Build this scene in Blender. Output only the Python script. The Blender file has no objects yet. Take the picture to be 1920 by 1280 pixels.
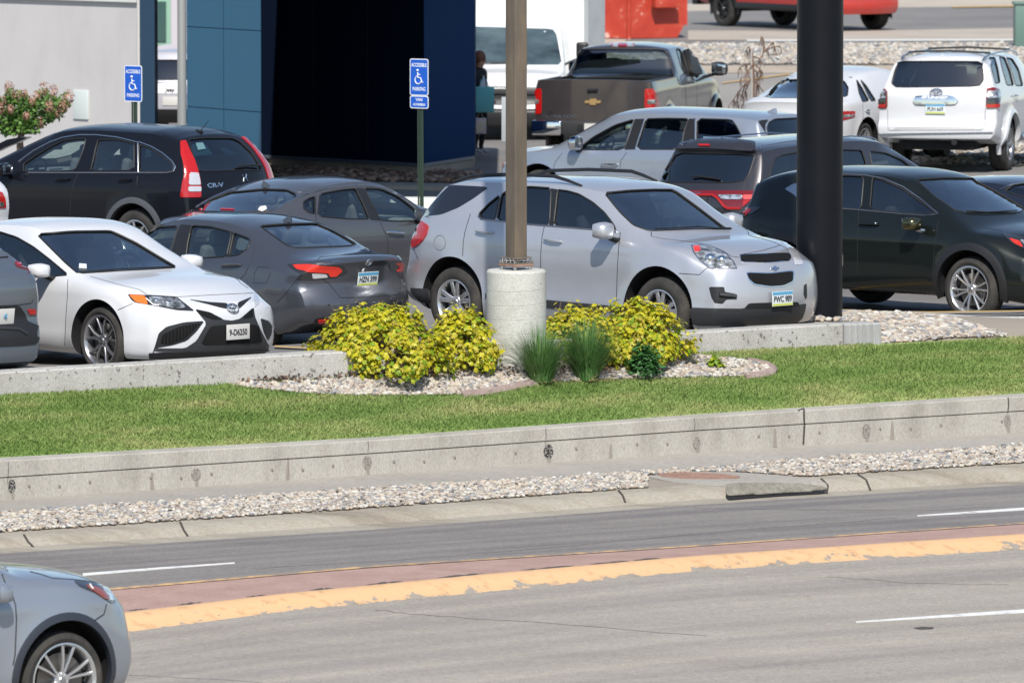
import bpy, bmesh, math, random
import numpy as np
from mathutils import Vector, Matrix, geometry, noise
from mathutils.bvhtree import BVHTree
R = math.radians
PI = math.pi
SC = bpy.context.scene
COL = SC.collection

# ---------------------------------------------------------------- camera, sky, sun
FPX, CH, YH = 13500.0, 6.5, -450.0
PIT = math.atan2(640 - YH, FPX)
cam_d = bpy.data.cameras.new('camera'); cam = bpy.data.objects.new('camera', cam_d); COL.objects.link(cam)
cam.location = (0, 0, CH); cam.rotation_euler = (PI/2 - PIT, 0, 0)
cam_d.sensor_width = 36; cam_d.sensor_fit = 'HORIZONTAL'; cam_d.lens = 36*FPX/1920
cam_d.clip_start = 1; cam_d.clip_end = 2000
cam_d.dof.use_dof = True; cam_d.dof.focus_distance = 74.0; cam_d.dof.aperture_fstop = 5.6
SC.camera = cam
SUN_EL, SUN_AZ = 47.0, 3.0        # azimuth: degrees to the right of straight behind the camera
world = bpy.data.worlds.new('World'); SC.world = world; world.use_nodes = True
wn = world.node_tree; bg = wn.nodes['Background']
sky = wn.nodes.new('ShaderNodeTexSky'); sky.sky_type = 'NISHITA'; sky.sun_disc = False
sky.sun_elevation = R(SUN_EL); sky.sun_rotation = R(180 - SUN_AZ)
sky.air_density = 1.0; sky.dust_density = 0.6; sky.ozone_density = 1.0
wn.links.new(sky.outputs[0], bg.inputs[0]); bg.inputs[1].default_value = 0.11
sd = bpy.data.lights.new('sun', 'SUN'); sun = bpy.data.objects.new('sun', sd); COL.objects.link(sun)
sd.energy = 4.4; sd.angle = R(0.53); sd.color = (1.0, 0.95, 0.875)
sv = Vector((math.sin(R(SUN_AZ))*math.cos(R(SUN_EL)), -math.cos(R(SUN_AZ))*math.cos(R(SUN_EL)), math.sin(R(SUN_EL))))
sun.rotation_euler = sv.to_track_quat('Z', 'Y').to_euler()
SC.view_settings.view_transform = 'Standard'; SC.view_settings.look = 'None'
SC.view_settings.exposure = 0.32; SC.view_settings.gamma = 1.0
SC.cycles.max_bounces = 8; SC.cycles.transparent_max_bounces = 12; SC.cycles.caustics_reflective = False; SC.cycles.caustics_refractive = False

CO = Vector((0, 0, CH)); FW = Vector((0, math.cos(PIT), -math.sin(PIT))); UP = Vector((0, math.sin(PIT), math.cos(PIT))); RT = Vector((1, 0, 0))
def ray(px, py): return (FW + RT*((px-960)/FPX) - UP*((py-640)/FPX))
def G(px, py, z):
    r = ray(px, py); return CO + r*((z-CH)/r.z)
def GY(px, py, Y):
    r = ray(px, py); return CO + r*(Y/r.y)
def K(ox, oy, s, pts): return [(ox+x/s, oy+y/s) for x, y in pts]

# ---------------------------------------------------------------- materials
MATS = {}
def mat(name, col=(.5, .5, .5), rough=.5, metal=0., coat=0., spec=.5, emis=None, fn=None, alpha=None):
    if name in MATS: return MATS[name]
    m = bpy.data.materials.new(name); m.use_nodes = True; MATS[name] = m
    p = m.node_tree.nodes['Principled BSDF']
    p.inputs['Base Color'].default_value = (*col, 1); p.inputs['Roughness'].default_value = rough
    p.inputs['Metallic'].default_value = metal; p.inputs['Coat Weight'].default_value = coat
    p.inputs['Coat Roughness'].default_value = .03; p.inputs['Specular IOR Level'].default_value = spec
    if fn: fn(m, m.node_tree, p)
    return m
def N(nt, t, **kw):
    n = nt.nodes.new(t)
    for k, v in kw.items():
        if k in n.inputs.keys() if isinstance(k, str) else False: n.inputs[k].default_value = v
        else: setattr(n, k, v)
    return n
def noise_mix(nt, p, cols, scale=5, detail=6, coord='Object', dist=0., pos=None, stretch=None, rough=.6, sock='Base Color', seedoff=0):
    tc = nt.nodes.new('ShaderNodeTexCoord'); mp = nt.nodes.new('ShaderNodeMapping')
    nt.links.new(tc.outputs[coord], mp.inputs[0])
    if stretch: mp.inputs['Scale'].default_value = stretch
    mp.inputs['Location'].default_value = (seedoff, seedoff*2, 0)
    no = nt.nodes.new('ShaderNodeTexNoise'); no.inputs['Scale'].default_value = scale; no.inputs['Detail'].default_value = detail
    no.inputs['Roughness'].default_value = rough; no.inputs['Distortion'].default_value = dist
    nt.links.new(mp.outputs[0], no.inputs['Vector'])
    cr = nt.nodes.new('ShaderNodeValToRGB'); nt.links.new(no.outputs[0], cr.inputs[0])
    e = cr.color_ramp.elements
    pos = pos or [.3 + .4*i/(len(cols)-1) for i in range(len(cols))]
    while len(e) < len(cols): e.new(.5)
    for i, c in enumerate(cols): e[i].position = pos[i]; e[i].color = (*c, 1)
    if sock and p: nt.links.new(cr.outputs[0], p.inputs[sock])
    return cr, no, mp
def add_bump(nt, p, src, strength=.3, dist=.01):
    b = nt.nodes.new('ShaderNodeBump'); b.inputs['Strength'].default_value = strength; b.inputs['Distance'].default_value = dist
    nt.links.new(src, b.inputs['Height']); nt.links.new(b.outputs[0], p.inputs['Normal']); return b
def paint(name, col, metal=.35, rough=.32, coat=1., dirt=.06, spec=.5):
    def f(m, nt, p):
        c2 = tuple(v*(1-dirt)+dirt*.18 for v in col); c3 = tuple(v*(1-2*dirt)+2*dirt*.2 for v in col)
        cr, no, mp = noise_mix(nt, p, [c3, c2, col], scale=2.3, detail=8, pos=[.25, .42, .62], rough=.75)
        n2 = nt.nodes.new('ShaderNodeTexNoise'); n2.inputs['Scale'].default_value = 1.2; n2.inputs['Detail'].default_value = 3
        tc = nt.nodes.new('ShaderNodeTexCoord'); nt.links.new(tc.outputs['Object'], n2.inputs['Vector'])
        mr = nt.nodes.new('ShaderNodeMapRange'); nt.links.new(n2.outputs[0], mr.inputs[0]); mr.inputs[3].default_value = .02; mr.inputs[4].default_value = .1
        nt.links.new(mr.outputs[0], p.inputs['Coat Roughness'])
        add_bump(nt, p, n2.outputs[0], .12, .02)
    return mat(name, col, rough, metal, coat, spec=spec, fn=f)
def glass(name, tint=(.5, .55, .53), refl=1.0, base=.15):
    if name in MATS: return MATS[name]
    m = bpy.data.materials.new(name); m.use_nodes = True; MATS[name] = m
    nt = m.node_tree; nt.nodes.clear()
    o = nt.nodes.new('ShaderNodeOutputMaterial'); mx = nt.nodes.new('ShaderNodeMixShader')
    t = nt.nodes.new('ShaderNodeBsdfTransparent'); t.inputs[0].default_value = (*tint, 1)
    g = nt.nodes.new('ShaderNodeBsdfGlossy'); g.inputs['Roughness'].default_value = .02; g.inputs[0].default_value = (.95, .98, 1, 1)
    lw = nt.nodes.new('ShaderNodeLayerWeight'); lw.inputs[0].default_value = .5
    fr = nt.nodes.new('ShaderNodeMath'); fr.operation = 'POWER'; fr.inputs[1].default_value = 4.0; nt.links.new(lw.outputs['Facing'], fr.inputs[0])
    ma = nt.nodes.new('ShaderNodeMath'); ma.operation = 'MULTIPLY_ADD'; ma.inputs[1].default_value = .85*refl; ma.inputs[2].default_value = base; ma.use_clamp = True
    nt.links.new(fr.outputs[0], ma.inputs[0]); nt.links.new(ma.outputs[0], mx.inputs[0])
    nt.links.new(t.outputs[0], mx.inputs[1]); nt.links.new(g.outputs[0], mx.inputs[2]); nt.links.new(mx.outputs[0], o.inputs[0])
    return m
GL_CLEAR = glass('glass_clear', (.76, .86, .82)); GL_MID = glass('glass_mid', (.34, .40, .40)); GL_WS = glass('glass_windshield', (.76, .86, .82), 1., .34); GL_DARK = glass('glass_privacy', (.035, .04, .045))
RUB = mat('rubber_trim', (.012, .012, .013), .55); BLK = mat('black_plastic', (.013, .0135, .015), .45)
GREYPL = mat('grey_plastic', (.028, .029, .032), .5); WELL = mat('well_dark', (.006, .006, .007), .9)
CABIN = mat('cabin_grey', (.16, .17, .18), .85); SEATM = mat('seat_fabric', (.10, .10, .11), .8); SEATL = mat('seat_light', (.22, .21, .2), .8)
CHR = mat('chrome', (.75, .76, .78), .08, 1.); SATIN = mat('satin_metal', (.55, .56, .58), .25, 1.)
def _red(m, nt, p):
    tc = nt.nodes.new('ShaderNodeTexCoord'); w = nt.nodes.new('ShaderNodeTexVoronoi'); w.inputs['Scale'].default_value = 70
    nt.links.new(tc.outputs['Object'], w.inputs['Vector']); add_bump(nt, p, w.outputs[0], .25, .004)
REDL = mat('lamp_red', (.42, .008, .006), .12, 0, 1, fn=_red); REDD = mat('lamp_dark_red', (.16, .006, .008), .1, 0, 1)
REDO = mat('lamp_orange_red', (.75, .03, .012), .12, 0, 1, fn=_red)
AMB = mat('lamp_amber', (.75, .16, .02), .15, 0, 1)
def _refl(m, nt, p):
    noise_mix(nt, p, [(.12, .12, .11), (.45, .46, .45), (.9, .92, .92)], scale=14, detail=3, pos=[.35, .5, .62])
LENS = mat('lamp_reflector', (.6, .6, .6), .12, .7, 1, fn=_refl)
LENSD = mat('lamp_dark', (.03, .03, .032), .08, .2, 1)
CLEARL = mat('lamp_white', (.62, .62, .64), .12, .3, 1)
def _tyre(m, nt, p):
    noise_mix(nt, p, [(.018, .018, .018), (.035, .033, .03), (.06, .053, .046)], scale=5, detail=5, pos=[.3, .5, .75])
TYRE = mat('tyre', (.03, .03, .03), .85, fn=_tyre)
RIMS = mat('rim_silver', (.62, .63, .65), .25, .85); RIMD = mat('rim_dark', (.02, .02, .022), .35, .3); RIMG = mat('rim_grey', (.36, .36, .38), .28, .85)
DISC = mat('brake_disc', (.18, .17, .16), .4, .9)
WHITE_TXT = mat('white_letter', (.75, .76, .78), .4); BLK_TXT = mat('black_letter', (.02, .02, .03), .5)

# ---------------------------------------------------------------- objects
def link(o, parent=None):
    COL.objects.link(o)
    if parent is not None: o.parent = parent
    return o
def mesh_obj(name, verts, faces, mats, parent=None, smooth=True, angle=32, mi=None):
    me = bpy.data.meshes.new(name); me.from_pydata([tuple(v) for v in verts], [], faces)
    for m in (mats if isinstance(mats, (list, tuple)) else [mats]): me.materials.append(m)
    if mi is not None: me.polygons.foreach_set('material_index', mi)
    o = bpy.data.objects.new(name, me); link(o, parent)
    if smooth: shade(me, angle)
    return o
def shade(me, angle=32):
    me.polygons.foreach_set('use_smooth', [True]*len(me.polygons))
    try: me.set_sharp_from_angle(angle=R(angle))
    except Exception: pass
    me.update()
def bm_obj(name, bm, mats, parent=None, smooth=True, angle=32):
    me = bpy.data.meshes.new(name); bmesh.ops.recalc_face_normals(bm, faces=bm.faces) ; bm.to_mesh(me); bm.free()
    for m in (mats if isinstance(mats, (list, tuple)) else [mats]): me.materials.append(m)
    o = bpy.data.objects.new(name, me); link(o, parent)
    if smooth: shade(me, angle)
    return o
def tag(o, label, cat, group=None, kind=None):
    if label: o['label'] = label
    if cat: o['category'] = cat
    if group: o['group'] = group
    if kind: o['kind'] = kind
    return o
def struct(o): o['kind'] = 'structure'; return o
def root(name, loc, label, cat, group=None, M=None):
    o = bpy.data.objects.new(name, None); COL.objects.link(o); o.empty_display_size = .2
    if M is not None: o.matrix_world = M
    else: o.location = loc
    o.rotation_mode = 'XYZ'
    tag(o, label, cat, group); return o
class MB:
    def __init__(s): s.v = []; s.f = []; s.m = []
    def add(s, v, f, m=0):
        b = len(s.v); s.v += [tuple(p) for p in v]; s.f += [tuple(b+i for i in q) for q in f]; s.m += [m]*len(f); return s
    def box(s, c, d, M=None, m=0, bev=0.):
        x, y, z = [k/2 for k in d]
        if bev > 0:
            bm = bmesh.new(); bmesh.ops.create_cube(bm, size=1)
            for v in bm.verts: v.co = Vector((v.co.x*d[0], v.co.y*d[1], v.co.z*d[2]))
            bmesh.ops.bevel(bm, geom=bm.edges[:], offset=bev, segments=3, profile=.5, affect='EDGES')
            vs = [v.co.copy() for v in bm.verts]; fs = [[v.index for v in f.verts] for f in bm.faces]; bm.free()
        else:
            vs = [Vector((sx*x, sy*y, sz*z)) for sx in (-1, 1) for sy in (-1, 1) for sz in (-1, 1)]
            fs = [(0, 1, 3, 2), (4, 6, 7, 5), (0, 4, 5, 1), (2, 3, 7, 6), (0, 2, 6, 4), (1, 5, 7, 3)]
        if M is not None: vs = [M @ v for v in vs]
        return s.add([v + Vector(c) for v in vs], fs, m)
    def tube(s, pts, r, n=8, m=0, cap=True, flat=1.0):
        pts = [Vector(p) for p in pts]; rr = r if isinstance(r, (list, tuple)) else [r]*len(pts)
        vs = []; fs = []; u = None
        for i, p in enumerate(pts):
            d = (pts[min(i+1, len(pts)-1)] - pts[max(i-1, 0)])
            if d.length < 1e-9: d = Vector((0, 0, 1))
            d.normalize()
            if u is None: u = d.orthogonal().normalized()
            u = (u - d*u.dot(d));
            if u.length < 1e-6: u = d.orthogonal()
            u.normalize(); w = d.cross(u)
            for k in range(n):
                a = 2*PI*k/n; vs.append(p + u*math.cos(a)*rr[i] + w*math.sin(a)*rr[i]*flat)
        for i in range(len(pts)-1):
            for k in range(n): fs.append((i*n+k, i*n+(k+1) % n, (i+1)*n+(k+1) % n, (i+1)*n+k))
        if cap: fs.append(tuple(range(n-1, -1, -1))); fs.append(tuple((len(pts)-1)*n+k for k in range(n)))
        return s.add(vs, fs, m)
    def lathe(s, prof, n=48, M=None, m=0, close=False):
        vs = []; fs = []; L = len(prof)
        for k in range(n):
            a = 2*PI*k/n
            for r, h in prof:
                v = Vector((r*math.cos(a), h, r*math.sin(a))); vs.append(M @ v if M is not None else v)
        for k in range(n):
            k2 = (k+1) % n
            for i in range(L if close else L-1):
                j = (i+1) % L; fs.append((k*L+i, k*L+j, k2*L+j, k2*L+i))
        return s.add(vs, fs, m)
    def prism(s, poly, M, h, m=0):
        # poly 2D in local xy, extruded along z
        n = len(poly); vs = [M @ Vector((x, y, 0)) for x, y in poly] + [M @ Vector((x, y, h)) for x, y in poly]
        fs = [tuple(range(n-1, -1, -1)), tuple(range(n, 2*n))] + [(i, (i+1) % n, n+(i+1) % n, n+i) for i in range(n)]
        return s.add(vs, fs, m)
    def sphere(s, c, r, n=12, m=0, sc=(1, 1, 1), M=None):
        vs = []; fs = []
        for i in range(n+1):
            th = PI*i/n
            for k in range(n*2):
                a = PI*k/n; v = Vector((math.sin(th)*math.cos(a)*sc[0], math.sin(th)*math.sin(a)*sc[1], math.cos(th)*sc[2]))*r
                if M is not None: v = M @ v
                vs.append(v + Vector(c))
        w = 2*n
        for i in range(n):
            for k in range(w): fs.append((i*w+k, (i+1)*w+k, (i+1)*w+(k+1) % w, i*w+(k+1) % w))
        return s.add(vs, fs, m)
    def obj(s, name, mats, parent=None, smooth=True, angle=32):
        return mesh_obj(name, s.v, s.f, mats, parent, smooth, angle, s.m)
def text_mesh(txt, size, extrude=.002, align='CENTER', font_scale_x=1.0, bold=0.0):
    c = bpy.data.curves.new('t', 'FONT'); c.body = txt; c.size = size; c.extrude = extrude; c.align_x = align; c.align_y = 'CENTER'; c.offset = bold
    o = bpy.data.objects.new('t', c); COL.objects.link(o)
    dg = bpy.context.evaluated_depsgraph_get(); me = bpy.data.meshes.new_from_object(o.evaluated_get(dg))
    bpy.data.objects.remove(o); bpy.data.curves.remove(c)
    for v in me.vertices: v.co.x *= font_scale_x
    return me
def text_obj(name, txt, size, M, m, parent=None, sx=1.0, bold=0.0, extrude=.002):
    me = text_mesh(txt, size, extrude, 'CENTER', sx, bold); me.materials.clear(); me.materials.append(m)
    me.transform(M); me.name = name
    o = bpy.data.objects.new(name, me); link(o, parent); return o

# ---------------------------------------------------------------- interpolation
def interp(tab):
    xs = np.array([t[0] for t in tab], float); ys = np.array([t[1] for t in tab], float)
    if xs[0] > xs[-1]: xs = xs[::-1]; ys = ys[::-1]
    if len(xs) == 1: return lambda x: np.full_like(np.asarray(x, float), ys[0])
    h = np.diff(xs); d = np.diff(ys)/h; m = np.zeros(len(xs)); m[0] = d[0]; m[-1] = d[-1]
    for i in range(1, len(xs)-1):
        if d[i-1]*d[i] > 0:
            w1 = 2*h[i]+h[i-1]; w2 = h[i]+2*h[i-1]; m[i] = (w1+w2)/(w1/d[i-1]+w2/d[i])
    def f(x):
        x = np.clip(np.asarray(x, float), xs[0], xs[-1]); i = np.clip(np.searchsorted(xs, x)-1, 0, len(xs)-2)
        t = (x-xs[i])/h[i]; t2 = t*t; t3 = t2*t
        return (2*t3-3*t2+1)*ys[i]+(t3-2*t2+t)*h[i]*m[i]+(-2*t3+3*t2)*ys[i+1]+(t3-t2)*h[i]*m[i+1]
    return f

# ---------------------------------------------------------------- car body loft
SIDE = [(0, .075), (.06, .035), (.14, .012), (.3, .003), (.5, 0), (.68, .004), (.84, .018), (.94, .032), (1, .05)]
def body_geo(S, cav=False):
    xr, xf = -(S['WB']/2+S['RO']), S['WB']/2+S['FO']
    top, belt, bot, wm, we, dr = [interp(S[k]) for k in ('top', 'belt', 'bot', 'wm', 'we', 'dr')]
    side = interp(S.get('side', SIDE)); tp = interp(S.get('pw', [(xr, 2.4), (xf, 2.4)]))
    nose, tail = interp(S['nose']), interp(S['tail'])
    if cav:
        nx, J1, J2, Ny = 40, 3, 4, 7; xs = np.linspace(max(S['cab'][0], xr+.07), S['cab'][1], nx)
    else:
        nx, J1, J2, Ny = 118, 20, 9, 19; xs = np.linspace(xr, xf, nx)
    J = J1+J2; V = []; X0 = []
    def half(x):
        zt, zb, z0, w, e, d = float(top(x)), float(belt(x)), float(bot(x)), float(wm(x)), float(we(x)), float(dr(x))
        p = float(tp(x))
        if cav: zt -= .055; z0 = min(zb-.25, zt-.1); w -= .09; e -= .07
        ze = max(zt-d, z0+.02); zb = min(zb, ze-.01) if not cav else min(zb, ze-.01)
        rows = []
        for r in range(J1+1):
            t = r/J1; y = w-float(side(t)) if not cav else w-.03
            z = z0+(zb-z0)*t
            if not cav:
                for wx in (S['WB']/2, -S['WB']/2):
                    rr = math.hypot(x-wx, z-S['TR']); Ra = S['RA']
                    if rr < Ra+.16: y += S.get('flare', .02)*(1 if rr < Ra else (1-(rr-Ra)/.16)**1.5)*(1 if z < zb-.12 else max(0, (zb-z)/.12))
                for cz, ww, amp in S.get('crease', []):
                    y += amp*math.exp(-((z-cz)/ww)**2)
            rows.append((y, z))
        wb = rows[-1][0]
        for r in range(1, J2+1):
            s = r/J2; rows.append((wb+(e-wb)*s+.014*math.sin(PI*s)*(1 if not cav else 0), zb+(ze-zb)*s))
        return rows, zt, ze, e, p
    def crown(y, zt, ze, e, p): return (zt-ze)*(1-min(1, abs(y)/e)**p)
    H = [half(x) for x in xs]
    ring = 2*(J+1)+2*(Ny-2); YW = S['W']/2
    for i, x in enumerate(xs):
        rows, zt, ze, e, p = H[i]
        for y, z in rows: V.append((-y, z)); X0.append(x)
        for k in range(1, Ny-1):
            y = -e+2*e*k/(Ny-1); V.append((y, ze+crown(y, zt, ze, e, p))); X0.append(x)
        for y, z in rows[::-1]: V.append((y, z)); X0.append(x)
        w0, z0 = rows[0]
        for k in range(1, Ny-1): V.append((w0-2*w0*k/(Ny-1), z0)); X0.append(x)
    Fc = []
    for i in range(nx-1):
        for k in range(ring):
            a, b = i*ring+k, i*ring+(k+1) % ring; Fc.append((a, b, b+ring, a+ring))
    for end, i in ((0, 0), (1, nx-1)):
        rows, zt, ze, e, p = H[i]; base = i*ring; grid = []
        for r in range(J+1):
            row = []
            for k in range(Ny):
                if k == 0: row.append(base+r)
                elif k == Ny-1: row.append(base+J+1+(Ny-2)+(J-r))
                elif r == J: row.append(base+J+k)
                elif r == 0: row.append(base+2*(J+1)+(Ny-2)+(Ny-2-k))
                else:
                    y, z = rows[r]; yy = -y+2*y*k/(Ny-1); V.append((yy, z+crown(yy, zt, ze, e, p)*(r/J)**3)); X0.append(xs[i]); row.append(len(V)-1)
            grid.append(row)
        for r in range(J):
            for k in range(Ny-1):
                q = (grid[r][k], grid[r][k+1], grid[r+1][k+1], grid[r+1][k]); Fc.append(q if end else q[::-1])
    out = []
    rf, rr_ = S.get('rampf', .95), S.get('rampr', .9)
    for (y, z), x in zip(V, X0):
        kf = max(0, (x-(xf-rf))/rf)**1.4; kr = max(0, ((xr+rr_)-x)/rr_)**S.get('kr', 1.2)
        a = min(1, abs(y)/YW)
        nx_ = x - kf*(S['cf']*a**2.4+float(nose(z))) + kr*(S['cr']*a**2.6+float(tail(z)))
        out.append(Vector((nx_, y, z)))
    return out, Fc, ring, nx
def ev_mesh(o):
    dg = bpy.context.evaluated_depsgraph_get(); return bpy.data.meshes.new_from_object(o.evaluated_get(dg))
BLACK_CUT = WELL

class Car:
    def __init__(s, name, S, M, paintm, label, group=None, cat='car'):
        s.S = S; s.M = M; s.Mi = M.inverted(); s.paint = paintm
        s.root = root(name, None, label, cat, group, M)
        v, f, ring, nx = body_geo(S)
        bm = bmesh.new(); bv = [bm.verts.new(p) for p in v]
        for q in f: bm.faces.new([bv[i] for i in q])
        for _ in range(S.get('sm', 2)): bmesh.ops.smooth_vert(bm, verts=bm.verts, factor=.5, use_axis_x=True, use_axis_y=True, use_axis_z=True)
        bmesh.ops.recalc_face_normals(bm, faces=bm.faces)
        s.bvh = BVHTree.FromBMesh(bm)
        me = bpy.data.meshes.new('body'); bm.to_mesh(me); bm.free()
        me.materials.append(paintm); me.materials.append(WELL); me.materials.append(CABIN)
        s.body = bpy.data.objects.new('body', me); link(s.body, s.root)
        s.cut = []; s.wells()
    def wells(s):
        S = s.S; mb = MB()
        for wx in (S['WB']/2, -S['WB']/2):
            for sg in (-1, 1):
                n = 48; Ra = S['RA']; y0, y1 = sg*(S['W']/2+.25), sg*(S['W']/2-.36)
                vs = []; fs = []
                for yy in (y0, y1):
                    for k in range(n): a = 2*PI*k/n; vs.append((wx+Ra*math.cos(a), yy, S['TR']+S.get('az', .03)+Ra*math.sin(a)))
                fs = [(k, (k+1) % n, n+(k+1) % n, n+k) for k in range(n)] + [tuple(range(n-1, -1, -1)), tuple(range(n, 2*n))]
                if sg > 0: fs = [q[::-1] for q in fs]
                mb.add(vs, fs)
        s.cut.append((mb, WELL))
    def cavity(s):
        v, f, r, n = body_geo(s.S, True); mb = MB(); mb.add(v, f); s.cut.append((mb, CABIN))
    # --- pixel hits in car space
    def hit(s, px, py, off=0.):
        o = s.Mi @ CO; d = (s.Mi.to_3x3() @ ray(px, py)).normalized()
        p, n, i, t = s.bvh.ray_cast(o, d)
        if p is None:
            c = s.Mi.to_3x3() @ (s.M.translation-CO); t = c.dot(d)
            q = o+d*t
            for _ in range(4):
                p, n, i, _d = s.bvh.find_nearest(q); t = (p-o).dot(d); q = o+d*t
        return p+n*off, n
    def patch(s, poly, off=.004, g=7, rnd=1, expand=0):
        P = [Vector(p) for p in poly]
        for _ in range(rnd):
            Q = []
            for i in range(len(P)):
                a, b = P[i], P[(i+1) % len(P)]; Q += [a*.89+b*.11, a*.11+b*.89]
            P = Q
        D = []
        for i in range(len(P)):
            a, b = P[i], P[(i+1) % len(P)]; n = max(1, int((b-a).length/g))
            D += [a+(b-a)*k/n for k in range(n)]
        if expand:
            c = sum(D, Vector((0, 0)))/len(D); D = [p+(p-c).normalized()*expand for p in D]
        nb = len(D); x0, x1 = min(p.x for p in D), max(p.x for p in D); y0, y1 = min(p.y for p in D), max(p.y for p in D)
        ins = []
        nx, ny = int((x1-x0)/g), int((y1-y0)/g)
        for i in range(1, nx+1):
            for j in range(1, ny+1):
                q = Vector((x0+(x1-x0)*i/(nx+1), y0+(y1-y0)*j/(ny+1)))
                if inside(q, D) and min((q-p).length for p in D) > g*.45: ins.append(q)
        vs, es, fs, ov, oe, of = geometry.delaunay_2d_cdt(D+ins, [(i, (i+1) % nb) for i in range(nb)], [], 1, 1e-5)
        H = [s.hit(v.x, v.y) for v in vs]
        hv = [h[0]+h[1]*off for h in H]
        # rays leave the outline near the silhouette: drop far jumps
        return hv, [h[1] for h in H], [tuple(f) for f in fs]
    def flipfix(s, v, f, nrm):
        out = []
        for q in f:
            n = (v[q[1]]-v[q[0]]).cross(v[q[2]]-v[q[0]])
            out.append(q if n.dot(nrm[q[0]]) >= 0 else q[::-1])
        return out
    def decal(s, name, poly, m, off=.004, g=7, rnd=1, parent=None, mirror=False, thick=.012, expand=0, label=None):
        v, nr, f = s.patch(poly, off, g, rnd, expand); f = s.flipfix(v, f, nr)
        mb = MB(); obs = []
        def build(v, f, nr, par):
            mb = MB(); n = len(v); edges = {}
            for q in f:
                for a, b in zip(q, q[1:]+q[:1]): edges[(a, b)] = 1
            bd = [(a, b) for (a, b) in edges if (b, a) not in edges]
            vv = list(v)+[v[i]-nr[i]*(thick+off) for i in range(n)]
            mb.add(vv, f+[(b, a, n+a, n+b) for a, b in bd]); return mb.obj(name, m, par, True, 40)
        o = build(v, f, nr, parent or s.root)
        if label: o['label'] = label
        if mirror:
            v2 = [Vector((p.x, -p.y, p.z)) for p in v]; n2 = [Vector((p.x, -p.y, p.z)) for p in nr]
            build(v2, [q[::-1] for q in f], n2, s.root)
        return o
    def window(s, poly, glassm=None, mirror=False, cut=True, trim=None, rnd=1, gasket=.009, name='window', g=9, rec=-.010):
        glassm = glassm or GL_MID
        v, nr, f = s.patch(poly, 0, g, rnd); f = s.flipfix(v, f, nr)
        av = sum(nr, Vector())/len(nr); av.normalize()
        n = len(v); edges = {}
        for q in f:
            for a, b in zip(q, q[1:]+q[:1]): edges[(a, b)] = 1
        bd = [(a, b) for (a, b) in edges if (b, a) not in edges]
        for sg in ((1, -1) if mirror else (1,)):
            fl = (lambda p: Vector((p.x, p.y*sg, p.z)))
            if cut:
                mb = MB(); vv = [fl(p+av*.08) for p in v]+[fl(p-av*.16) for p in v]
                ff = f+[tuple(i+n for i in q[::-1]) for q in f]+[(b, a, n+a, n+b) for a, b in bd]
                if sg < 0: ff = [q[::-1] for q in ff]
                mb.add(vv, ff); s.cut.append((mb, RUB))
            ff = f if sg > 0 else [q[::-1] for q in f]
            o = mesh_obj(name, [fl(v[i]+nr[i]*rec) for i in range(n)], ff, glassm, s.root, True, 60)
            # gasket
            nxt = dict(bd); st = bd[0][0]; loop = [st]; c = nxt[st]
            while c != st and len(loop) < 2000: loop.append(c); c = nxt.get(c, st)
            pts = [fl(v[i]+nr[i]*.001) for i in loop+[st]]
            MB().tube(pts, gasket, 6, cap=False).obj('window_trim', trim or RUB, o)
        return o
    def auto_glass(s, front=False, rear=False, gm=None):
        S = s.S; tp, we, bt = interp(S['top']), interp(S['we']), interp(S['belt']); zm = max(z for _, z in S['top']); old = s.hit
        for sg, on in ((1, front), (-1, rear)):
            if not on: continue
            x0 = S['cab'][1] if sg > 0 else S['cab'][0]
            if sg < 0 and float(tp(x0)) > zm-.2: zb, wb = float(bt(x0))+.06, float(we(x0))-.02
            else: zb, wb = float(tp(x0))+.05, float(we(x0))-.10
            zt = zm-(.13 if sg > 0 else .17); wt = min(wb, float(we(0))-.07)
            def h(u, v, off=0., sg=sg):
                o = Vector((sg*6, u/100, v/100)); p, n, i, t = s.bvh.ray_cast(o, Vector((-sg, 0, 0)))
                if p is None: p, n, i, t = s.bvh.find_nearest(Vector((sg*1.2, u/100, v/100)))
                return p+n*off, n
            s.hit = h; s.window([(-wt*100, zt*100), (wt*100, zt*100), (wb*100, zb*100), (-wb*100, zb*100)], gm or GL_CLEAR, name='windshield' if sg > 0 else 'rear_window', g=9)
            s.hit = old
    def auto_sides(s, gm=None, lights=True):
        S = s.S; tp, bt, dr = interp(S['top']), interp(S['belt']), interp(S['dr']); old = s.hit; x0, x1 = S['cab'][0]+.25, S['cab'][1]-.25; xm = (x0+x1)/2+.05
        def h(u, v, off=0.):
            o = Vector((u/100, -4, v/100)); p, n, i, t = s.bvh.ray_cast(o, Vector((0, 1, 0)))
            if p is None: p, n, i, t = s.bvh.find_nearest(Vector((u/100, -.8, v/100)))
            return p+n*off, n
        s.hit = h; zt = lambda x: float(tp(x))-float(dr(x))-.05; zb = lambda x: float(bt(x))+.03
        for a, b in ((x0, xm-.04), (xm+.04, x1)):
            P = [(x, max(zt(x), zb(x)+.02)) for x in [a+(b-a)*k/6 for k in range(7)]]; P = [(x, z) for x, z in P if z > zb(x)+.06]
            Q = [(x*100, z*100) for x, z in P]+[(P[-1][0]*100+6, zb(P[-1][0])*100), (P[0][0]*100, zb(P[0][0])*100)]
            s.window(Q, gm or GL_MID, True, rnd=1)
        s.hit = old
    def line(s, name, pts, r, m, off=.0, n=6, sub=4, parent=None, mirror=False, flat=1.):
        P = [Vector(p) for p in pts]; D = []
        for a, b in zip(P, P[1:]):
            k = max(1, int((b-a).length/sub)); D += [a+(b-a)*i/k for i in range(k)]
        D.append(P[-1]); H = [s.hit(p.x, p.y, off)[0] for p in D]
        o = MB().tube(H, r, n).obj(name, m, parent or s.root)
        if mirror: MB().tube([Vector((p.x, -p.y, p.z)) for p in H], r, n).obj(name, m, s.root)
        return o
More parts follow.
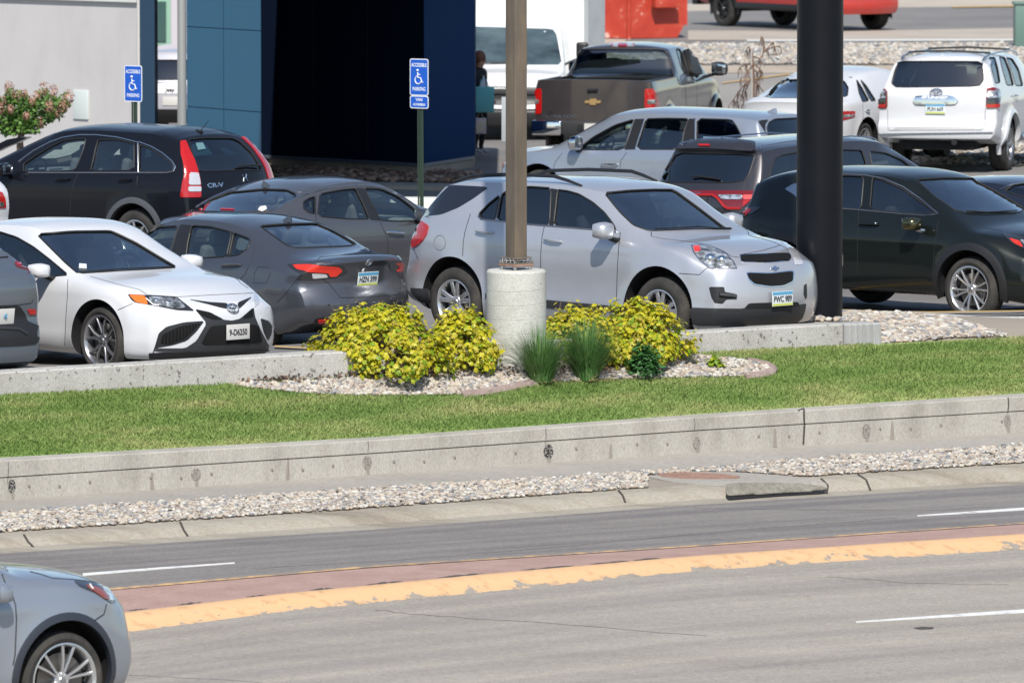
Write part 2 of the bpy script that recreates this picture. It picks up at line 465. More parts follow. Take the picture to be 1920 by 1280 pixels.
    def seams(s, lines, r=.0045, mirror=True):
        for pts in lines:
            s.line('panel_gap', pts, r, RUB, off=-.001, n=5, mirror=mirror)
    def handle(s, a, b, m=None, off=.035, r=.014, mirror=True):
        m = m or s.paint
        pa, na = s.hit(*a); pb, nb = s.hit(*b); d = (pb-pa); mid = (pa+pb)/2; nm, _ = s.hit((a[0]+b[0])/2, (a[1]+b[1])/2)
        pts = [pa-na*.0, pa+na*off*.8+d*.04, pa+na*off+d*.2, mid+na*(off+.004), pb+nb*off-d*.2, pb+nb*off*.8-d*.04, pb]
        rr = [r*.9, r, r*1.1, r*1.15, r*1.1, r, r*.9]
        for sg in ((1, -1) if mirror else (1,)):
            o = MB().tube([Vector((p.x, p.y*sg, p.z)) for p in pts], rr, 8, flat=.8).obj('door_handle', m, s.root)
    def frame(s, px, py, off=.0, flat=False):
        p, n = s.hit(px, py, off)
        if flat: n = Vector((1 if n.x > 0 else -1, 0, n.z*.0)).normalized()
        z = n.normalized(); up = Vector((0, 0, 1)); x = up.cross(z).normalized(); y = z.cross(x)
        return Matrix(((x.x, y.x, z.x, p.x), (x.y, y.y, z.y, p.y), (x.z, y.z, z.z, p.z), (0, 0, 0, 1)))
    def plate(s, px, py, txt, style='iowa', off=.008, w=.305, h=.152, size=.085):
        M = s.frame(px, py, off, False)
        base = MB().box((0, 0, 0), (w, h, .006), bev=.002)
        if style == 'iowa':
            base.box((0, h*.36, .0035), (w*.97, h*.22, .002), m=1); base.box((0, -h*.40, .0035), (w*.97, h*.14, .002), m=2)
            ms = [mat('plate_pale', (.62, .68, .68), .4), mat('plate_blue', (.10, .32, .52), .4), mat('plate_green', (.50, .55, .10), .4)]
        else: ms = [mat('plate_grey', (.55, .55, .53), .4)]
        base.v = [M @ Vector(p) for p in base.v]
        o = base.obj('license_plate', ms, s.root)
        if txt: text_obj('plate_text', txt, size, M @ Matrix.Translation((0, -h*.04, .005)), BLK_TXT, o, sx=.78, bold=.001)
        return o, M
    def text(s, txt, px, py, size, m=None, sx=1., off=.003, bold=0.001, parent=None, name='lettering', ex=.002):
        return text_obj(name, txt, size, s.frame(px, py, off), m or CHR, parent or s.root, sx, bold, ex)
    def mirror_pod(s, x, z, m=None, y=None, arm=None, far=True, size=(.13, .2, .16)):
        W = s.S['W']/2; y = y or W+.08
        for sg in (-1, 1) if far else (-1,):
            mb = MB(); bm = bmesh.new(); bmesh.ops.create_cube(bm, size=1)
            for v in bm.verts:
                f = 1-.25*(v.co.x > 0); v.co = Vector((v.co.x*size[0]*(1.0), v.co.y*size[1]*f, v.co.z*size[2]*(f if v.co.z > 0 else 1)))
                if v.co.y < 0: v.co.z *= .85
            bmesh.ops.subdivide_edges(bm, edges=bm.edges[:], cuts=2, use_grid_fill=True)
            for _ in range(3): bmesh.ops.smooth_vert(bm, verts=bm.verts, factor=.5, use_axis_x=True, use_axis_y=True, use_axis_z=True)
            vs = [Vector((v.co.x*1.25, v.co.y*1.25*(-sg), v.co.z*1.25)) for v in bm.verts]; bm.verts.index_update(); fs = [[v.index for v in f.verts] for f in bm.faces]; bm.free()
            if sg > 0: fs = [q[::-1] for q in fs]
            mb.add([v+Vector((x, sg*y, z)) for v in vs], fs, 0)
            o = mb.obj('side_mirror', [m or s.paint], s.root, True, 60)
            MB().tube([(x-.01, sg*(y-size[1]*.3), z-size[2]*.42), (x+.04, sg*(W-.03), z-size[2]*.62), (x+.06, sg*(W-.12), z-size[2]*.7)], [.03, .035, .04], 8, flat=.6).obj('mirror_arm', arm or BLK, o)
            MB().box((x-size[0]*.56, sg*y, z), (.006, size[1]*.85, size[2]*.75), bev=.002).obj('mirror_glass', mat('mirror_glass', (.5, .55, .6), .03, 1.), o)
    def wheels(s, style, rimr, m_rim=None, which=(1, 1, 1, 1), tw=.225, inset=.035, **kw):
        S = s.S; k = 0
        for wx in (S['WB']/2, -S['WB']/2):
            for sg in (-1, 1):
                if which[k]: make_wheel(s.root, wx, sg, S['W']/2-inset, S['TR'], rimr, tw, style, m_rim or RIMS, **kw)
                k += 1
    def interior(s, seats=None, dash=None, wheel=True, light=False, sz=None):
        S = s.S; belt = interp(S['belt']); sm = SEATL if light else SEATM
        for (x, ys) in (seats or [(S.get('seatx', -.15), (-.37, .37)), (S.get('seatx', -.15)-.95, (-.42, 0, .42))]):
            zb = float(belt(x))
            for y in ys:
                mb = MB(); Mr = Matrix.Rotation(R(-14), 3, 'Y')
                mb.box((x, y, zb-.12), (.12, .46 if len(ys) == 2 else .4, .62), Mr, bev=.045)
                o = mb.obj('seat', sm, s.root); MB().box((x-.1, y, zb+.26), (.1, .26, .17), Mr, bev=.04).obj('headrest', sm, o)
        cx = S['cab'][1]; MB().box((cx-.28, 0, float(belt(cx-.3))-.10), (.42, S['W']-.34, .24), bev=.06).obj('dashboard', CABIN, s.root)
        if wheel:
            mb = MB(); c = Vector((cx-.62, .37, float(belt(cx-.6))+.0)); Mr = Matrix.Rotation(R(62), 3, 'Y')
            mb.tube([c+Mr @ Vector((.18*math.cos(a*PI/12), .18*math.sin(a*PI/12), 0)) for a in range(25)], .015, 6, cap=False)
            mb.box(c, (.2, .07, .03), Mr, bev=.01); mb.box(c, (.05, .3, .02), Mr, bev=.008)
            mb.obj('steering_wheel', BLK, s.root)
        MB().box((cx-.62, 0, float(interp(S['top'])(cx-.75))-.13), (.03, .24, .07), bev=.01).obj('rear_view_mirror', BLK, s.root)
    def finish(s):
        def area(me):
            v = np.zeros(len(me.polygons)); me.polygons.foreach_get('area', v); return float(v.sum())
        for k, (mb, m) in enumerate(s.cut):
            o = mb.obj('cutter', m, None, False)
            bm = bmesh.new(); bm.from_mesh(o.data); bmesh.ops.recalc_face_normals(bm, faces=bm.faces); bm.to_mesh(o.data); bm.free()
            o.matrix_world = s.M; a0 = area(s.body.data); md = s.body.modifiers.new('b', 'BOOLEAN'); md.object = o; md.operation = 'DIFFERENCE'; md.material_mode = 'TRANSFER'
            for solver, dz in (('EXACT', 0), ('EXACT', .0031), ('FAST', 0), ('FAST', .0023)):
                md.solver = solver; o.matrix_world = s.M @ Matrix.Translation((dz, dz*.7, dz*.4)); bpy.context.view_layer.update(); me = ev_mesh(s.body); a1 = area(me)
                if (.80*a0 < a1 if k != 1 else a1 > a0) and (abs(a1-a0) > 1e-3): break
                me = None
            s.body.modifiers.clear()
            if me is not None: s.body.data = me
            else: print('CUT FAILED', s.root.name, k)
            bpy.data.objects.remove(o)
        s.body.data.name = 'body'; shade(s.body.data, 28)
def inside(q, D):
    c = False; n = len(D); j = n-1
    for i in range(n):
        if (D[i].y > q.y) != (D[j].y > q.y) and q.x < (D[j].x-D[i].x)*(q.y-D[i].y)/(D[j].y-D[i].y)+D[i].x: c = not c
        j = i
    return c

def make_wheel(parent, x, sg, y, r, rr, tw, style, m_rim, m_back=None, n=None, dark=None, gang=0.):
    # built with the outer face towards -y*..., axis along y; sg = side sign
    wr = bpy.data.objects.new('wheel', None); link(wr, parent); wr.location = (x, sg*y, r)
    wr.rotation_euler = (0, 0, 0 if sg < 0 else PI)
    # outer face is -y in wheel space
    h = tw
    prof = [(rr+.0, .012), (rr+.02, -.004), (r*.5+rr*.5+.0, -.012), (r-.045, -.006), (r-.016, .006), (r-.004, .028), (r, .05), (r, h-.05), (r-.004, h-.028), (r-.03, h), (rr, h-.01)]
    mb = MB(); mb.lathe(prof, 56)
    for k in range(56):   # tread blocks
        a = 2*PI*k/56; M = Matrix.Rotation(-a, 3, 'Y')
        for j in range(4): mb.box(M @ Vector((r+.0015, 0, 0)) + Vector((0, .045+(h-.09)*(j+.5)/4, 0)), (.008, (h-.09)/4-.012, 2*PI*r/56*.72), M)
    mb.obj('tyre', TYRE, wr, True, 35)
    rim = MB()
    rim.lathe([(rr+.012, .004), (rr+.012, -.006), (rr+.002, -.008), (rr-.010, .004), (rr-.016, .02), (rr-.03, .06), (rr-.03, h-.02)], 56, m=0)
    ro = None
    def spoke(mbx, a0, w0, w1, r0, r1, y0, y1, th=.018, twist=0.):
        c, s_ = math.cos(a0), math.sin(a0); c1, s1 = math.cos(a0+twist), math.sin(a0+twist)
        u0, t0 = Vector((c, 0, s_)), Vector((-s_, 0, c)); u1, t1 = Vector((c1, 0, s1)), Vector((-s1, 0, c1)); Y = Vector((0, 1, 0))
        vs = []
        for (u, t, rad, w, yy) in ((u0, t0, r0, w0, y0), (u0*.5+u1*.5, t0*.5+t1*.5, (r0+r1)/2, (w0+w1)/2, y0*.35+y1*.65-.004), (u1, t1, r1, w1, y1)):
            b = u*rad+Y*yy; vs += [b-t*w/2+Y*.006, b-t*w*.32, b+t*w*.32, b+t*w/2+Y*.006, b+t*w*.4+Y*(th+.015), b-t*w*.4+Y*(th+.015)]
        fs = [(i*6+k, i*6+(k+1) % 6, (i+1)*6+(k+1) % 6, (i+1)*6+k) for i in (0, 1) for k in range(6)] + [tuple(range(5, -1, -1)), tuple(range(12, 18))]
        mbx.add(vs, fs, 0)
    off = gang
    if style == 'five_double':   # five pairs of broad spokes
        for k in range(5):
            for d in (-.16, .16): spoke(rim, off+2*PI*k/5+d*1.15, .045, .05, .05, rr-.012, .035, .008, twist=d*.15)
    elif style == 'ten_y':
        for k in range(5):
            for d in (-.2, .2): spoke(rim, off+2*PI*k/5+d*.4, .03, .022, .045, rr-.012, .03, .006, twist=d*1.1)
    elif style == 'multi':
        for k in range(n or 10): spoke(rim, off+2*PI*k/(n or 10), .02, .03, .04, rr-.012, .03, .008)
    elif style == 'twin_fine':
        for k in range(n or 6):
            for d in (-.13, .13): spoke(rim, off+2*PI*k/(n or 6)+d, .018, .026, .045, rr-.012, .032, .006, twist=d*.5)
    elif style == 'six':
        for k in range(6): spoke(rim, off+2*PI*k/6, .06, .075, .045, rr-.012, .03, .012)
    rim.lathe([(0, .022), (.028, .022), (.034, .028), (.06, .03), (.068, .04), (.07, .08)], 24, m=0)
    for k in range(5):
        a = off+2*PI*(k+.5)/5; rim.sphere((.050*math.cos(a), .034, .050*math.sin(a)), .012, 5)
    ro = rim.obj('rim', [m_rim], wr, True, 30)
    cap = MB().lathe([(0, .014), (.024, .016), (.028, .024)], 20); cap.obj('centre_cap', m_back or RIMG, ro)
    bk = MB().lathe([(.03, .10), (rr-.035, .10), (rr-.028, .105), (rr-.03, h-.01)], 40); bk.obj('wheel_back', WELL, ro)
    MB().lathe([(.06, .075), (rr-.075, .075), (rr-.073, .095), (.06, .095)], 40).obj('brake_disc', DISC, ro)
    return wr
def pose(anchor, px, s, phi, tu=0., tv=0., k=1.0):
    """matrix of a car: local anchor lands on the pixel px, scale s px/m at the car's centre"""
    phi = R(phi); h = Vector((math.cos(phi), math.sin(phi), tu)).normalized(); l = Vector((-math.sin(phi), math.cos(phi), tv)); l = (l-h*l.dot(h)).normalized(); n = h.cross(l)
    Y = FPX/s; B = Matrix((h, l, n)).transposed(); off = (B @ Vector(anchor))*k
    P = GY(px[0], px[1], Y+off.y); o = P-off
    M = (B*k).to_4x4(); M.translation = o; return M
# poses of the vehicles (feet on the lot)
PO = [pose((-1.43, -.85, .362), (855, 565.6), 172, -42.2, .012, k=1.047),
      pose((1.41, -.86, .335), (191, 638), 179, -47.5, k=1.03),
      pose((-2.28, 0, .84), (689, 520), 168, 134),
      pose((-1.31, .87, .355), (254, 447), 152, 141.5),
      pose((-.95, -.62, 1.38), (592, 352), 156, 52),
      pose((1.345, -.87, .372), (1820, 543), 161, -40.5),
      pose((-2.28, -.66, 1.66), (1412, 287), 143, 51),
      pose((2.25, .80, .82), (932, 306), 131, 146),
      pose((-2.98, 0, 1.05), (1113, 190), 113.5, 76.5),
      pose((-2.42, 0, .98), (1755, 203), 121, 74),
      pose((-1.35, -.3, 1.33), (1560, 146), 119, 62),
      pose((1.425, -.90, .381), (117, 1275), 241, 38),
      pose((-2.02, -.90, .55), (73, 634), 181, 118, k=1.05),
      pose((-2.12, -.82, .9), (14, 392), 160, 128),
      pose((.1, 0, 1.47), (1935, 331), 154, -38),
      pose((-2.4, 0, 1.0), (324, 165), 108, 84),
      pose((-1.82, -.95, .43), (1357, 16), 78.5, -56)]
PO_T = pose((1.80, 0, 1.40), (952, 122), 107, -96, k=1.035)
# ================================================================ silver crossover by the lamp base
SILVER = paint('paint_silver', (.50, .515, .555), metal=.55, rough=.36)
S_EQ = dict(L=4.77, W=1.842, WB=2.857, FO=.95, RO=.965, TR=.362, RA=.45, flare=.022,
  top=[(-2.4, 1.60), (-2.0, 1.635), (-1.2, 1.665), (-.3, 1.67), (.3, 1.63), (.58, 1.575), (.95, 1.36), (1.32, 1.135), (1.42, 1.10), (1.8, 1.06), (2.15, .985), (2.38, .88)],
  belt=[(-2.4, 1.20), (-1.2, 1.17), (-.2, 1.13), (.9, 1.08), (1.35, 1.03), (1.9, .95), (2.38, .80)],
  bot=[(-2.4, .34), (-1.9, .24), (-1.4, .2), (1.4, .2), (1.9, .2), (2.38, .22)],
  wm=[(-2.4, .80), (-2.1, .885), (-1.4, .921), (-.6, .91), (.6, .91), (1.43, .921), (1.95, .90), (2.2, .86), (2.38, .81)],
  sm=1, we=[(-2.4, .66), (-1.6, .64), (0, .635), (.58, .61), (1.0, .70), (1.36, .80), (1.8, .76), (2.38, .66)],
  dr=[(-2.4, .05), (0, .05), (.5, .06), (.9, .085), (1.3, .06), (1.5, .04), (2.38, .05)],
  nose=[(.2, .10), (.35, .02), (.5, 0), (.68, .015), (.8, .05), (.92, .13), (1.1, .25)],
  tail=[(.3, .12), (.45, .01), (.6, 0), (.72, .05), (1.0, .10), (1.2, .22), (1.6, .58)],
  cf=.34, cr=.26, rampf=.9, rampr=.95, kr=1.0, cab=(-2.15, 1.28), crease=[(1.0, .03, .008), (.64, .13, -.012), (.40, .045, .014)])
def eq():
    c = Car('silver_crossover', S_EQ, PO[0], SILVER, 'silver crossover with black roof rails parked nose out behind the square lamp post')
    A = lambda p: K(740, 280, 3.764, p); B = lambda p: K(1100, 300, 3.764, p)
    c.cavity()
    c.window(B([(125, 232), (300, 215), (470, 208), (600, 209), (640, 228), (800, 345), (975, 480), (1030, 487), (780, 488), (480, 500), (425, 497), (330, 458), (240, 372)]), GL_WS, name='windshield')
    c.window(A([(1150, 285), (1220, 294), (1300, 316), (1400, 375), (1480, 445), (1545, 530), (1562, 572), (1400, 560), (1120, 540)]), GL_MID, True)
    c.window(A([(755, 322), (800, 286), (860, 270), (960, 264), (1105, 274), (1092, 536), (955, 526), (722, 500)]), GL_DARK, True)
    c.window(A([(596, 455), (660, 388), (742, 322), (708, 498), (640, 494), (612, 484)]), GL_DARK, True)
    c.decal('window_pillar', A([(1102, 276), (1152, 284), (1122, 540), (1090, 537)]), BLK, off=.003, rnd=0, mirror=True)
    c.decal('rear_quarter_glass', A([(390, 252), (668, 266), (560, 345), (450, 412), (330, 460), (195, 475), (260, 390), (330, 310)]), GL_DARK if 0 else mat('dark_glass', (.012, .014, .02), .04, 0, 1), mirror=True, off=.003)
    c.line('chrome_strip', A([(590, 470), (612, 494), (700, 502), (955, 530), (1110, 542), (1400, 566), (1570, 584)]), .008, SATIN, off=.004, mirror=True)
    tl = c.decal('taillight', A([(185, 500), (242, 540), (228, 600), (205, 640), (180, 665), (135, 697), (121, 680), (125, 640), (148, 605), (135, 575), (150, 525)]), REDL, off=.014, g=4, mirror=True)
    hl = c.decal('headlight', B([(740, 603), (800, 599), (900, 622), (980, 662), (1035, 720), (1058, 765), (1000, 762), (955, 758), (915, 775), (860, 760), (800, 710), (755, 655)]), LENS, off=.006, g=4)
    c.decal('turn_signal', B([(748, 611), (798, 612), (803, 643), (762, 650)]), REDO, off=.014, g=3, parent=hl, rnd=1)
    for q in ((870, 700), (950, 712)):
        p, n = c.hit(*B([q])[0], .012); MB().sphere(p, .055, 10, sc=(1, 1, .9)).obj('lamp_bulb', CHR, hl)
    c.line('lamp_rim', B([(740, 603), (800, 599), (900, 622), (980, 662), (1035, 720), (1058, 765), (1000, 762), (955, 758), (915, 775), (860, 760), (800, 710), (755, 655), (740, 603)]), .006, SATIN, off=.006, parent=hl)
    c.decal('headlight', B([(1368, 572), (1440, 598), (1490, 650), (1528, 735), (1480, 742), (1455, 690), (1425, 625)]), CLEARL, off=.006, g=4)
    g1 = c.decal('grille', B([(1078, 668), (1150, 664), (1420, 656), (1442, 672), (1440, 700), (1425, 714), (1290, 726), (1090, 724)]), CHR, off=.006, g=4)
    hm = grille_mat()
    c.decal('grille_mesh', B([(1086, 680), (1094, 673), (1430, 663), (1434, 690), (1424, 707), (1290, 719), (1092, 717)]), hm, off=.010, g=4, parent=g1)
    g2 = c.decal('grille', B([(1122, 790), (1290, 796), (1462, 776), (1462, 858), (1392, 893), (1300, 899), (1180, 882), (1138, 840)]), CHR, off=.006, g=4)
    c.decal('grille_mesh', B([(1130, 797), (1290, 803), (1452, 785), (1452, 853), (1388, 884), (1300, 891), (1185, 874), (1147, 838)]), hm, off=.010, g=4, parent=g2)
    f = c.decal('fog_lamp_recess', B([(862, 895), (970, 895), (975, 930), (1055, 945), (1060, 980), (985, 985), (960, 1015), (905, 1010), (880, 970)]), BLK, off=.003, g=4)
    c.line('fog_lamp_bar', B([(935, 948), (1055, 962)]), .022, GREYPL, off=.012, parent=f)
    c.decal('fog_lamp_recess', B([(1532, 885), (1552, 870), (1555, 960), (1545, 985), (1530, 950)]), BLK, off=.003, g=4)
    c.decal('lower_bumper', B([(728, 1040), (900, 1046), (1110, 1048), (1145, 1010), (1300, 1005), (1490, 1000), (1498, 1020), (1548, 1012), (1540, 1060), (1520, 1118), (1480, 1150), (1080, 1168), (750, 1170)]), GREYPL, off=.006, g=6)
    c.decal('bumper_slot', B([(1112, 1048), (1142, 1014), (1300, 1008), (1488, 1002), (1495, 1030), (1300, 1044)]), WELL, off=.009, g=5)
    c.decal('sill_cladding', A([(1070, 1062), (1560, 1106), (1560, 1150), (1070, 1120), (640, 1060), (640, 1010)]), GREYPL, off=.006, mirror=True)
    c.decal('bumper_cladding', A([(112, 975), (240, 985), (248, 1090), (180, 1075), (122, 1015)]), GREYPL, off=.006, mirror=True)
    c.seams([A([(535, 455), (512, 530), (494, 590), (484, 660), (480, 752)]), A([(1056, 546), (1040, 620), (1031, 740), (1030, 900), (1032, 1060)]),
             B([(238, 512), (228, 600), (217, 750), (210, 1000)]), B([(455, 505), (458, 540), (540, 556), (700, 574), (850, 595), (960, 640), (1020, 680), (1080, 688)]),
             B([(795, 810), (835, 772), (860, 758)]), A([(135, 700), (165, 775)]), B([(650, 800), (795, 810)])])
    c.seams([B([(1080, 668), (1240, 640), (1370, 600)])], mirror=False)
    import math as _m
    c.line('fuel_door', [(825+10.6*_m.cos(a*PI/10), 455+14*_m.sin(a*PI/10)) for a in range(21)], .0035, mat('gap_grey', (.15, .16, .18), .4), off=.001)
    c.handle(*A([(582, 576), (698, 588)])); c.handle(*A([(1062, 634), (1182, 655)]))
    c.plate(*B([(1367, 976)])[0], 'PWC 989', off=.03)
    badge_bowtie(c, *B([(1325, 765)])[0], .13, CHR)
    c.mirror_pod(.80, 1.19, size=(.14, .21, .17), y=.921+.10)
    for sg in (-1, 1):
        z = lambda x: float(interp(S_EQ['top'])(x))
        pts = [(.12, sg*.59, z(.12)-.04), (-.08, sg*.60, z(-.08)+.0), (-.25, sg*.61, z(-.25)+.03), (-.85, sg*.61, z(-.85)+.035), (-1.4, sg*.60, z(-1.4)+.015), (-1.65, sg*.59, z(-1.65)-.04)]
        MB().tube(pts, [.012, .02, .022, .022, .022, .014], 8, flat=.7).obj('roof_rail', BLK, c.root)
    c.line('wiper', B([(800, 484), (770, 478), (900, 492), (1010, 492)]), .008, BLK, off=.02); c.line('wiper', B([(480, 495), (640, 490), (800, 480)]), .008, BLK, off=.02)
    c.auto_glass(rear=True, gm=GL_DARK); c.interior(seats=[(.15, (-.38, .38)), (-.85, (-.42, 0, .42))])
    c.wheels('five_double', .226, gang=R(18)); c.finish(); return c
def grille_mat():
    def f(m, nt, p):
        tc = nt.nodes.new('ShaderNodeTexCoord'); mp = nt.nodes.new('ShaderNodeMapping'); mp.inputs['Scale'].default_value = (1, 32, 52)
        v = nt.nodes.new('ShaderNodeTexVoronoi'); v.feature = 'DISTANCE_TO_EDGE'; v.inputs['Randomness'].default_value = 0.0; v.inputs['Scale'].default_value = 1
        nt.links.new(tc.outputs['Object'], mp.inputs[0]); nt.links.new(mp.outputs[0], v.inputs['Vector'])
        cr = nt.nodes.new('ShaderNodeValToRGB'); e = cr.color_ramp.elements; e[0].position = .10; e[0].color = (.016, .016, .017, 1); e[1].position = .16; e[1].color = (.002, .002, .002, 1)
        nt.links.new(v.outputs[0], cr.inputs[0]); nt.links.new(cr.outputs[0], p.inputs['Base Color']); add_bump(nt, p, v.outputs[0], -.6, .01)
    return mat('grille_mesh', (.02, .02, .02), .75, spec=.15, fn=f)
def badge_bowtie(c, px, py, w, m, ex=.006, parent=None):
    M = c.frame(px, py, .004); h = w*.36; k = w/2
    poly = [(-k, -h*.22), (-k*.36, -h*.22), (-k*.36, -h/2), (k*.42, -h/2), (k*.30, -h*.22), (k*.86, -h*.22), (k, h*.22), (k*.42, h*.22), (k*.42, h/2), (-k*.30, h/2), (-k*.36, h*.22), (-k*.88, h*.22)]
    return MB().prism(poly, M, ex).obj('badge', m, parent or c.root)
# ================================================================ shared car bits
def badge_ovals(c, px, py, w, m, off=.004, parent=None):
    M = c.frame(px, py, off); mb = MB()
    def ring(cx, cy, a, b, r=.005): mb.tube([M @ Vector((cx+a*math.cos(t*PI/12), cy+b*math.sin(t*PI/12), 0)) for t in range(25)], r*w/.13, 6, cap=False)
    ring(0, 0, w/2, w*.33); ring(0, w*.02, w*.14, w*.31); ring(0, w*.14, w*.36, w*.15)
    return mb.obj('badge', m, parent or c.root)
def badge_ring(c, px, py, w, m):
    M = c.frame(px, py, .004); mb = MB()
    mb.tube([M @ Vector((w/2*math.cos(t*PI/12), w/2*math.sin(t*PI/12), 0)) for t in range(25)], .006, 6, cap=False); mb.box(M @ Vector((0, 0, .002)), (w*1.06, w*.2, .006), M.to_3x3())
    return mb.obj('badge', m, c.root)
def badge_h(c, px, py, w, m):
    M = c.frame(px, py, .004); B3 = M.to_3x3(); mb = MB()
    for sx in (-1, 1): mb.tube([M @ Vector((sx*w*.36, -w*.4, 0)), M @ Vector((sx*w*.2, 0, 0)), M @ Vector((sx*w*.42, w*.4, 0))], .008, 6)
    mb.box(M @ Vector((0, 0, 0)), (w*.42, w*.13, .008), B3)
    return mb.obj('badge', m, c.root)
def fin(c, x, m=None, h=.075):
    z = float(interp(c.S['top'])(x)); n = 7; vs = []; 
    for i in range(n):
        t = i/(n-1); ln = .17*(1-t)**.8+.012; th = .022*(1-t)+.004; cx = x-.055*t-.02
        vs += [(cx-ln*.42, -th*.5, z-.01+h*t), (cx, -th, z-.01+h*t), (cx+ln*.58, 0, z-.01+h*t), (cx, th, z-.01+h*t), (cx-ln*.42, th*.5, z-.01+h*t)]
    fs = [(i*5+k, i*5+(k+1) % 5, (i+1)*5+(k+1) % 5, (i+1)*5+k) for i in range(n-1) for k in range(5)]+[tuple(range((n-1)*5, n*5))]
    return MB().add(vs, fs).obj('antenna', m or c.paint, c.root, True, 60)
def arch_trim(c, m, w=.07, which=((1, -1), (-1, -1), (1, 1), (-1, 1)), t=.012):
    S = c.S
    for fx, sg in which:
        wx = fx*S['WB']/2; mb = MB(); vs = []; fs = []; n = 30; zc = S['TR']+S.get('az', .03)
        for i in range(n+1):
            a = -.32+(PI+.64)*i/n
            for rr, dy in ((S['RA']-.012, -.05), (S['RA']-.012, t), (S['RA']+w*.5, t+.003), (S['RA']+w, t-.004), (S['RA']+w, -.03)):
                x, z = wx+rr*math.cos(a), zc+rr*math.sin(a); z = max(z, S['TR']-.16)
                o = Vector((x, sg*1.6, z)); p, nn, ii, tt = c.bvh.ray_cast(o, Vector((0, -sg, 0)))
                y = p.y if p is not None and abs(p.y) > S['W']/2-.16 else sg*(S['W']/2-.10)
                vs.append((x, y+sg*dy, z))
        fs = [(i*5+k, i*5+k+1, (i+1)*5+k+1, (i+1)*5+k) for i in range(n) for k in range(4)]
        if sg > 0: fs = [q[::-1] for q in fs]
        mb.add(vs, fs); mb.obj('wheel_arch_trim', m, c.root, True, 40)
DG = mat('dark_glass', (.012, .014, .02), .04, 0, 1)
def rails(c, x0, x1, y, m, up=.05, r=.018):
    tp = interp(c.S['top'])
    for sg in (-1, 1):
        z = lambda x: float(tp(x))-.045
        pts = [(x1+.12, sg*(y-.01), z(x1+.12)), (x1, sg*y, z(x1)+up*.75)]+[(x1+(x0-x1)*k/5, sg*y, z(x1+(x0-x1)*k/5)+up) for k in range(1, 5)]+[(x0, sg*y, z(x0)+up*.75), (x0-.14, sg*(y-.01), z(x0-.14))]
        MB().tube(pts, r, 8, flat=.7).obj('roof_rail', m, c.root)
PGRP = 'vehicles parked in the lot'

# ---------------------------------------------------------------- white sedan, front left
WHITEP = paint('paint_white', (.60, .61, .63), metal=0, rough=.35, dirt=.02)
S_CAM = dict(L=4.88, W=1.84, WB=2.825, FO=.965, RO=1.09, TR=.335, RA=.395, az=.02, sm=1,
  top=[(-2.5, 1.06), (-2.3, 1.11), (-1.95, 1.13), (-1.2, 1.36), (-.6, 1.435), (-.15, 1.445), (.2, 1.405), (.65, 1.195), (1.05, .995), (1.15, .97), (1.7, .915), (2.1, .84), (2.38, .71)],
  belt=[(-2.5, .97), (-1.4, 1.0), (0, .95), (1.0, .90), (1.6, .83), (2.38, .63)], bot=[(-2.5, .3), (-1.9, .2), (1.9, .17), (2.38, .17)],
  wm=[(-2.5, .84), (-2.1, .905), (-1.3, .92), (0, .905), (1.41, .92), (1.95, .90), (2.38, .80)],
  we=[(-2.5, .66), (-1.95, .66), (-1.2, .58), (0, .595), (.2, .58), (.7, .68), (1.1, .78), (1.7, .76), (2.38, .64)],
  dr=[(-2.5, .03), (-1.2, .05), (0, .05), (.5, .07), (.9, .06), (1.2, .035), (2.38, .04)],
  nose=[(.12, .12), (.25, .02), (.45, 0), (.6, .02), (.7, .08), (.85, .25)], tail=[(.25, .12), (.4, .02), (.65, 0), (.9, .03), (1.1, -.02)],
  cf=.36, cr=.2, cab=(-1.85, 1.0), crease=[(.80, .04, .008), (.35, .06, .008)])
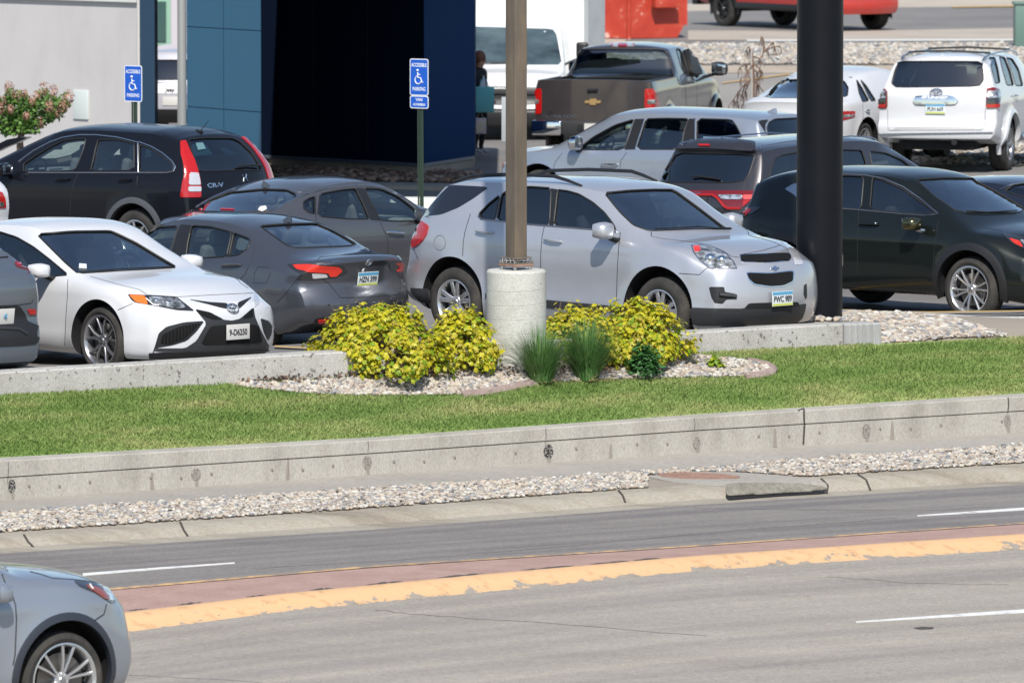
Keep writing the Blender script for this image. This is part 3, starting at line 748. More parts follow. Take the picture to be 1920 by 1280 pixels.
def cam_car():
    c = Car('white_sedan', S_CAM, PO[1], WHITEP, 'white sedan with honeycomb grille and black machined wheels parked nose to the low wall', PGRP)
    A = lambda p: K(0, 340, 3.556, p); c.cavity(); gm = grille_mat()
    c.window(A([(248, 352), (480, 333), (735, 330), (790, 352), (900, 405), (1000, 465), (1185, 576), (1000, 588), (800, 598), (522, 616), (440, 545), (350, 455)]), GL_WS, name='windshield')
    c.window(A([(-150, 322), (0, 337), (110, 372), (220, 435), (330, 520), (455, 625), (360, 632), (200, 640), (-160, 650)]), GL_MID, True)
    c.window(A([(-185, 320), (-300, 322), (-420, 345), (-510, 430), (-480, 560), (-330, 640), (-195, 650)]), GL_MID, True)
    hl = c.decal('headlight', A([(850, 752), (985, 760), (1180, 772), (1215, 800), (1300, 865), (1180, 860), (1040, 832), (900, 808), (875, 790)]), LENSD, off=.004, g=4)
    c.decal('turn_signal', A([(858, 757), (965, 764), (988, 824), (905, 806)]), AMB, off=.008, g=3, parent=hl)
    c.decal('lamp_glass', A([(990, 768), (1175, 780), (1205, 805), (1240, 840), (1180, 850), (1050, 830), (1010, 826)]), LENS, off=.008, g=3, parent=hl)
    for q in ((1040, 798), (1120, 815)): p, n = c.hit(*A([q])[0], .004); MB().sphere(p, .028, 8).obj('lamp_bulb', CHR, hl)
    c.line('lamp_strip', A([(975, 785), (1020, 825), (1060, 832)]), .007, WHITE_TXT, off=.012, parent=hl)
    c.decal('headlight', A([(1692, 735), (1722, 770), (1730, 810), (1698, 840), (1690, 800)]), CLEARL, off=.006, g=3)
    c.decal('grille', A([(1255, 786), (1400, 806), (1515, 812), (1515, 850), (1470, 842), (1380, 818)]), RUB, off=.004, g=4)
    c.decal('grille', A([(1585, 808), (1684, 768), (1600, 845), (1585, 850)]), RUB, off=.004, g=4)
    fr = c.decal('grille_frame', A([(1296, 850), (1400, 872), (1490, 922), (1545, 928), (1600, 915), (1690, 838), (1700, 905), (1735, 985), (1790, 1092), (1812, 1108), (1790, 1128), (1350, 1134), (1030, 1134), (1048, 1112), (1235, 1112), (1310, 1062), (1378, 945)]), GREYPL, off=.004, g=6)
    c.decal('grille_mesh', A([(1305, 858), (1400, 876), (1485, 918), (1420, 920), (1345, 895)]), gm, off=.010, g=4, parent=fr)
    c.decal('grille_mesh', A([(1612, 914), (1682, 846), (1684, 905)]), gm, off=.010, g=4, parent=fr)
    c.decal('grille_mesh', A([(1402, 966), (1490, 958), (1718, 955), (1745, 1074), (1560, 1080), (1337, 1088)]), gm, off=.012, g=4, parent=fr)
    f = c.decal('side_intake', A([(1362, 930), (1230, 938), (1110, 968), (1058, 1012), (1038, 1080), (1015, 1150), (1000, 1172), (1045, 1110), (1150, 1092), (1245, 1062), (1310, 1000)]), BLK, off=.004, g=5, rnd=1)
    c.decal('grille_mesh', A([(1340, 942), (1200, 966), (1085, 1020), (1070, 1080), (1125, 1088), (1230, 1050), (1290, 995)]), gm, off=.008, g=4, parent=f)
    c.decal('side_intake', A([(1736, 912), (1790, 930), (1812, 962), (1810, 1015), (1785, 1062), (1755, 1000)]), BLK, off=.004, g=4)
    c.decal('lower_lip', A([(995, 1140), (1790, 1124), (1808, 1138), (1500, 1168), (1000, 1180)]), BLK, off=.02, g=6)
    badge_ovals(c, *A([(1548, 848)])[0], .15, CHR, off=.012)
    c.plate(*A([(1574, 1001)])[0], '9-D6250', 'grey', off=.03)
    c.seams([A([(600, 632), (800, 690), (930, 722), (980, 756)]), A([(452, 655), (450, 760), (440, 900), (432, 1095)]), A([(785, 858), (890, 812)])])
    c.seams([A([(980, 757), (1190, 770), (1400, 758), (1688, 744)])], mirror=False)
    c.line('wiper', A([(660, 602), (800, 592), (960, 586), (1140, 578)]), .007, BLK, off=.015); c.line('wiper', A([(540, 610), (760, 598)]), .007, BLK, off=.015)
    c.decal('window_sticker', A([(528, 548), (576, 552), (578, 580), (526, 578)]), mat('sticker_pale', (.55, .6, .6), .5), off=.004, g=4, rnd=0, thick=.006)
    c.mirror_pod(.60, 1.0, size=(.15, .2, .135), y=1.0); c.auto_glass(rear=True); c.interior(seats=[(-.15, (-.37, .37)), (-1.0, (-.42, 0, .42))], light=True)
    c.wheels('ten_y', .246, RIMG, gang=R(90)); c.finish()

# ---------------------------------------------------------------- dark grey sedan, rear to camera
GREYP = paint('paint_dark_grey', (.085, .092, .11), metal=.6, rough=.34)
S_VER = dict(L=4.495, W=1.74, WB=2.62, FO=.86, RO=1.0, TR=.315, RA=.37, az=.02, sm=1,
  top=[(-2.31, 1.02), (-2.2, 1.075), (-1.95, 1.09), (-1.75, 1.12), (-1.3, 1.29), (-.9, 1.405), (-.4, 1.455), (.1, 1.45), (.45, 1.38), (1.15, 1.02), (1.3, .985), (1.9, .88), (2.18, .70)],
  belt=[(-2.31, .92), (-1.5, .99), (-.9, .97), (0, .93), (1.2, .88), (2.18, .62)], bot=[(-2.31, .36), (-1.8, .22), (1.6, .18), (2.18, .18)],
  wm=[(-2.31, .79), (-2.0, .85), (-1.31, .872), (0, .86), (1.31, .87), (1.9, .84), (2.18, .74)],
  we=[(-2.31, .62), (-1.95, .62), (-1.3, .58), (-.5, .57), (.3, .56), (1.1, .70), (2.18, .6)], dr=[(-2.31, .03), (-1.3, .06), (0, .05), (.8, .07), (1.2, .04), (2.18, .04)],
  nose=[(.12, .12), (.3, 0), (.6, .02), (.85, .2)], tail=[(.3, .13), (.42, .05), (.55, .0), (.66, .03), (.78, .09), (.95, .05), (1.05, -.02)], cf=.36, cr=.26, cab=(-1.75, 1.05), crease=[(.72, .05, .010)])
def ver():
    c = Car('grey_sedan', S_VER, PO[2], GREYP, 'dark grey sedan seen from behind with boomerang tail lamps beside the yellow shrub', PGRP)
    A = lambda p: K(240, 300, 3.368, p); B = lambda p: K(0, 340, 3.556, p); c.cavity()
    c.window(A([(830, 416), (1000, 404), (1185, 399), (1275, 436), (1375, 490), (1440, 530), (1400, 543), (1060, 557), (1000, 538), (905, 470)]), GL_WS, name='rear_window')
    c.window(B([(895, 376), (950, 332), (1050, 305), (1186, 297), (1166, 380), (1116, 503), (1000, 510), (872, 508)]), GL_CLEAR, True)
    c.window(A([(402, 414), (520, 420), (655, 455), (622, 610), (480, 618), (364, 620), (378, 520)]), GL_CLEAR, True)
    c.window(A([(668, 458), (765, 496), (772, 522), (755, 560), (700, 598), (636, 608)]), GL_CLEAR, True)
    c.decal('window_pillar', A([(330, 408), (400, 412), (376, 520), (362, 622), (262, 625), (300, 500)]), BLK, off=.003, rnd=0, mirror=True)
    c.decal('window_pillar', A([(650, 450), (672, 458), (640, 610), (618, 612)]), BLK, off=.002, rnd=0, mirror=True)
    for sgn, P, Q, W_ in ((0, [(1003, 658), (1200, 660), (1360, 672), (1388, 700), (1355, 722), (1270, 745), (1160, 757), (1060, 758), (1092, 718), (1040, 690)], [(1040, 667), (1150, 663), (1335, 676), (1350, 700), (1310, 735), (1272, 735), (1262, 712), (1130, 705), (1070, 692)], [(1160, 716), (1250, 720), (1260, 740), (1165, 748)]),
                          (1, [(1648, 655), (1690, 640), (1735, 640), (1752, 670), (1757, 714), (1690, 712), (1652, 690)], [(1690, 652), (1735, 648), (1742, 690), (1712, 708), (1692, 700), (1712, 680)], [(1738, 655), (1750, 670), (1754, 705), (1744, 706)])):
        t = c.decal('taillight', A(P), LENSD, off=.008, g=4); c.decal('red_lens', A(Q), REDO, off=.016, g=3, parent=t); c.decal('reverse_lens', A(W_), CLEARL, off=.015, g=3, parent=t)
    c.plate(*A([(1510, 748)])[0], 'HZN 399', off=.012); badge_ring(c, *A([(1520, 645)])[0], .085, CHR)
    c.text('VERSA', *A([(1297, 641)])[0], .05, sx=1.5); c.text('SV', *A([(1697, 622)])[0], .045, sx=1.2)
    c.seams([A([(1180, 640), (1205, 700), (1240, 762), (1275, 785), (1340, 870), (1520, 866), (1700, 850), (1722, 815), (1716, 735)]), A([(1190, 640), (1215, 612), (1400, 598), (1600, 590), (1700, 605), (1722, 640)])], mirror=False)
    c.seams([A([(800, 552), (775, 640), (740, 720), (700, 760)]), A([(1060, 760), (1000, 840), (940, 900)]), A([(345, 400), (300, 620), (290, 700)])])
    c.line('fuel_door', A([(820, 675), (895, 680), (898, 725), (872, 778), (795, 776), (796, 720), (820, 675)]), .003, RUB, off=0)
    c.handle(*A([(598, 670), (714, 664)]), m=c.paint)
    c.decal('lower_bumper', A([(1170, 1060), (1180, 1000), (1290, 985), (1500, 972), (1750, 940), (1790, 960), (1780, 1040), (1500, 1100), (1200, 1100)]), BLK, off=.006, g=6)
    c.decal('reflector', A([(1198, 1008), (1285, 1004), (1272, 1025), (1200, 1028)]), REDL, off=.02, g=3)
    c.line('chrome_strip', A([(1285, 1070), (1340, 1022), (1420, 1016), (1600, 1010)]), .014, CHR, off=.02)
    for q in ((1268, 912), (1450, 898), (1660, 880)): p, n = c.hit(*A([q])[0], .0); MB().sphere(p, .014, 6).obj('parking_sensor', GREYPL, c.root)
    fin(c, -.95, h=.085); c.mirror_pod(.62, 1.0, y=.95, size=(.14, .19, .13)); c.auto_glass(front=True); c.interior(seats=[(-.15, (-.36, .36)), (-.95, (-.4, 0, .4))]); c.wheels('multi', .205); c.finish()

# ---------------------------------------------------------------- black suv, far left
BLACKP = paint('paint_black', (.008, .009, .014), metal=.2, rough=.3, dirt=.003, coat=.38, spec=.15)
S_CRV = dict(L=4.56, W=1.82, WB=2.62, FO=.95, RO=.985, TR=.355, RA=.415,
  top=[(-2.3, 1.60), (-1.9, 1.65), (-1.2, 1.685), (-.4, 1.69), (.1, 1.66), (.5, 1.55), (1.0, 1.32), (1.45, 1.11), (1.6, 1.08), (2.1, .98), (2.26, .86)],
  belt=[(-2.3, 1.16), (-.5, 1.11), (.9, 1.07), (1.4, 1.02), (2.26, .8)], bot=[(-2.3, .34), (-1.8, .24), (1.8, .22), (2.26, .24)],
  wm=[(-2.3, .84), (-2.0, .895), (-1.3, .91), (1.3, .91), (1.9, .88), (2.26, .78)], we=[(-2.3, .62), (-1.5, .61), (0, .62), (.4, .61), (1.0, .72), (1.5, .78), (2.26, .66)],
  dr=[(-2.3, .06), (0, .05), (.7, .08), (1.3, .05), (2.26, .05)], nose=[(.2, .1), (.4, 0), (.8, .05), (1.0, .2)], tail=[(.3, .12), (.45, 0), (.7, .01), (.95, .05), (1.18, .12), (1.4, .28), (1.62, .52)],
  cf=.3, cr=.18, rampr=.95, kr=1.0, cab=(-2.0, 1.4), crease=[(.95, .04, .008)])
def crv():
    c = Car('black_suv', S_CRV, PO[3], BLACKP, 'black compact suv with tall red tail lamps and a roof antenna before the pale wall', PGRP)
    A = lambda p: K(0, 230, 6.4, p); B = lambda p: K(200, 230, 5.333, p); c.cavity()
    c.window(A([(285, 495), (420, 402), (600, 292), (760, 215), (900, 195), (1035, 192), (1000, 330), (905, 575), (600, 585), (280, 588)]), GL_CLEAR, True)
    c.window(A([(1180, 205), (1400, 202), (1570, 240), (1608, 250), (1608, 575), (1085, 578), (1110, 480), (1150, 300)]), GL_CLEAR, True)
    c.window(B([(326, 217), (450, 265), (560, 335), (645, 400), (672, 440), (655, 478), (560, 488), (326, 488)]), GL_MID, True)
    c.window(B([(815, 172), (950, 154), (1250, 154), (1335, 192), (1450, 300), (1538, 440), (1535, 478), (1300, 478), (930, 488), (890, 400), (852, 290)]), GL_MID, name='rear_window')
    c.line('chrome_strip', A([(225, 470), (400, 340), (600, 235), (750, 180), (950, 148), (1150, 148), (1400, 175), (1650, 235)])+B([(330, 195), (450, 240), (560, 305), (655, 385), (688, 440), (670, 485), (600, 500), (330, 500)])+A([(1650, 600), (940, 600), (340, 600)]), .009, SATIN, off=.003, mirror=True)
    c.line('chrome_strip', A([(1655, 250), (1660, 600)]), .006, SATIN, off=.003, mirror=True)
    for P, W1, W2 in (([(735, 190), (790, 180), (830, 280), (880, 380), (915, 490), (935, 580), (942, 690), (940, 748), (735, 748), (755, 620), (775, 520), (770, 430), (740, 300)], [(825, 502), (912, 506), (928, 580), (934, 624), (815, 624)], [(812, 640), (937, 640), (939, 690), (812, 690)]),):
        t = c.decal('taillight', B(P), REDL, off=.012, g=4, mirror=True); c.decal('reverse_lens', B(W1), CLEARL, off=.02, g=3, parent=t); c.decal('reverse_lens', B(W2), CLEARL, off=.02, g=3, parent=t)
    c.line('rear_wiper', B([(1300, 448), (1420, 436), (1530, 442)]), .014, BLK, off=.03)
    c.decal('window_sticker', B([(890, 205), (960, 200), (990, 262), (915, 275)]), mat('sticker_teal', (.10, .2, .22), .5), off=.004, g=5, rnd=0, thick=.004)
    badge_h(c, *B([(1378, 553)])[0], .11, CHR); c.text('CR-V', *B([(1085, 628)])[0], .075, sx=1.5, bold=.002)
    arch_trim(c, mat('arch_grey', (.07, .075, .085), .45), .06)
    c.seams([A([(940, 608), (880, 740), (850, 900), (840, 1120)]), A([(1650, 640), (1640, 760), (1500, 880), (1400, 980)]), B([(780, 755), (950, 750), (1100, 740)]), A([(1400, 745), (1900, 740)])])
    c.handle(*A([(680, 688), (840, 680)])); c.handle(*A([(1430, 692), (1585, 690)]))
    p, n = c.hit(*B([(930, 92)])[0]); MB().tube([p-Vector((.05, 0, .0)), p+Vector((.05, 0, .01))], [.012, .022], 8).tube([p, p+Vector((-.2, 0, .19))*.72], [.006, .003], 6).obj('antenna', BLK, c.root)
    c.mirror_pod(.72, 1.13, y=1.02); c.auto_glass(front=True); c.interior(seats=[(.0, (-.38, .38)), (-.85, (-.42, 0, .42))]); c.wheels('multi', .215, n=7); c.finish()

# ---------------------------------------------------------------- grey sedan behind
GREY2 = paint('paint_warm_grey', (.115, .115, .125), metal=.6, rough=.34)
S_OPT = dict(L=4.855, W=1.86, WB=2.805, FO=.95, RO=1.1, TR=.33, RA=.39, az=.02, sm=1,
  top=[(-2.5, 1.0), (-2.3, 1.07), (-2.0, 1.10), (-1.3, 1.33), (-.7, 1.45), (-.2, 1.47), (.25, 1.43), (.7, 1.24), (1.2, 1.0), (1.35, .97), (2.0, .88), (2.35, .70)],
  belt=[(-2.5, .94), (-1.4, 1.0), (0, .96), (1.1, .90), (2.35, .64)], bot=[(-2.5, .3), (-1.9, .2), (1.9, .17), (2.35, .17)],
  wm=[(-2.5, .82), (-2.0, .91), (-1.3, .93), (1.4, .93), (1.95, .9), (2.35, .78)], we=[(-2.5, .64), (-1.9, .64), (-1.2, .59), (0, .60), (.3, .59), (1.1, .76), (2.35, .62)],
  dr=[(-2.5, .03), (-1.2, .06), (0, .05), (.8, .07), (1.2, .04), (2.35, .04)], nose=[(.12, .12), (.3, 0), (.6, .02), (.85, .2)], tail=[(.3, .1), (.5, 0), (.9, .05), (1.1, .0)], cf=.36, cr=.26, cab=(-1.85, 1.1))
def opt():
    c = Car('grey_sedan', S_OPT, PO[4], GREY2, 'mid grey sedan behind the dark one, silver window strip and shark fin', PGRP)
    A = lambda p: K(240, 300, 3.368, p); c.cavity()
    c.window(A([(375, 320), (500, 258), (640, 205), (850, 184), (1000, 188), (1055, 212), (1062, 235), (1005, 270), (898, 326), (640, 330)]), GL_WS, name='rear_window')
    c.window(A([(1212, 214), (1350, 188), (1438, 181), (1488, 280), (1526, 372), (1400, 373), (1197, 356)]), GL_CLEAR, True)
    c.window(A([(1108, 265), (1140, 243), (1180, 230), (1180, 342), (1140, 333), (1110, 312)]), GL_MID, True)
    c.window(A([(1490, 178), (1600, 184), (1700, 228), (1790, 293), (1845, 350), (1838, 384), (1700, 387), (1592, 380), (1535, 270)]), GL_CLEAR, True)
    c.line('chrome_strip', A([(918, 326), (1000, 272), (1100, 222), (1250, 178), (1450, 158), (1600, 172), (1750, 230), (1870, 310)]), .012, SATIN, off=.004, mirror=True)
    c.decal('window_pillar', A([(1440, 176), (1486, 178), (1530, 260), (1592, 384), (1532, 378)]), BLK, off=.003, rnd=0, mirror=True)
    c.handle(*A([(1632, 456), (1734, 462)]), m=CHR)
    c.decal('brake_lamp', A([(582, 304), (672, 307), (670, 313), (582, 310)]), REDL, off=.003, g=4)
    c.decal('paper_note', A([(820, 315), (835, 295), (870, 290), (878, 308), (845, 325)]), WHITE_TXT, off=.004, g=4, thick=.004)
    c.seams([A([(1185, 225), (1186, 380)]), A([(1590, 385), (1640, 500), (1640, 640)])]); fin(c, -1.1, h=.08)
    c.mirror_pod(.62, 1.0); c.auto_glass(front=True); c.interior(seats=[(-.1, (-.37, .37)), (-1.0, (-.42, 0, .42))]); c.wheels('multi', .23); c.finish()
# ---------------------------------------------------------------- dark green crossover on the right
LEXP = paint('paint_dark_green', (.010, .0135, .0125), metal=.4, rough=.3, dirt=.006, coat=.6, spec=.25)
S_LX = dict(L=4.66, W=1.865, WB=2.69, FO=.96, RO=1.01, TR=.372, RA=.44,
  top=[(-2.36, 1.50), (-2.1, 1.56), (-1.6, 1.63), (-.9, 1.675), (-.3, 1.68), (.2, 1.635), (.5, 1.53), (1.05, 1.22), (1.35, 1.09), (1.5, 1.07), (2.0, .99), (2.31, .80)],
  belt=[(-2.36, 1.12), (-1.2, 1.10), (.9, 1.05), (1.4, .99), (2.31, .74)], bot=[(-2.36, .38), (-1.8, .29), (1.8, .27), (2.31, .22)],
  wm=[(-2.36, .82), (-2.0, .90), (-1.3, .932), (0, .91), (1.35, .932), (1.9, .90), (2.31, .78)], we=[(-2.36, .60), (-1.5, .58), (0, .62), (.4, .60), (1.0, .74), (1.4, .80), (2.31, .64)],
  dr=[(-2.36, .05), (0, .05), (.6, .08), (1.3, .05), (2.31, .05)], nose=[(.2, .1), (.4, 0), (.7, .05), (.95, .2)], tail=[(.3, .1), (.5, 0), (.85, .03), (1.05, .08), (1.2, .20), (1.5, .28)],
  cf=.34, cr=.22, cab=(-1.9, 1.3), crease=[(.90, .05, .010), (.38, .07, -.01)])
def lex():
    c = Car('dark_crossover', S_LX, PO[5], LEXP, 'very dark green crossover with gold tinted mirror parked behind the thick black pole', PGRP)
    A = lambda p: K(1380, 220, 3.2, p); c.cavity()
    c.window(A([(1078, 374), (1250, 363), (1440, 366), (1500, 402), (1600, 465), (1735, 548), (1700, 572), (1380, 573), (1310, 556), (1200, 482)]), GL_WS, name='windshield')
    c.window(A([(818, 360), (880, 378), (1000, 430), (1110, 510), (1200, 572), (1130, 580), (1000, 572), (802, 555)]), GL_MID, True)
    c.window(A([(370, 440), (450, 385), (560, 358), (660, 348), (768, 354), (750, 552), (640, 545), (450, 520), (380, 480)]), GL_DARK, True)
    c.decal('chrome_strip', A([(292, 430), (340, 402), (365, 395), (365, 480), (345, 462)]), SATIN, off=.004, mirror=True)
    c.line('chrome_strip', A([(400, 400), (560, 350), (660, 342), (780, 348), (880, 366), (1000, 415), (1110, 492), (1215, 580), (1140, 590), (1000, 580), (750, 556), (640, 548), (400, 510)]), .008, SATIN, off=.004, mirror=True)
    t = c.decal('taillight', A([(10, 560), (30, 545), (130, 535), (150, 545), (95, 580), (20, 600)]), LENSD, off=.008, g=4, mirror=True); c.decal('red_lens', A([(22, 560), (95, 548), (88, 570), (28, 582)]), REDL, off=.014, g=3, parent=t)
    h = c.decal('headlight', A([(1590, 690), (1728, 720), (1900, 760), (1880, 800), (1728, 790), (1650, 755)]), LENSD, off=.006, g=4)
    c.decal('turn_signal', A([(1638, 728), (1700, 745), (1720, 782), (1665, 755)]), REDO, off=.012, g=3, parent=h)
    c.decal('lamp_glass', A([(1700, 735), (1800, 755), (1860, 790), (1740, 775)]), LENS, off=.012, g=3, parent=h)
    c.line('badge_strip', A([(640, 825), (640, 890)]), .010, SATIN, off=.006)
    c.decal('sill_cladding', A([(100, 960), (640, 1020), (1170, 1060), (1168, 1095), (640, 1070), (120, 1010)]), BLK, off=.008, mirror=True)
    arch_trim(c, BLK, .075)
    c.seams([A([(735, 560), (730, 700), (728, 940)]), A([(1215, 620), (1190, 780), (1175, 1040)]), A([(1365, 588), (1380, 625), (1450, 655), (1590, 680)]), A([(120, 640), (300, 700)])])
    c.handle(*A([(742, 642), (858, 645)])); p, n = c.hit(*A([(850, 642)])[0], .04); MB().sphere(p, .016, 6).obj('handle_cap', CHR, c.root)
    gold = paint('paint_gold_green', (.06, .06, .02), metal=.8, rough=.25)
    c.mirror_pod(.62, 1.11, m=gold, y=1.02, size=(.15, .21, .15), arm=SATIN)
    c.line('wiper', A([(1380, 570), (1500, 578), (1680, 568)]), .008, BLK, off=.02)
    c.auto_glass(rear=True, gm=GL_DARK); c.interior(seats=[(.0, (-.38, .38)), (-.95, (-.42, 0, .42))], light=False); c.wheels('twin_fine', .262, RIMS, n=6, gang=.2); c.finish()

# ---------------------------------------------------------------- dark suv with wide red lamp band
DURP = paint('paint_charcoal', (.052, .048, .054), metal=.6, rough=.33)
S_DUR = dict(L=5.11, W=1.925, WB=3.04, FO=.93, RO=1.10, TR=.39, RA=.46,
  top=[(-2.62, 1.73), (-2.2, 1.755), (-1.2, 1.79), (-.2, 1.80), (.4, 1.76), (.75, 1.66), (1.3, 1.36), (1.6, 1.2), (1.8, 1.17), (2.3, 1.09), (2.45, .95)],
  belt=[(-2.62, 1.20), (0, 1.14), (1.5, 1.08), (2.45, .88)], bot=[(-2.62, .42), (-2.0, .28), (2.0, .25), (2.45, .27)],
  wm=[(-2.62, .88), (-2.2, .945), (-1.5, .96), (1.5, .96), (2.1, .93), (2.45, .84)], we=[(-2.62, .70), (-1.5, .70), (.3, .70), (.7, .68), (1.4, .82), (2.45, .74)],
  dr=[(-2.62, .06), (.3, .06), (1, .09), (1.5, .06), (2.45, .05)], nose=[(.2, .1), (.5, 0), (.9, .05)], tail=[(.4, .1), (.55, 0), (.8, .02), (1.05, .05), (1.2, .12), (1.73, .42)], cf=.3, cr=.2, cab=(-2.3, 1.5), crease=[(1.0, .05, .01)])
def dur():
    c = Car('charcoal_suv', S_DUR, PO[6], DURP, 'charcoal suv with a full width red lamp band and rear wiper behind the silver crossover', PGRP)
    A = lambda p: K(1220, 250, 6.857, p); B = lambda p: K(1380, 220, 3.2, p); c.cavity()
    c.window(A([(335, 252), (1000, 262), (1280, 275), (1340, 280), (1305, 400), (1260, 535), (1200, 610), (1000, 636), (95, 626), (170, 495)]), GL_DARK, name='rear_window')
    c.window(A([(1600, 322), (1700, 278), (1860, 250), (1990, 240), (1960, 500), (1860, 520), (1560, 600), (1512, 612), (1540, 480)]), GL_DARK, True)
    c.window(B([(560, 196), (640, 194), (755, 198), (785, 285), (785, 400), (560, 420)]), GL_DARK, True); c.window(B([(800, 202), (900, 215), (1000, 258), (1060, 310), (1060, 400), (820, 400), (815, 285)]), GL_MID, True)
    sp = c.decal('spoiler', A([(350, 150), (500, 110), (1000, 120), (1340, 165), (1360, 240), (1320, 262), (1200, 255), (1000, 238), (700, 225), (330, 232), (320, 200)]), c.paint, off=.07, thick=.08, g=6)
    c.decal('brake_lamp', A([(660, 180), (800, 182), (798, 205), (658, 203)]), REDL, off=.09, g=4, parent=sp)
    b = c.decal('tail_lamp_band', A([(250, 735), (1190, 738), (1400, 740), (1375, 790), (1190, 950), (1150, 985), (980, 975), (860, 840), (790, 800), (250, 795)]), REDD, off=.008, g=5)
    c.line('red_lens', A([(300, 793), (450, 796), (800, 797), (862, 835), (950, 942), (1000, 968), (1150, 968)]), .016, REDL, off=.014, parent=b)
    c.decal('reverse_lens', A([(868, 793), (1178, 792), (1180, 850), (920, 850)]), LENS, off=.018, g=4, parent=b)
    c.decal('red_lens', A([(1195, 795), (1345, 797), (1300, 850), (1195, 850)]), mat('lamp_pink', (.75, .10, .09), .12, 0, 1), off=.018, g=4, parent=b)
    c.decal('red_lens', A([(1195, 860), (1290, 860), (1190, 948)]), REDL, off=.018, g=4, parent=b)
    c.text('D O D G E', *A([(520, 770)])[0], .042, sx=1.7, m=CHR, off=.012); c.text('NATIONAL', *A([(1000, 1126)])[0], .03, sx=1.3, m=WHITE_TXT)
    M = c.plate(*A([(600, 890)])[0], None, 'grey', off=.01)[0]; M.data.materials[0] = mat('plate_dark', (.03, .03, .035), .5)
    c.line('rear_wiper', A([(530, 572), (620, 560), (760, 580), (890, 597)]), .013, BLK, off=.025)
    c.seams([A([(1440, 150), (1400, 300), (1330, 500), (1200, 660), (1190, 940)])]); rails(c, -2.0, .3, .66, SATIN, .035, .012); fin(c, -2.0, h=.08)
    c.mirror_pod(1.0, 1.2); c.auto_glass(front=True); c.interior(seats=[(.2, (-.4, .4)), (-.8, (-.42, .42))]); c.wheels('multi', .26); c.finish()

# ---------------------------------------------------------------- silver suv further back
SILV2 = paint('paint_silver_blue', (.31, .35, .42), metal=.5, rough=.35)
S_ACA = dict(L=4.95, W=1.93, WB=2.86, FO=.98, RO=1.09, TR=.38, RA=.44,
  top=[(-2.52, 1.61), (-2.1, 1.63), (-1.2, 1.66), (-.3, 1.67), (.25, 1.63), (.6, 1.51), (1.0, 1.31), (1.35, 1.12), (1.5, 1.09), (2.2, 1.01), (2.41, .87)],
  belt=[(-2.52, 1.18), (0, 1.10), (1.5, 1.04), (2.41, .84)], bot=[(-2.52, .4), (2.41, .25)], wm=[(-2.52, .86), (-2.1, .94), (-1.4, .965), (1.4, .965), (2.0, .93), (2.41, .82)],
  we=[(-2.52, .68), (0, .68), (.6, .66), (1.2, .78), (2.41, .7)], dr=[(-2.52, .06), (.3, .06), (1, .09), (1.5, .05), (2.41, .05)], nose=[(.2, .1), (.5, 0), (.9, .08)], tail=[(.4, .1), (.6, 0), (1.0, .05), (1.2, .13), (1.7, .45)], cf=.32, cr=.2, cab=(-2.2, 1.28), crease=[(.98, .04, .01)])
def aca():
    c = Car('silver_suv', S_ACA, PO[7], SILV2, 'pale silver three row suv with chrome window pillar between the pickup and the charcoal suv', PGRP)
    A = lambda p: K(880, 0, 3.658, p); B = lambda p: K(1200, 60, 5.334, p); c.cavity()
    c.window(A([(738, 1028), (850, 940), (1000, 858), (1132, 818), (1100, 900), (1060, 1028)]), GL_CLEAR, True)
    c.window(A([(1210, 816), (1350, 812), (1505, 815), (1470, 900), (1450, 1025), (1145, 1025)]), GL_MID, True); c.window(A([(1562, 815), (1800, 822), (1835, 870), (1868, 935), (1850, 960), (1700, 1000), (1560, 1010)]), GL_DARK, True)
    c.decal('window_pillar', A([(1136, 818), (1205, 816), (1140, 1026), (1064, 1028)]), BLK, off=.003, rnd=0, mirror=True); c.decal('window_pillar', A([(1508, 815), (1545, 815), (1550, 1010), (1456, 1022), (1476, 900)]), BLK, off=.003, rnd=0, mirror=True)
    c.line('chrome_strip', A([(1205, 812), (1140, 1026)]), .008, SATIN, off=.006); c.line('chrome_strip', A([(1550, 812), (1553, 960)]), .012, SATIN, off=.006)
    c.decal('window_pillar', B([(1172, 886), (1285, 878), (1252, 930), (1255, 1000), (1290, 1058)]), BLK, off=.004, mirror=True)
    c.window(B([(1290, 905), (1345, 872), (1560, 862), (1700, 860), (1720, 900), (1720, 1100), (1320, 1100), (1285, 1040), (1270, 960)]), GL_MID, name='rear_window')
    h = c.decal('headlight', A([(132, 1120), (180, 1090), (242, 1083), (205, 1118), (150, 1150)]), LENS, off=.008, g=3); c.decal('turn_signal', A([(140, 1118), (175, 1098), (200, 1098), (160, 1122)]), REDO, off=.014, g=3, parent=h)
    c.seams([A([(640, 1050), (590, 1110), (570, 1180)]), A([(1080, 1045), (1040, 1100), (1030, 1180)]), A([(195, 1110), (222, 1180)])])
    for a, b in (((905, 1130), (1022, 1130)),): c.handle(*A([a, b]), m=CHR)
    c.handle(1128, 311, )if 0 else None
    c.mirror_pod(.74, 1.17, m=CHR, y=1.05, size=(.13, .21, .2)); c.auto_glass(front=True); c.interior(seats=[(.1, (-.4, .4)), (-.9, (-.42, 0, .42))]); fin(c, -1.9, h=.07)
    c.wheels('multi', .26); c.finish()

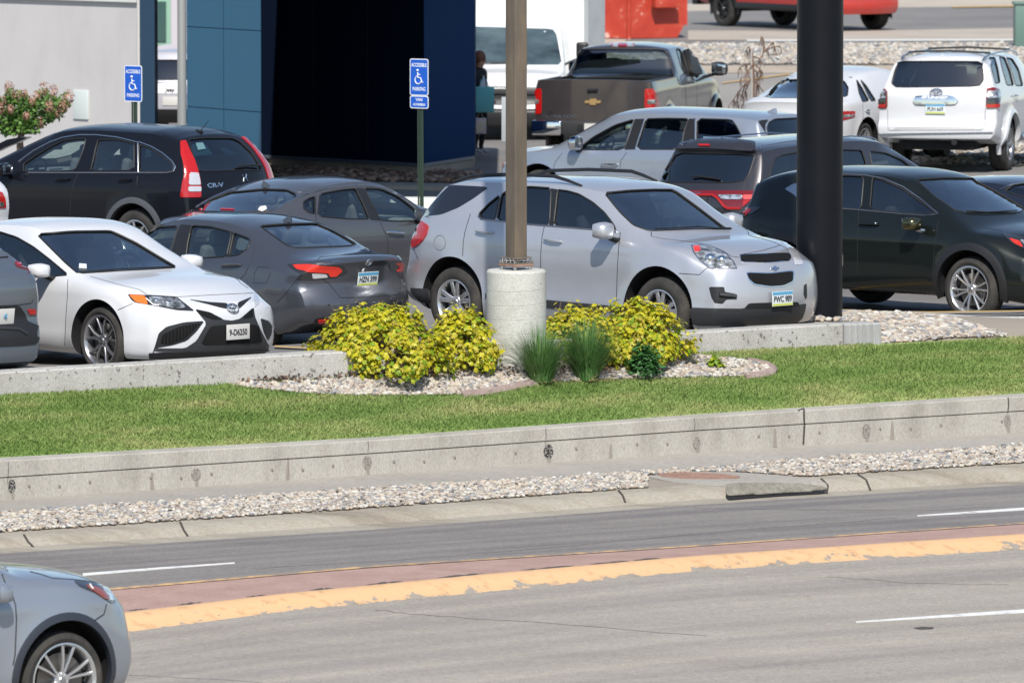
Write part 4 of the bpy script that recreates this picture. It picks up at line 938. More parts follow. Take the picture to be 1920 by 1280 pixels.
# ---------------------------------------------------------------- brown grey pickup
SILP = paint('paint_taupe', (.052, .044, .046), metal=.45, rough=.34)
S_SIL = dict(L=5.84, W=2.03, WB=3.64, FO=1.0, RO=1.2, TR=.40, RA=.48, flare=.035, sm=1,
  top=[(-3.02, 1.40), (-1.02, 1.41), (-.96, 1.42), (-.78, 1.82), (-.6, 1.87), (.2, 1.89), (.75, 1.84), (1.0, 1.72), (1.45, 1.45), (1.6, 1.33), (1.75, 1.30), (2.4, 1.24), (2.82, 1.08)],
  belt=[(-3.02, 1.37), (-1.05, 1.375), (-.9, 1.30), (1.5, 1.24), (2.82, 1.0)], bot=[(-3.02, .60), (-2.3, .5), (2.2, .42), (2.82, .4)],
  wm=[(-3.02, .985), (-2.6, 1.0), (1.8, 1.0), (2.4, .98), (2.82, .92)], we=[(-3.02, .94), (-1.02, .93), (-.8, .74), (.7, .72), (1.5, .86), (2.82, .8)],
  dr=[(-3.02, .02), (-1.0, .03), (-.6, .06), (1.0, .08), (1.5, .05), (2.82, .05)], nose=[(.4, .08), (.6, 0), (1.0, .03)], tail=[(.5, .0), (1.4, .02)], cf=.2, cr=.05, rampf=.8, rampr=.3, cab=(-.70, 1.45), crease=[(1.2, .05, .012)])
def sil():
    c = Car('pickup_truck', S_SIL, PO[8], SILP, 'brown grey pickup with a gold emblem on its tailgate in front of the white truck', PGRP, 'pickup')
    A = lambda p: K(1000, 70, 5.053, p); c.cavity()
    mb = MB(); mb.box((-2.02, 0, 1.35), (1.86, 1.62, .9)); c.cut.append((mb, BLK))
    c.window(A([(445, 118), (700, 112), (1238, 115), (1288, 205), (1330, 368), (800, 373), (355, 380), (402, 222)]), GL_DARK if 0 else GL_MID, name='rear_window')
    c.window(A([(1352, 112), (1388, 115), (1430, 205), (1465, 338), (1435, 352), (1398, 280)]), GL_MID, True); c.window(A([(1428, 110), (1488, 142), (1555, 325), (1570, 366), (1482, 364), (1450, 225)]), GL_CLEAR, True)
    for P, wv in (([(1055, 490), (1130, 488), (1168, 550), (1193, 640), (1188, 675), (1055, 680)], [(1080, 592), (1150, 592), (1150, 632), (1080, 632)]), ([(18, 490), (80, 485), (80, 725), (10, 728)], [(20, 590), (55, 588), (55, 625), (20, 628)])):
        t = c.decal('taillight', A(P), REDL, off=.012, g=3); c.decal('reverse_lens', A(wv), LENS, off=.02, g=3, parent=t)
    b = c.decal('brake_lamp', A([(730, 62), (965, 62), (960, 84), (738, 90)]), CLEARL, off=.015, g=3)
    for q in ([(732, 62), (752, 62), (756, 88), (738, 88)], [(800, 62), (892, 62), (888, 90), (800, 90)], [(945, 62), (968, 62), (960, 82), (936, 84)]): c.decal('red_lens', A(q), REDL, off=.022, g=3, parent=b)
    t = c.decal('tailgate_handle', A([(485, 480), (650, 480), (645, 550), (490, 545)]), mat('paint_taupe_dark', (.05, .045, .045), .4), off=.004, g=4); c.line('handle_bar', A([(515, 505), (612, 502)]), .03, BLK, off=.015, parent=t)
    badge_bowtie(c, *A([(567, 612)])[0], .28, mat('gold', (.62, .40, .18), .25, .8), .02)
    c.text('SILVERADO', *A([(248, 752)])[0], .075, sx=1.55, m=SATIN); c.text('LT', *A([(163, 716)])[0], .07, sx=1.2, m=CHR)
    mb = MB(); M = Matrix.Translation((0, 0, 0))
    xr = -3.02
    for sg in (-1, 1): MB().box((xr-.06, sg*.74, .62), (.20, .50, .24), bev=.03).obj('bumper', CHR, c.root)
    MB().box((xr-.05, 0, .62), (.17, .98, .22), bev=.02).obj('bumper_step', GREYPL, c.root)
    MB().tube([(xr-.15, .18, .63), (xr-.12, .18, .63)], .05, 12).obj('tow_socket', BLK, c.root)
    pl = MB().box((xr-.15, -.05, .62), (.01, .32, .16)).obj('license_plate', mat('plate_grey', (.55, .55, .53), .4), c.root)
    MB().box((-1.9, 0, .45), (2.6, .9, .16), bev=.03).box((.5, 0, .40), (3.6, 1.1, .14), bev=.03).obj('chassis', WELL, c.root)
    c.seams([A([(1388, 385), (1440, 470), (1450, 660)]), A([(1548, 440), (1550, 660)]), A([(100, 470), (96, 780)]), A([(1040, 460), (1045, 690)])], mirror=False)
    c.handle(*A([(1468, 430), (1525, 428)])); c.handle(*A([(1555, 470), (1568, 520)])) if 0 else None
    arch_trim(c, c.paint, .06, t=.03)
    c.mirror_pod(1.12, 1.42, m=BLK, y=1.22, size=(.12, .26, .22), far=True); c.auto_glass(front=True); c.interior(seats=[(.45, (-.42, .42)), (-.35, (-.45, 0, .45))]); c.wheels('six', .24); c.finish()

# ---------------------------------------------------------------- white suv far right
S_4R = dict(L=4.82, W=1.925, WB=2.79, FO=.90, RO=1.13, TR=.39, RA=.47, flare=.04, sm=1,
  top=[(-2.53, 1.70), (-2.2, 1.72), (-1.0, 1.76), (0, 1.76), (.5, 1.71), (.8, 1.60), (1.2, 1.35), (1.5, 1.17), (2.0, 1.12), (2.29, .98)],
  belt=[(-2.53, 1.22), (0, 1.20), (1.3, 1.13), (2.29, .93)], bot=[(-2.53, .52), (-2.0, .42), (2.0, .38), (2.29, .4)], wm=[(-2.53, .92), (-2.1, .945), (1.6, .945), (2.29, .86)],
  we=[(-2.53, .72), (0, .68), (.6, .66), (1.2, .80), (2.29, .74)], dr=[(-2.53, .06), (.3, .06), (1, .09), (1.5, .05), (2.29, .05)], nose=[(.4, .08), (.6, 0), (1.0, .04)], tail=[(.45, .08), (.55, 0), (.70, .0), (.78, .08), (1.15, .10), (1.25, .16), (1.7, .38)], cf=.25, cr=.14, rampr=.8, kr=1.0, cab=(-2.3, 1.3), crease=[(1.05, .05, .01)])
def fourr():
    c = Car('white_suv', S_4R, PO[9], WHITEP, 'white suv with roof rack and chrome tailgate trim at the right edge of the lot', PGRP)
    A = lambda p: K(1640, 80, 4.921, p); c.cavity()
    c.window(A([(218, 176), (600, 174), (995, 178), (1006, 350), (963, 404), (200, 414), (156, 375), (183, 270)]), GL_MID, name='rear_window')
    c.window(A([(1056, 138), (1108, 138), (1138, 250), (1156, 368), (1112, 378), (1085, 280)]), GL_MID, True); c.window(A([(1148, 133), (1200, 138), (1248, 260), (1282, 393), (1217, 393), (1180, 260)]), GL_MID, True); c.window(A([(1214, 138), (1270, 152), (1330, 250), (1368, 398), (1300, 398), (1262, 270)]), GL_MID, True)
    c.decal('spoiler', A([(215, 110), (600, 100), (980, 108), (1040, 165), (960, 160), (600, 150), (200, 165)]), c.paint, off=.05, thick=.05)
    for P in ([(38, 440), (70, 425), (100, 430), (120, 455), (120, 608), (30, 608)], [(1030, 430), (1080, 415), (1140, 430), (1158, 480), (1145, 560), (1133, 600), (1025, 603)]):
        t = c.decal('taillight', A(P), REDD, off=.02, g=3, thick=.03); x0 = min(p[0] for p in P); x1 = max(p[0] for p in P)
        c.decal('clear_lens', A([(x0+8, 455), (x1-10, 450), (x1-6, 510), (x0+8, 515)]), LENS, off=.03, g=3, parent=t); c.decal('red_lens', A([(x0+5, 572), (x1-14, 568), (x1-18, 598), (x0+5, 602)]), REDL, off=.03, g=3, parent=t)
        c.decal('dark_lens', A([(x0+6, 520), (x1-8, 515), (x1-14, 563), (x0+5, 568)]), LENSD, off=.028, g=3, parent=t)
    g = c.decal('tailgate_trim', A([(355, 540), (385, 492), (720, 495), (775, 535), (745, 572), (380, 574)]), CHR, off=.025, g=5, rnd=1, thick=.03)
    c.text('4RUNNER', *A([(560, 512)])[0], .055, sx=1.7, m=WHITE_TXT, off=.035, bold=.002); badge_ovals(c, *A([(570, 468)])[0], .19, CHR, off=.03)
    c.plate(*A([(562, 612)])[0], 'PUH 669', off=.02)
    c.seams([A([(120, 615), (122, 790), (135, 812), (985, 808), (1015, 780), (1022, 610)])], mirror=False)
    c.line('chrome_strip', A([(45, 846), (300, 842), (1090, 832)]), .010, CHR, off=.012)
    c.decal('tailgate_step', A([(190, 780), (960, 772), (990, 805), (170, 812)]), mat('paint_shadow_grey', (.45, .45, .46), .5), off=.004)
    c.decal('tow_recess', A([(480, 900), (625, 900), (655, 968), (452, 970)]), WELL, off=.004)
    for q in ([(105, 932), (395, 932), (395, 945), (105, 945)], [(720, 930), (870, 930), (870, 945), (720, 945)], [(955, 928), (1035, 926), (1035, 938), (955, 940)]): c.decal('bumper_slot', A(q), RUB, off=.004, rnd=0)
    MB().tube([(-2.5, -.30, .47), (-2.2, -.30, .47)], .045, 12).obj('exhaust', BLK, c.root); MB().box((-1.9, 0, .42), (.9, 1.2, .16), bev=.05).tube([(-1.4, -.8, .42), (-1.4, .8, .42)], .07).box((0, 0, .4), (3., 1., .14)).obj('chassis', WELL, c.root)
    rails(c, -1.9, .4, .64, SATIN, .06, .016)
    for x in (-1.5, -.1): MB().tube([(x, -.64, 1.79), (x, 0, 1.815), (x, .64, 1.79)], .016, 8).obj('roof_rack_bar', BLK, c.root)
    c.handle(*A([(1270, 492), (1310, 492)]), m=CHR, r=.012); arch_trim(c, c.paint, .05, t=.03); MB().tube([(-.9, -.99, .48), (.9, -.99, .48)], .045, 8).obj('side_step', SATIN, c.root); MB().tube([(-.9, .99, .48), (.9, .99, .48)], .045, 8).obj('side_step', SATIN, c.root)
    fin(c, -1.9, h=.07); c.mirror_pod(.95, 1.25); c.auto_glass(front=True); c.interior(seats=[(.2, (-.38, .38)), (-.75, (-.42, 0, .42))]); c.wheels('six', .24, RIMG, tw=.26); c.finish()

# ---------------------------------------------------------------- white sedan behind the pole
S_SED = dict(S_OPT); S_SED.update(sm=2)
def sed2():
    c = Car('white_sedan', S_SED, PO[10], WHITEP, 'white sedan seen from behind, half hidden by the thick black pole, beside the bare sapling', PGRP)
    A = lambda p: K(1400, 0, 3.658, p)
    c.cavity()
    c.window(A([(218, 555), (300, 548), (450, 545), (600, 550), (670, 558), (697, 602), (690, 663), (550, 675), (122, 672), (160, 602)]), GL_WS, name='rear_window')
    c.window(A([(752, 545), (790, 602), (838, 690), (792, 700), (770, 640)]), GL_CLEAR, True); c.window(A([(778, 545), (822, 592), (885, 690), (848, 694)]), GL_CLEAR, True)
    c.decal('taillight', A([(640, 765), (742, 762), (740, 803), (640, 832)]), REDL, off=.01, g=3)
    c.decal('reverse_lens', A([(650, 788), (735, 784), (730, 800), (650, 810)]), LENS, off=.015, g=3)
    c.handle(*A([(812, 760), (835, 760)]), m=CHR); c.seams([A([(795, 705), (800, 800), (780, 880)])]); c.mirror_pod(.62, 1.0); c.auto_glass(front=True); c.interior(seats=[(-.1, (-.37, .37)), (-1.0, (-.42, 0, .42))]); c.wheels('multi', .22); c.finish()

# ---------------------------------------------------------------- moving crossover, lower left
HLP = paint('paint_blue_silver', (.29, .32, .37), metal=.5, rough=.36, dirt=.03)
S_HL = dict(S_ACA); S_HL.update(cab=(-2.2, 1.12), WB=2.85, TR=.381, RA=.475, FO=1.0, RO=1.1, cf=.42, az=.02,
  top=[(-2.52, 1.66), (-1.2, 1.72), (-.3, 1.73), (.15, 1.70), (.4, 1.62), (.85, 1.41), (1.18, 1.27), (1.4, 1.235), (2.0, 1.15), (2.28, 1.04), (2.43, .92)], belt=[(-2.52, 1.15), (0, 1.10), (1.4, 1.11), (2.0, 1.02), (2.43, .84)])
def hl():
    c = Car('silver_blue_crossover', S_HL, PO[11], HLP, 'blue silver crossover driving on the near road, only its front end in view')
    A = lambda p: K(0, 1040, 5.332, p); c.cavity()
    c.window(A([(-2600, 260), (-2000, 40), (-1300, -60), (-700, -40), (-400, 30), (-150, 120), (-100, 175), (-300, 190), (-1500, 250)]), GL_MID, True)
    c.auto_glass(front=True)
    h = c.decal('headlight', A([(735, 255), (900, 275), (1050, 300), (1115, 370), (1155, 470), (1120, 488), (1060, 450), (950, 380), (800, 320)]), LENSD, off=.006, g=3)
    c.decal('turn_signal', A([(850, 303), (985, 330), (1048, 380), (1080, 450), (1035, 435), (930, 362)]), mat('lamp_brown_amber', (.26, .055, .022), .15, 0, 1), off=.012, g=3, parent=h)
    c.decal('lamp_glass', A([(1010, 315), (1055, 322), (1110, 375), (1145, 460), (1100, 455), (1075, 390)]), LENS, off=.012, g=3, parent=h)
    c.line('turn_signal_mark', A([(890, 305), (920, 350)]), .006, WHITE_TXT, off=.016, parent=h)
    arch_trim(c, mat('arch_blue_grey', (.028, .033, .045), .4), .05, t=.006)
    c.seams([A([(20, 190), (60, 300), (120, 390), (155, 500), (165, 640), (150, 1000), (130, 1100)]), A([(1065, 490), (1040, 590), (935, 660)]), A([(300, 165), (400, 190), (520, 230), (740, 245), (900, 262), (1055, 300)])], r=.006)
    c.mirror_pod(.75, 1.14); c.auto_glass(rear=True, gm=GL_DARK); c.interior(seats=[(.0, (-.4, .4)), (-.9, (-.42, 0, .42))]); c.wheels('twin_fine', .29, RIMS, n=6, gang=.35); c.finish()

# ---------------------------------------------------------------- slate suv rear corner, left edge
SLATE = paint('paint_slate', (.13, .155, .185), metal=.5, rough=.33)
S_BU = dict(S_CRV); S_BU.update(WB=2.6, L=4.35, W=1.81, top=[(-2.3, 1.50), (-1.9, 1.56), (-1.2, 1.61), (-.4, 1.63), (.1, 1.6), (.5, 1.5), (1.0, 1.28), (1.45, 1.07), (1.6, 1.04), (2.1, .95), (2.26, .84)],
  belt=[(-2.3, 1.22), (-.5, 1.12), (.9, 1.04), (1.4, .98), (2.26, .8)], wm=[(-2.3, .86), (-2.0, .90), (-1.3, .905), (1.3, .905), (1.9, .88), (2.26, .78)], tail=[(.25, .05), (.42, 0), (.62, .0), (.75, .07), (.92, .04), (1.1, .04), (1.2, .14), (1.3, .38), (1.6, .60)], cr=.14)
def bu():
    c = Car('slate_suv', S_BU, PO[12], SLATE, 'slate grey suv, only its rear corner in view at the left edge', PGRP)
    A = lambda p: K(0, 460, 4.575, p); c.cavity()
    c.window(A([(-420, -60), (-300, -90), (-120, -70), (0, 5), (60, 45), (105, 85), (60, 100), (-100, 112), (-420, 120)]), GL_DARK, name='rear_window')
    t = c.decal('taillight', A([(118, 150), (190, 118), (260, 112), (270, 130), (268, 235), (250, 240), (238, 205), (150, 190)]), REDD, off=.012, g=3)
    c.decal('red_lens', A([(140, 158), (225, 150), (225, 166), (150, 180)]), REDL, off=.018, g=3, parent=t)
    c.decal('lower_bumper', A([(-450, 530), (0, 525), (165, 515), (215, 590), (235, 650), (330, 690), (345, 740), (338, 800), (300, 848), (180, 860), (-450, 890)]), BLK, off=.008, g=6)
    c.line('bumper_edge', A([(-450, 700), (0, 715), (160, 722), (230, 760)]), .014, GREYPL, off=.012)
    c.decal('reflector', A([(230, 548), (300, 545), (305, 590), (250, 592)]), REDL, off=.012, g=3)
    c.plate(*A([(-8, 605)])[0], '', 'grey', off=.03); c.text('4', *A([(28, 600)])[0], .08, m=mat('plate_blue', (.10, .32, .52), .4), off=.045)
    c.seams([A([(-450, 515), (0, 520), (160, 512), (270, 495), (285, 460)])], mirror=False)
    c.auto_sides(GL_DARK); c.auto_glass(front=True); c.interior(); c.wheels('multi', .22); c.finish()
def small_cars():
    # white hatchback sliver, left edge
    c = Car('white_hatchback', dict(S_BU), PO[13], WHITEP, 'white hatchback whose red tail lamp just enters at the left edge', PGRP)
    t = c.decal('taillight', [(-8, 358), (4, 361), (9, 372), (11, 390), (-8, 391)], REDL, off=.01, g=3); c.decal('reverse_lens', [(-6, 378), (5, 379), (7, 388), (-6, 388)], LENS, off=.014, g=3, parent=t)
    c.cavity(); c.auto_sides(); c.auto_glass(True, True); c.interior(); c.wheels('multi', .2); c.finish()
    # dark sedan far right
    S = dict(S_OPT); c = Car('navy_sedan', S, PO[14], paint('paint_navy', (.015, .02, .035), metal=.4, rough=.3, dirt=.01), 'dark navy sedan whose roof enters at the right edge behind the dark green crossover', PGRP); c.cavity()
    A = lambda p: K(1380, 220, 3.2, p)
    c.window([(1884, 358), (1900, 347), (1920, 344), (1950, 343), (1950, 372), (1925, 372)], GL_MID, True, g=4); c.line('chrome_strip', [(1876, 356), (1895, 347), (1920, 343), (1950, 341)], .010, SATIN, off=.004)
    c.auto_glass(True, True); c.interior(); c.wheels('multi', .22); c.finish()
    # suv in the gap of the building
    S = dict(S_ACA); c = Car('pale_suv', S, PO[15], paint('paint_pale', (.50, .50, .54), metal=.3, rough=.35), 'pale silver suv seen through the gap beside the round steel column', PGRP); c.cavity()
    c.window([(252, 113), (395, 113), (402, 150), (246, 150)], GL_DARK, name='rear_window', g=5)
    c.decal('bumper_strip', [(240, 159), (400, 159), (400, 176), (240, 176)], WHITE_TXT, off=.01); c.plate(322, 190, '', 'grey'); c.text('Jeep', 319, 169, .09, m=BLK_TXT, off=.02); c.seams([[(240, 155), (405, 155)]], mirror=False)
    c.auto_sides(); c.auto_glass(front=True); c.interior(); c.decal('lower_bumper', [(240, 205), (400, 205), (398, 236), (242, 236)], BLK, off=.01); c.wheels('multi', .22); c.finish()
    # red pickup at the top
    S = dict(S_SIL); S.update(TR=.43, RA=.52); c = Car('red_pickup', S, PO[16], paint('paint_red', (.45, .018, .012), metal=.1, rough=.3), 'bright red pickup with chunky black wheels at the top of the picture', PGRP, 'pickup'); c.cavity()
    mb = MB(); mb.box((-2.02, 0, 1.35), (1.86, 1.62, .9)); c.cut.append((mb, BLK))
    MB().box((0, 0, .5), (4.6, 1.1, .2)).tube([(-1.82, -.8, .45), (-1.82, .8, .45)], .1).obj('chassis', WELL, c.root); arch_trim(c, BLK, .09)
    for sg in (-1, 1): MB().box((0, sg*.96, .52), (2.6, .12, .16), bev=.03).obj('side_step', BLK, c.root)
    MB().box((-3.05, 0, .62), (.2, 1.9, .26), bev=.03).obj('bumper', BLK, c.root)
    S2 = c.S; S2['cab'] = (-.70, 1.45); c.auto_sides(); c.auto_glass(True, False); c.interior(seats=[(.45, (-.42, .42))]); c.wheels('multi', .25, RIMD, tw=.28, n=8); c.finish()
# ================================================================ ground lines: straight plan lines, px traces give their heights
MR = .716
def LD(D0, px, m=MR): return D0*(1+m*960/FPX)/(1-m*(px-960)/FPX)
def bl(D0, pts, m=MR):
    def f(px):
        p = pts
        if px <= p[0][0]: a, b = p[0], p[1]
        elif px >= p[-1][0]: a, b = p[-2], p[-1]
        else:
            for a, b in zip(p, p[1:]):
                if a[0] <= px <= b[0]: break
        py = a[1]+(b[1]-a[1])*(px-a[0])/(b[0]-a[0])
        return GY(px, py, LD(D0, px, m))
    return f
W_BASE = bl(68.8, [(0, 937.4), (700, 889), (1300, 849), (1920, 810)]); W_TOP = bl(68.8, [(0, 863), (700, 824.5), (1300, 782), (1920, 742)])
W_BACK = bl(69.1, [(0, 856.5), (700, 819), (1300, 776), (1920, 736.5)])
SW_OUT = bl(67.8, [(0, 964), (700, 918), (1300, 882), (1600, 857), (1920, 837)]); GR_OUT = bl(66.9, [(0, 998.6), (700, 953), (1300, 908), (1920, 868)])
CB_TOP = bl(66.72, [(0, 1005), (700, 959.5), (1300, 914.5), (1920, 874.5)]); CB_BOT = bl(66.5, [(0, 1027), (700, 982), (1300, 937), (1920, 900)])
GUT = bl(66.2, [(0, 1037), (700, 992), (1300, 946), (1920, 908)])
MD_FAR = bl(63.0, [(0, 1122), (210, 1104), (700, 1062), (1300, 1024), (1920, 981)]); MD_FB = bl(63.06, [(0, 1124), (210, 1107), (700, 1065), (1300, 1027), (1920, 984)])
MD_NEAR = bl(61.5, [(0, 1176), (228, 1150), (520, 1116), (900, 1079), (1300, 1045), (1920, 1003)]); YB = bl(61.0, [(0, 1215), (240, 1184), (520, 1147), (900, 1110), (1300, 1070), (1920, 1029)])
YB2 = bl(60.85, [(0, 1219), (240, 1189), (520, 1152), (900, 1115), (1300, 1075), (1920, 1034)])
NEAR = bl(38.0, [(0, 2330), (1920, 2060)])
LW_BASE = bl(70.3, [(0, 741), (595, 712), (1300, 662), (1652, 644), (1920, 632)]); LW_TOP = bl(70.3, [(0, 698), (595, 662), (1310, 622), (1580, 607), (1920, 588)])
PXS = [-5200, -4200, -3400, -2700, -2100, -1600, -1200, -900, -600]+list(range(-400, 2401, 40))+[2600, 2900, 3300, 3800, 4500, 5400]
class Surf:
    def __init__(s): s.M = Matrix.Identity(4); s.Mi = s.M; s.root = None; s.S = {}; s.bvh = None
    hit = Car.hit; patch = Car.patch; decal = Car.decal; flipfix = Car.flipfix; line = Car.line
def ribbon(name, f0, f1, m, na=1, pxs=None, bumpf=None, kind='structure', smooth=True):
    pxs = pxs or PXS; vs = []; fs = []; uv = []
    A = [f0(p) for p in pxs]; B = [f1(p) for p in pxs]; L = [0]
    for i in range(1, len(pxs)): L.append(L[-1]+(A[i]-A[i-1]).length)
    for i in range(len(pxs)):
        for j in range(na+1):
            t = j/na; v = A[i]*(1-t)+B[i]*t
            if bumpf: v = v+Vector((0, 0, bumpf(v, t)))
            vs.append(v); uv.append((L[i], t))
    for i in range(len(pxs)-1):
        for j in range(na): a = i*(na+1)+j; fs.append((a, a+na+1, a+na+2, a+1))
    o = mesh_obj(name, vs, fs, m, None, smooth, 50)
    ul = o.data.uv_layers.new(name='UVMap')
    for l in o.data.loops: ul.data[l.index].uv = uv[l.vertex_index]
    if o.data.polygons[len(o.data.polygons)//2].normal.z < -1e-3 or (abs(o.data.polygons[len(o.data.polygons)//2].normal.z) < .3 and o.data.polygons[len(o.data.polygons)//2].normal.y > 0): o.data.flip_normals()
    if kind: o['kind'] = kind
    return o
# ---------------------------------------------------------------- surface materials
def _conc(cols, scale=1.2, bump=.25, spots=True, stretch=None, fine=60, spotcol=(.05, .045, .04), spotpos=(.66, .70)):
    def f(m, nt, p):
        cr, no, mp = noise_mix(nt, p, cols, scale=scale, detail=9, rough=.68, stretch=stretch)
        n2 = nt.nodes.new('ShaderNodeTexNoise'); n2.inputs['Scale'].default_value = fine; n2.inputs['Detail'].default_value = 4
        nt.links.new(mp.outputs[0], n2.inputs['Vector'])
        mx = nt.nodes.new('ShaderNodeMix'); mx.data_type = 'RGBA'; mx.blend_type = 'MULTIPLY'; mx.inputs[0].default_value = .55
        c2 = nt.nodes.new('ShaderNodeValToRGB'); c2.color_ramp.elements[0].position = .3; c2.color_ramp.elements[0].color = (.6, .6, .6, 1); c2.color_ramp.elements[1].position = .62; c2.color_ramp.elements[1].color = (1.15, 1.15, 1.15, 1)
        nt.links.new(n2.outputs[0], c2.inputs[0]); nt.links.new(cr.outputs[0], mx.inputs[6]); nt.links.new(c2.outputs[0], mx.inputs[7])
        out = mx.outputs[2]
        if spots:
            n3 = nt.nodes.new('ShaderNodeTexNoise'); n3.inputs['Scale'].default_value = 16 if spots is True else spots; n3.inputs['Detail'].default_value = 3; nt.links.new(mp.outputs[0], n3.inputs['Vector'])
            c3 = nt.nodes.new('ShaderNodeValToRGB'); c3.color_ramp.elements[0].position = spotpos[0]; c3.color_ramp.elements[0].color = (0, 0, 0, 1); c3.color_ramp.elements[1].position = spotpos[1]; c3.color_ramp.elements[1].color = (.8, .8, .8, 1)
            nt.links.new(n3.outputs[0], c3.inputs[0]); m2 = nt.nodes.new('ShaderNodeMix'); m2.data_type = 'RGBA'; nt.links.new(c3.outputs[0], m2.inputs[0]); nt.links.new(out, m2.inputs[6]); m2.inputs[7].default_value = (*spotcol, 1); out = m2.outputs[2]
        nt.links.new(out, p.inputs['Base Color']); add_bump(nt, p, n2.outputs[0], bump, .01)
    return f
def _lane(base, amt, vs):
    def f(m, nt, p):
        base(m, nt, p); src = p.inputs['Base Color'].links[0].from_socket
        uvn = nt.nodes.new('ShaderNodeUVMap'); mp = nt.nodes.new('ShaderNodeMapping'); mp.inputs['Scale'].default_value = (.035, vs, 1); nt.links.new(uvn.outputs[0], mp.inputs[0])
        n = nt.nodes.new('ShaderNodeTexNoise'); n.inputs['Scale'].default_value = 1; n.inputs['Detail'].default_value = 5; n.inputs['Roughness'].default_value = .65; nt.links.new(mp.outputs[0], n.inputs['Vector'])
        c = nt.nodes.new('ShaderNodeValToRGB'); e = c.color_ramp.elements; e[0].position = .36; e[0].color = (1-amt, 1-amt, 1-amt*.9, 1); e[1].position = .62; e[1].color = (1.08, 1.07, 1.04, 1); nt.links.new(n.outputs[0], c.inputs[0])
        g = nt.nodes.new('ShaderNodeTexNoise'); g.inputs['Scale'].default_value = 85; g.inputs['Detail'].default_value = 2; tc = nt.nodes.new('ShaderNodeTexCoord'); nt.links.new(tc.outputs['Object'], g.inputs['Vector'])
        c2 = nt.nodes.new('ShaderNodeValToRGB'); e = c2.color_ramp.elements; e[0].position = .34; e[0].color = (.72, .72, .72, 1); e[1].position = .6; e[1].color = (1.1, 1.1, 1.1, 1); nt.links.new(g.outputs[0], c2.inputs[0])
        last = src
        for k in (c, c2):
            mx = nt.nodes.new('ShaderNodeMix'); mx.data_type = 'RGBA'; mx.blend_type = 'MULTIPLY'; mx.inputs[0].default_value = 1; nt.links.new(last, mx.inputs[6]); nt.links.new(k.outputs[0], mx.inputs[7]); last = mx.outputs[2]
        nt.links.new(last, p.inputs['Base Color'])
    return f
ASPH = mat('asphalt_far_lane', (.18, .175, .175), .85, fn=_conc([(.172, .158, .150), (.198, .184, .174), (.228, .212, .198), (.205, .189, .178)], 1.0, .3, False, (.25, 2.2, 1)) and _lane(_conc([(.18, .165, .156), (.205, .19, .18), (.232, .215, .202), (.21, .195, .184)], 1.0, .3, False, (.3, 1, 1)), .26, 9))
ASPN = mat('concrete_near_lane', (.25, .24, .22), .85, fn=_conc([(.25, .226, .19), (.292, .266, .228), (.332, .305, .262)], .8, .3, False, (.35, 1.3, 1)) and _lane(_conc([(.30, .27, .232), (.34, .308, .268), (.375, .343, .298)], .8, .3, False, (.3, .8, 1)), .2, 26))
LOTM = mat('lot_asphalt', (.2, .19, .18), .85, fn=_conc([(.15, .145, .14), (.19, .18, .172), (.22, .208, .195)], .35, .3, False))
CURBM = mat('curb_concrete', (.3, .27, .22), .85, fn=_conc([(.21, .18, .14), (.285, .25, .20), (.34, .31, .255), (.30, .26, .205)], 1.6, .35, 26, (.3, 1.6, 1), spotpos=(.70, .78), spotcol=(.2, .13, .08)))
WALKM = mat('sidewalk_concrete', (.36, .34, .3), .85, fn=_conc([(.27, .25, .22), (.325, .303, .268), (.355, .332, .295)], .9, .2, False, (.3, 1, 1)))
def _wall(m, nt, p):
    _conc([(.29, .272, .235), (.37, .35, .31), (.42, .40, .355), (.385, .365, .325)], 1.3, .25, 40, (1.5, 1.5, .5), spotpos=(.76, .82))(m, nt, p)
RETM = mat('retaining_concrete', (.33, .31, .28), .85, fn=_wall)
LOWM = mat('pitted_concrete', (.4, .4, .37), .85, fn=_conc([(.33, .32, .29), (.42, .41, .38), (.47, .46, .43)], 2.2, .4, 17, (1., 1., 1.), spotcol=(.10, .09, .08), spotpos=(.615, .66)))
NEWC = mat('smooth_concrete', (.33, .33, .32), .8, fn=_conc([(.27, .27, .26), (.36, .36, .35), (.46, .46, .46)], 3, .15, False, (6, 6, .3)))
REDM = mat('red_median', (.3, .17, .15), .9, fn=_conc([(.32, .20, .165), (.365, .238, .20), (.41, .28, .24)], 2.5, .35, False))
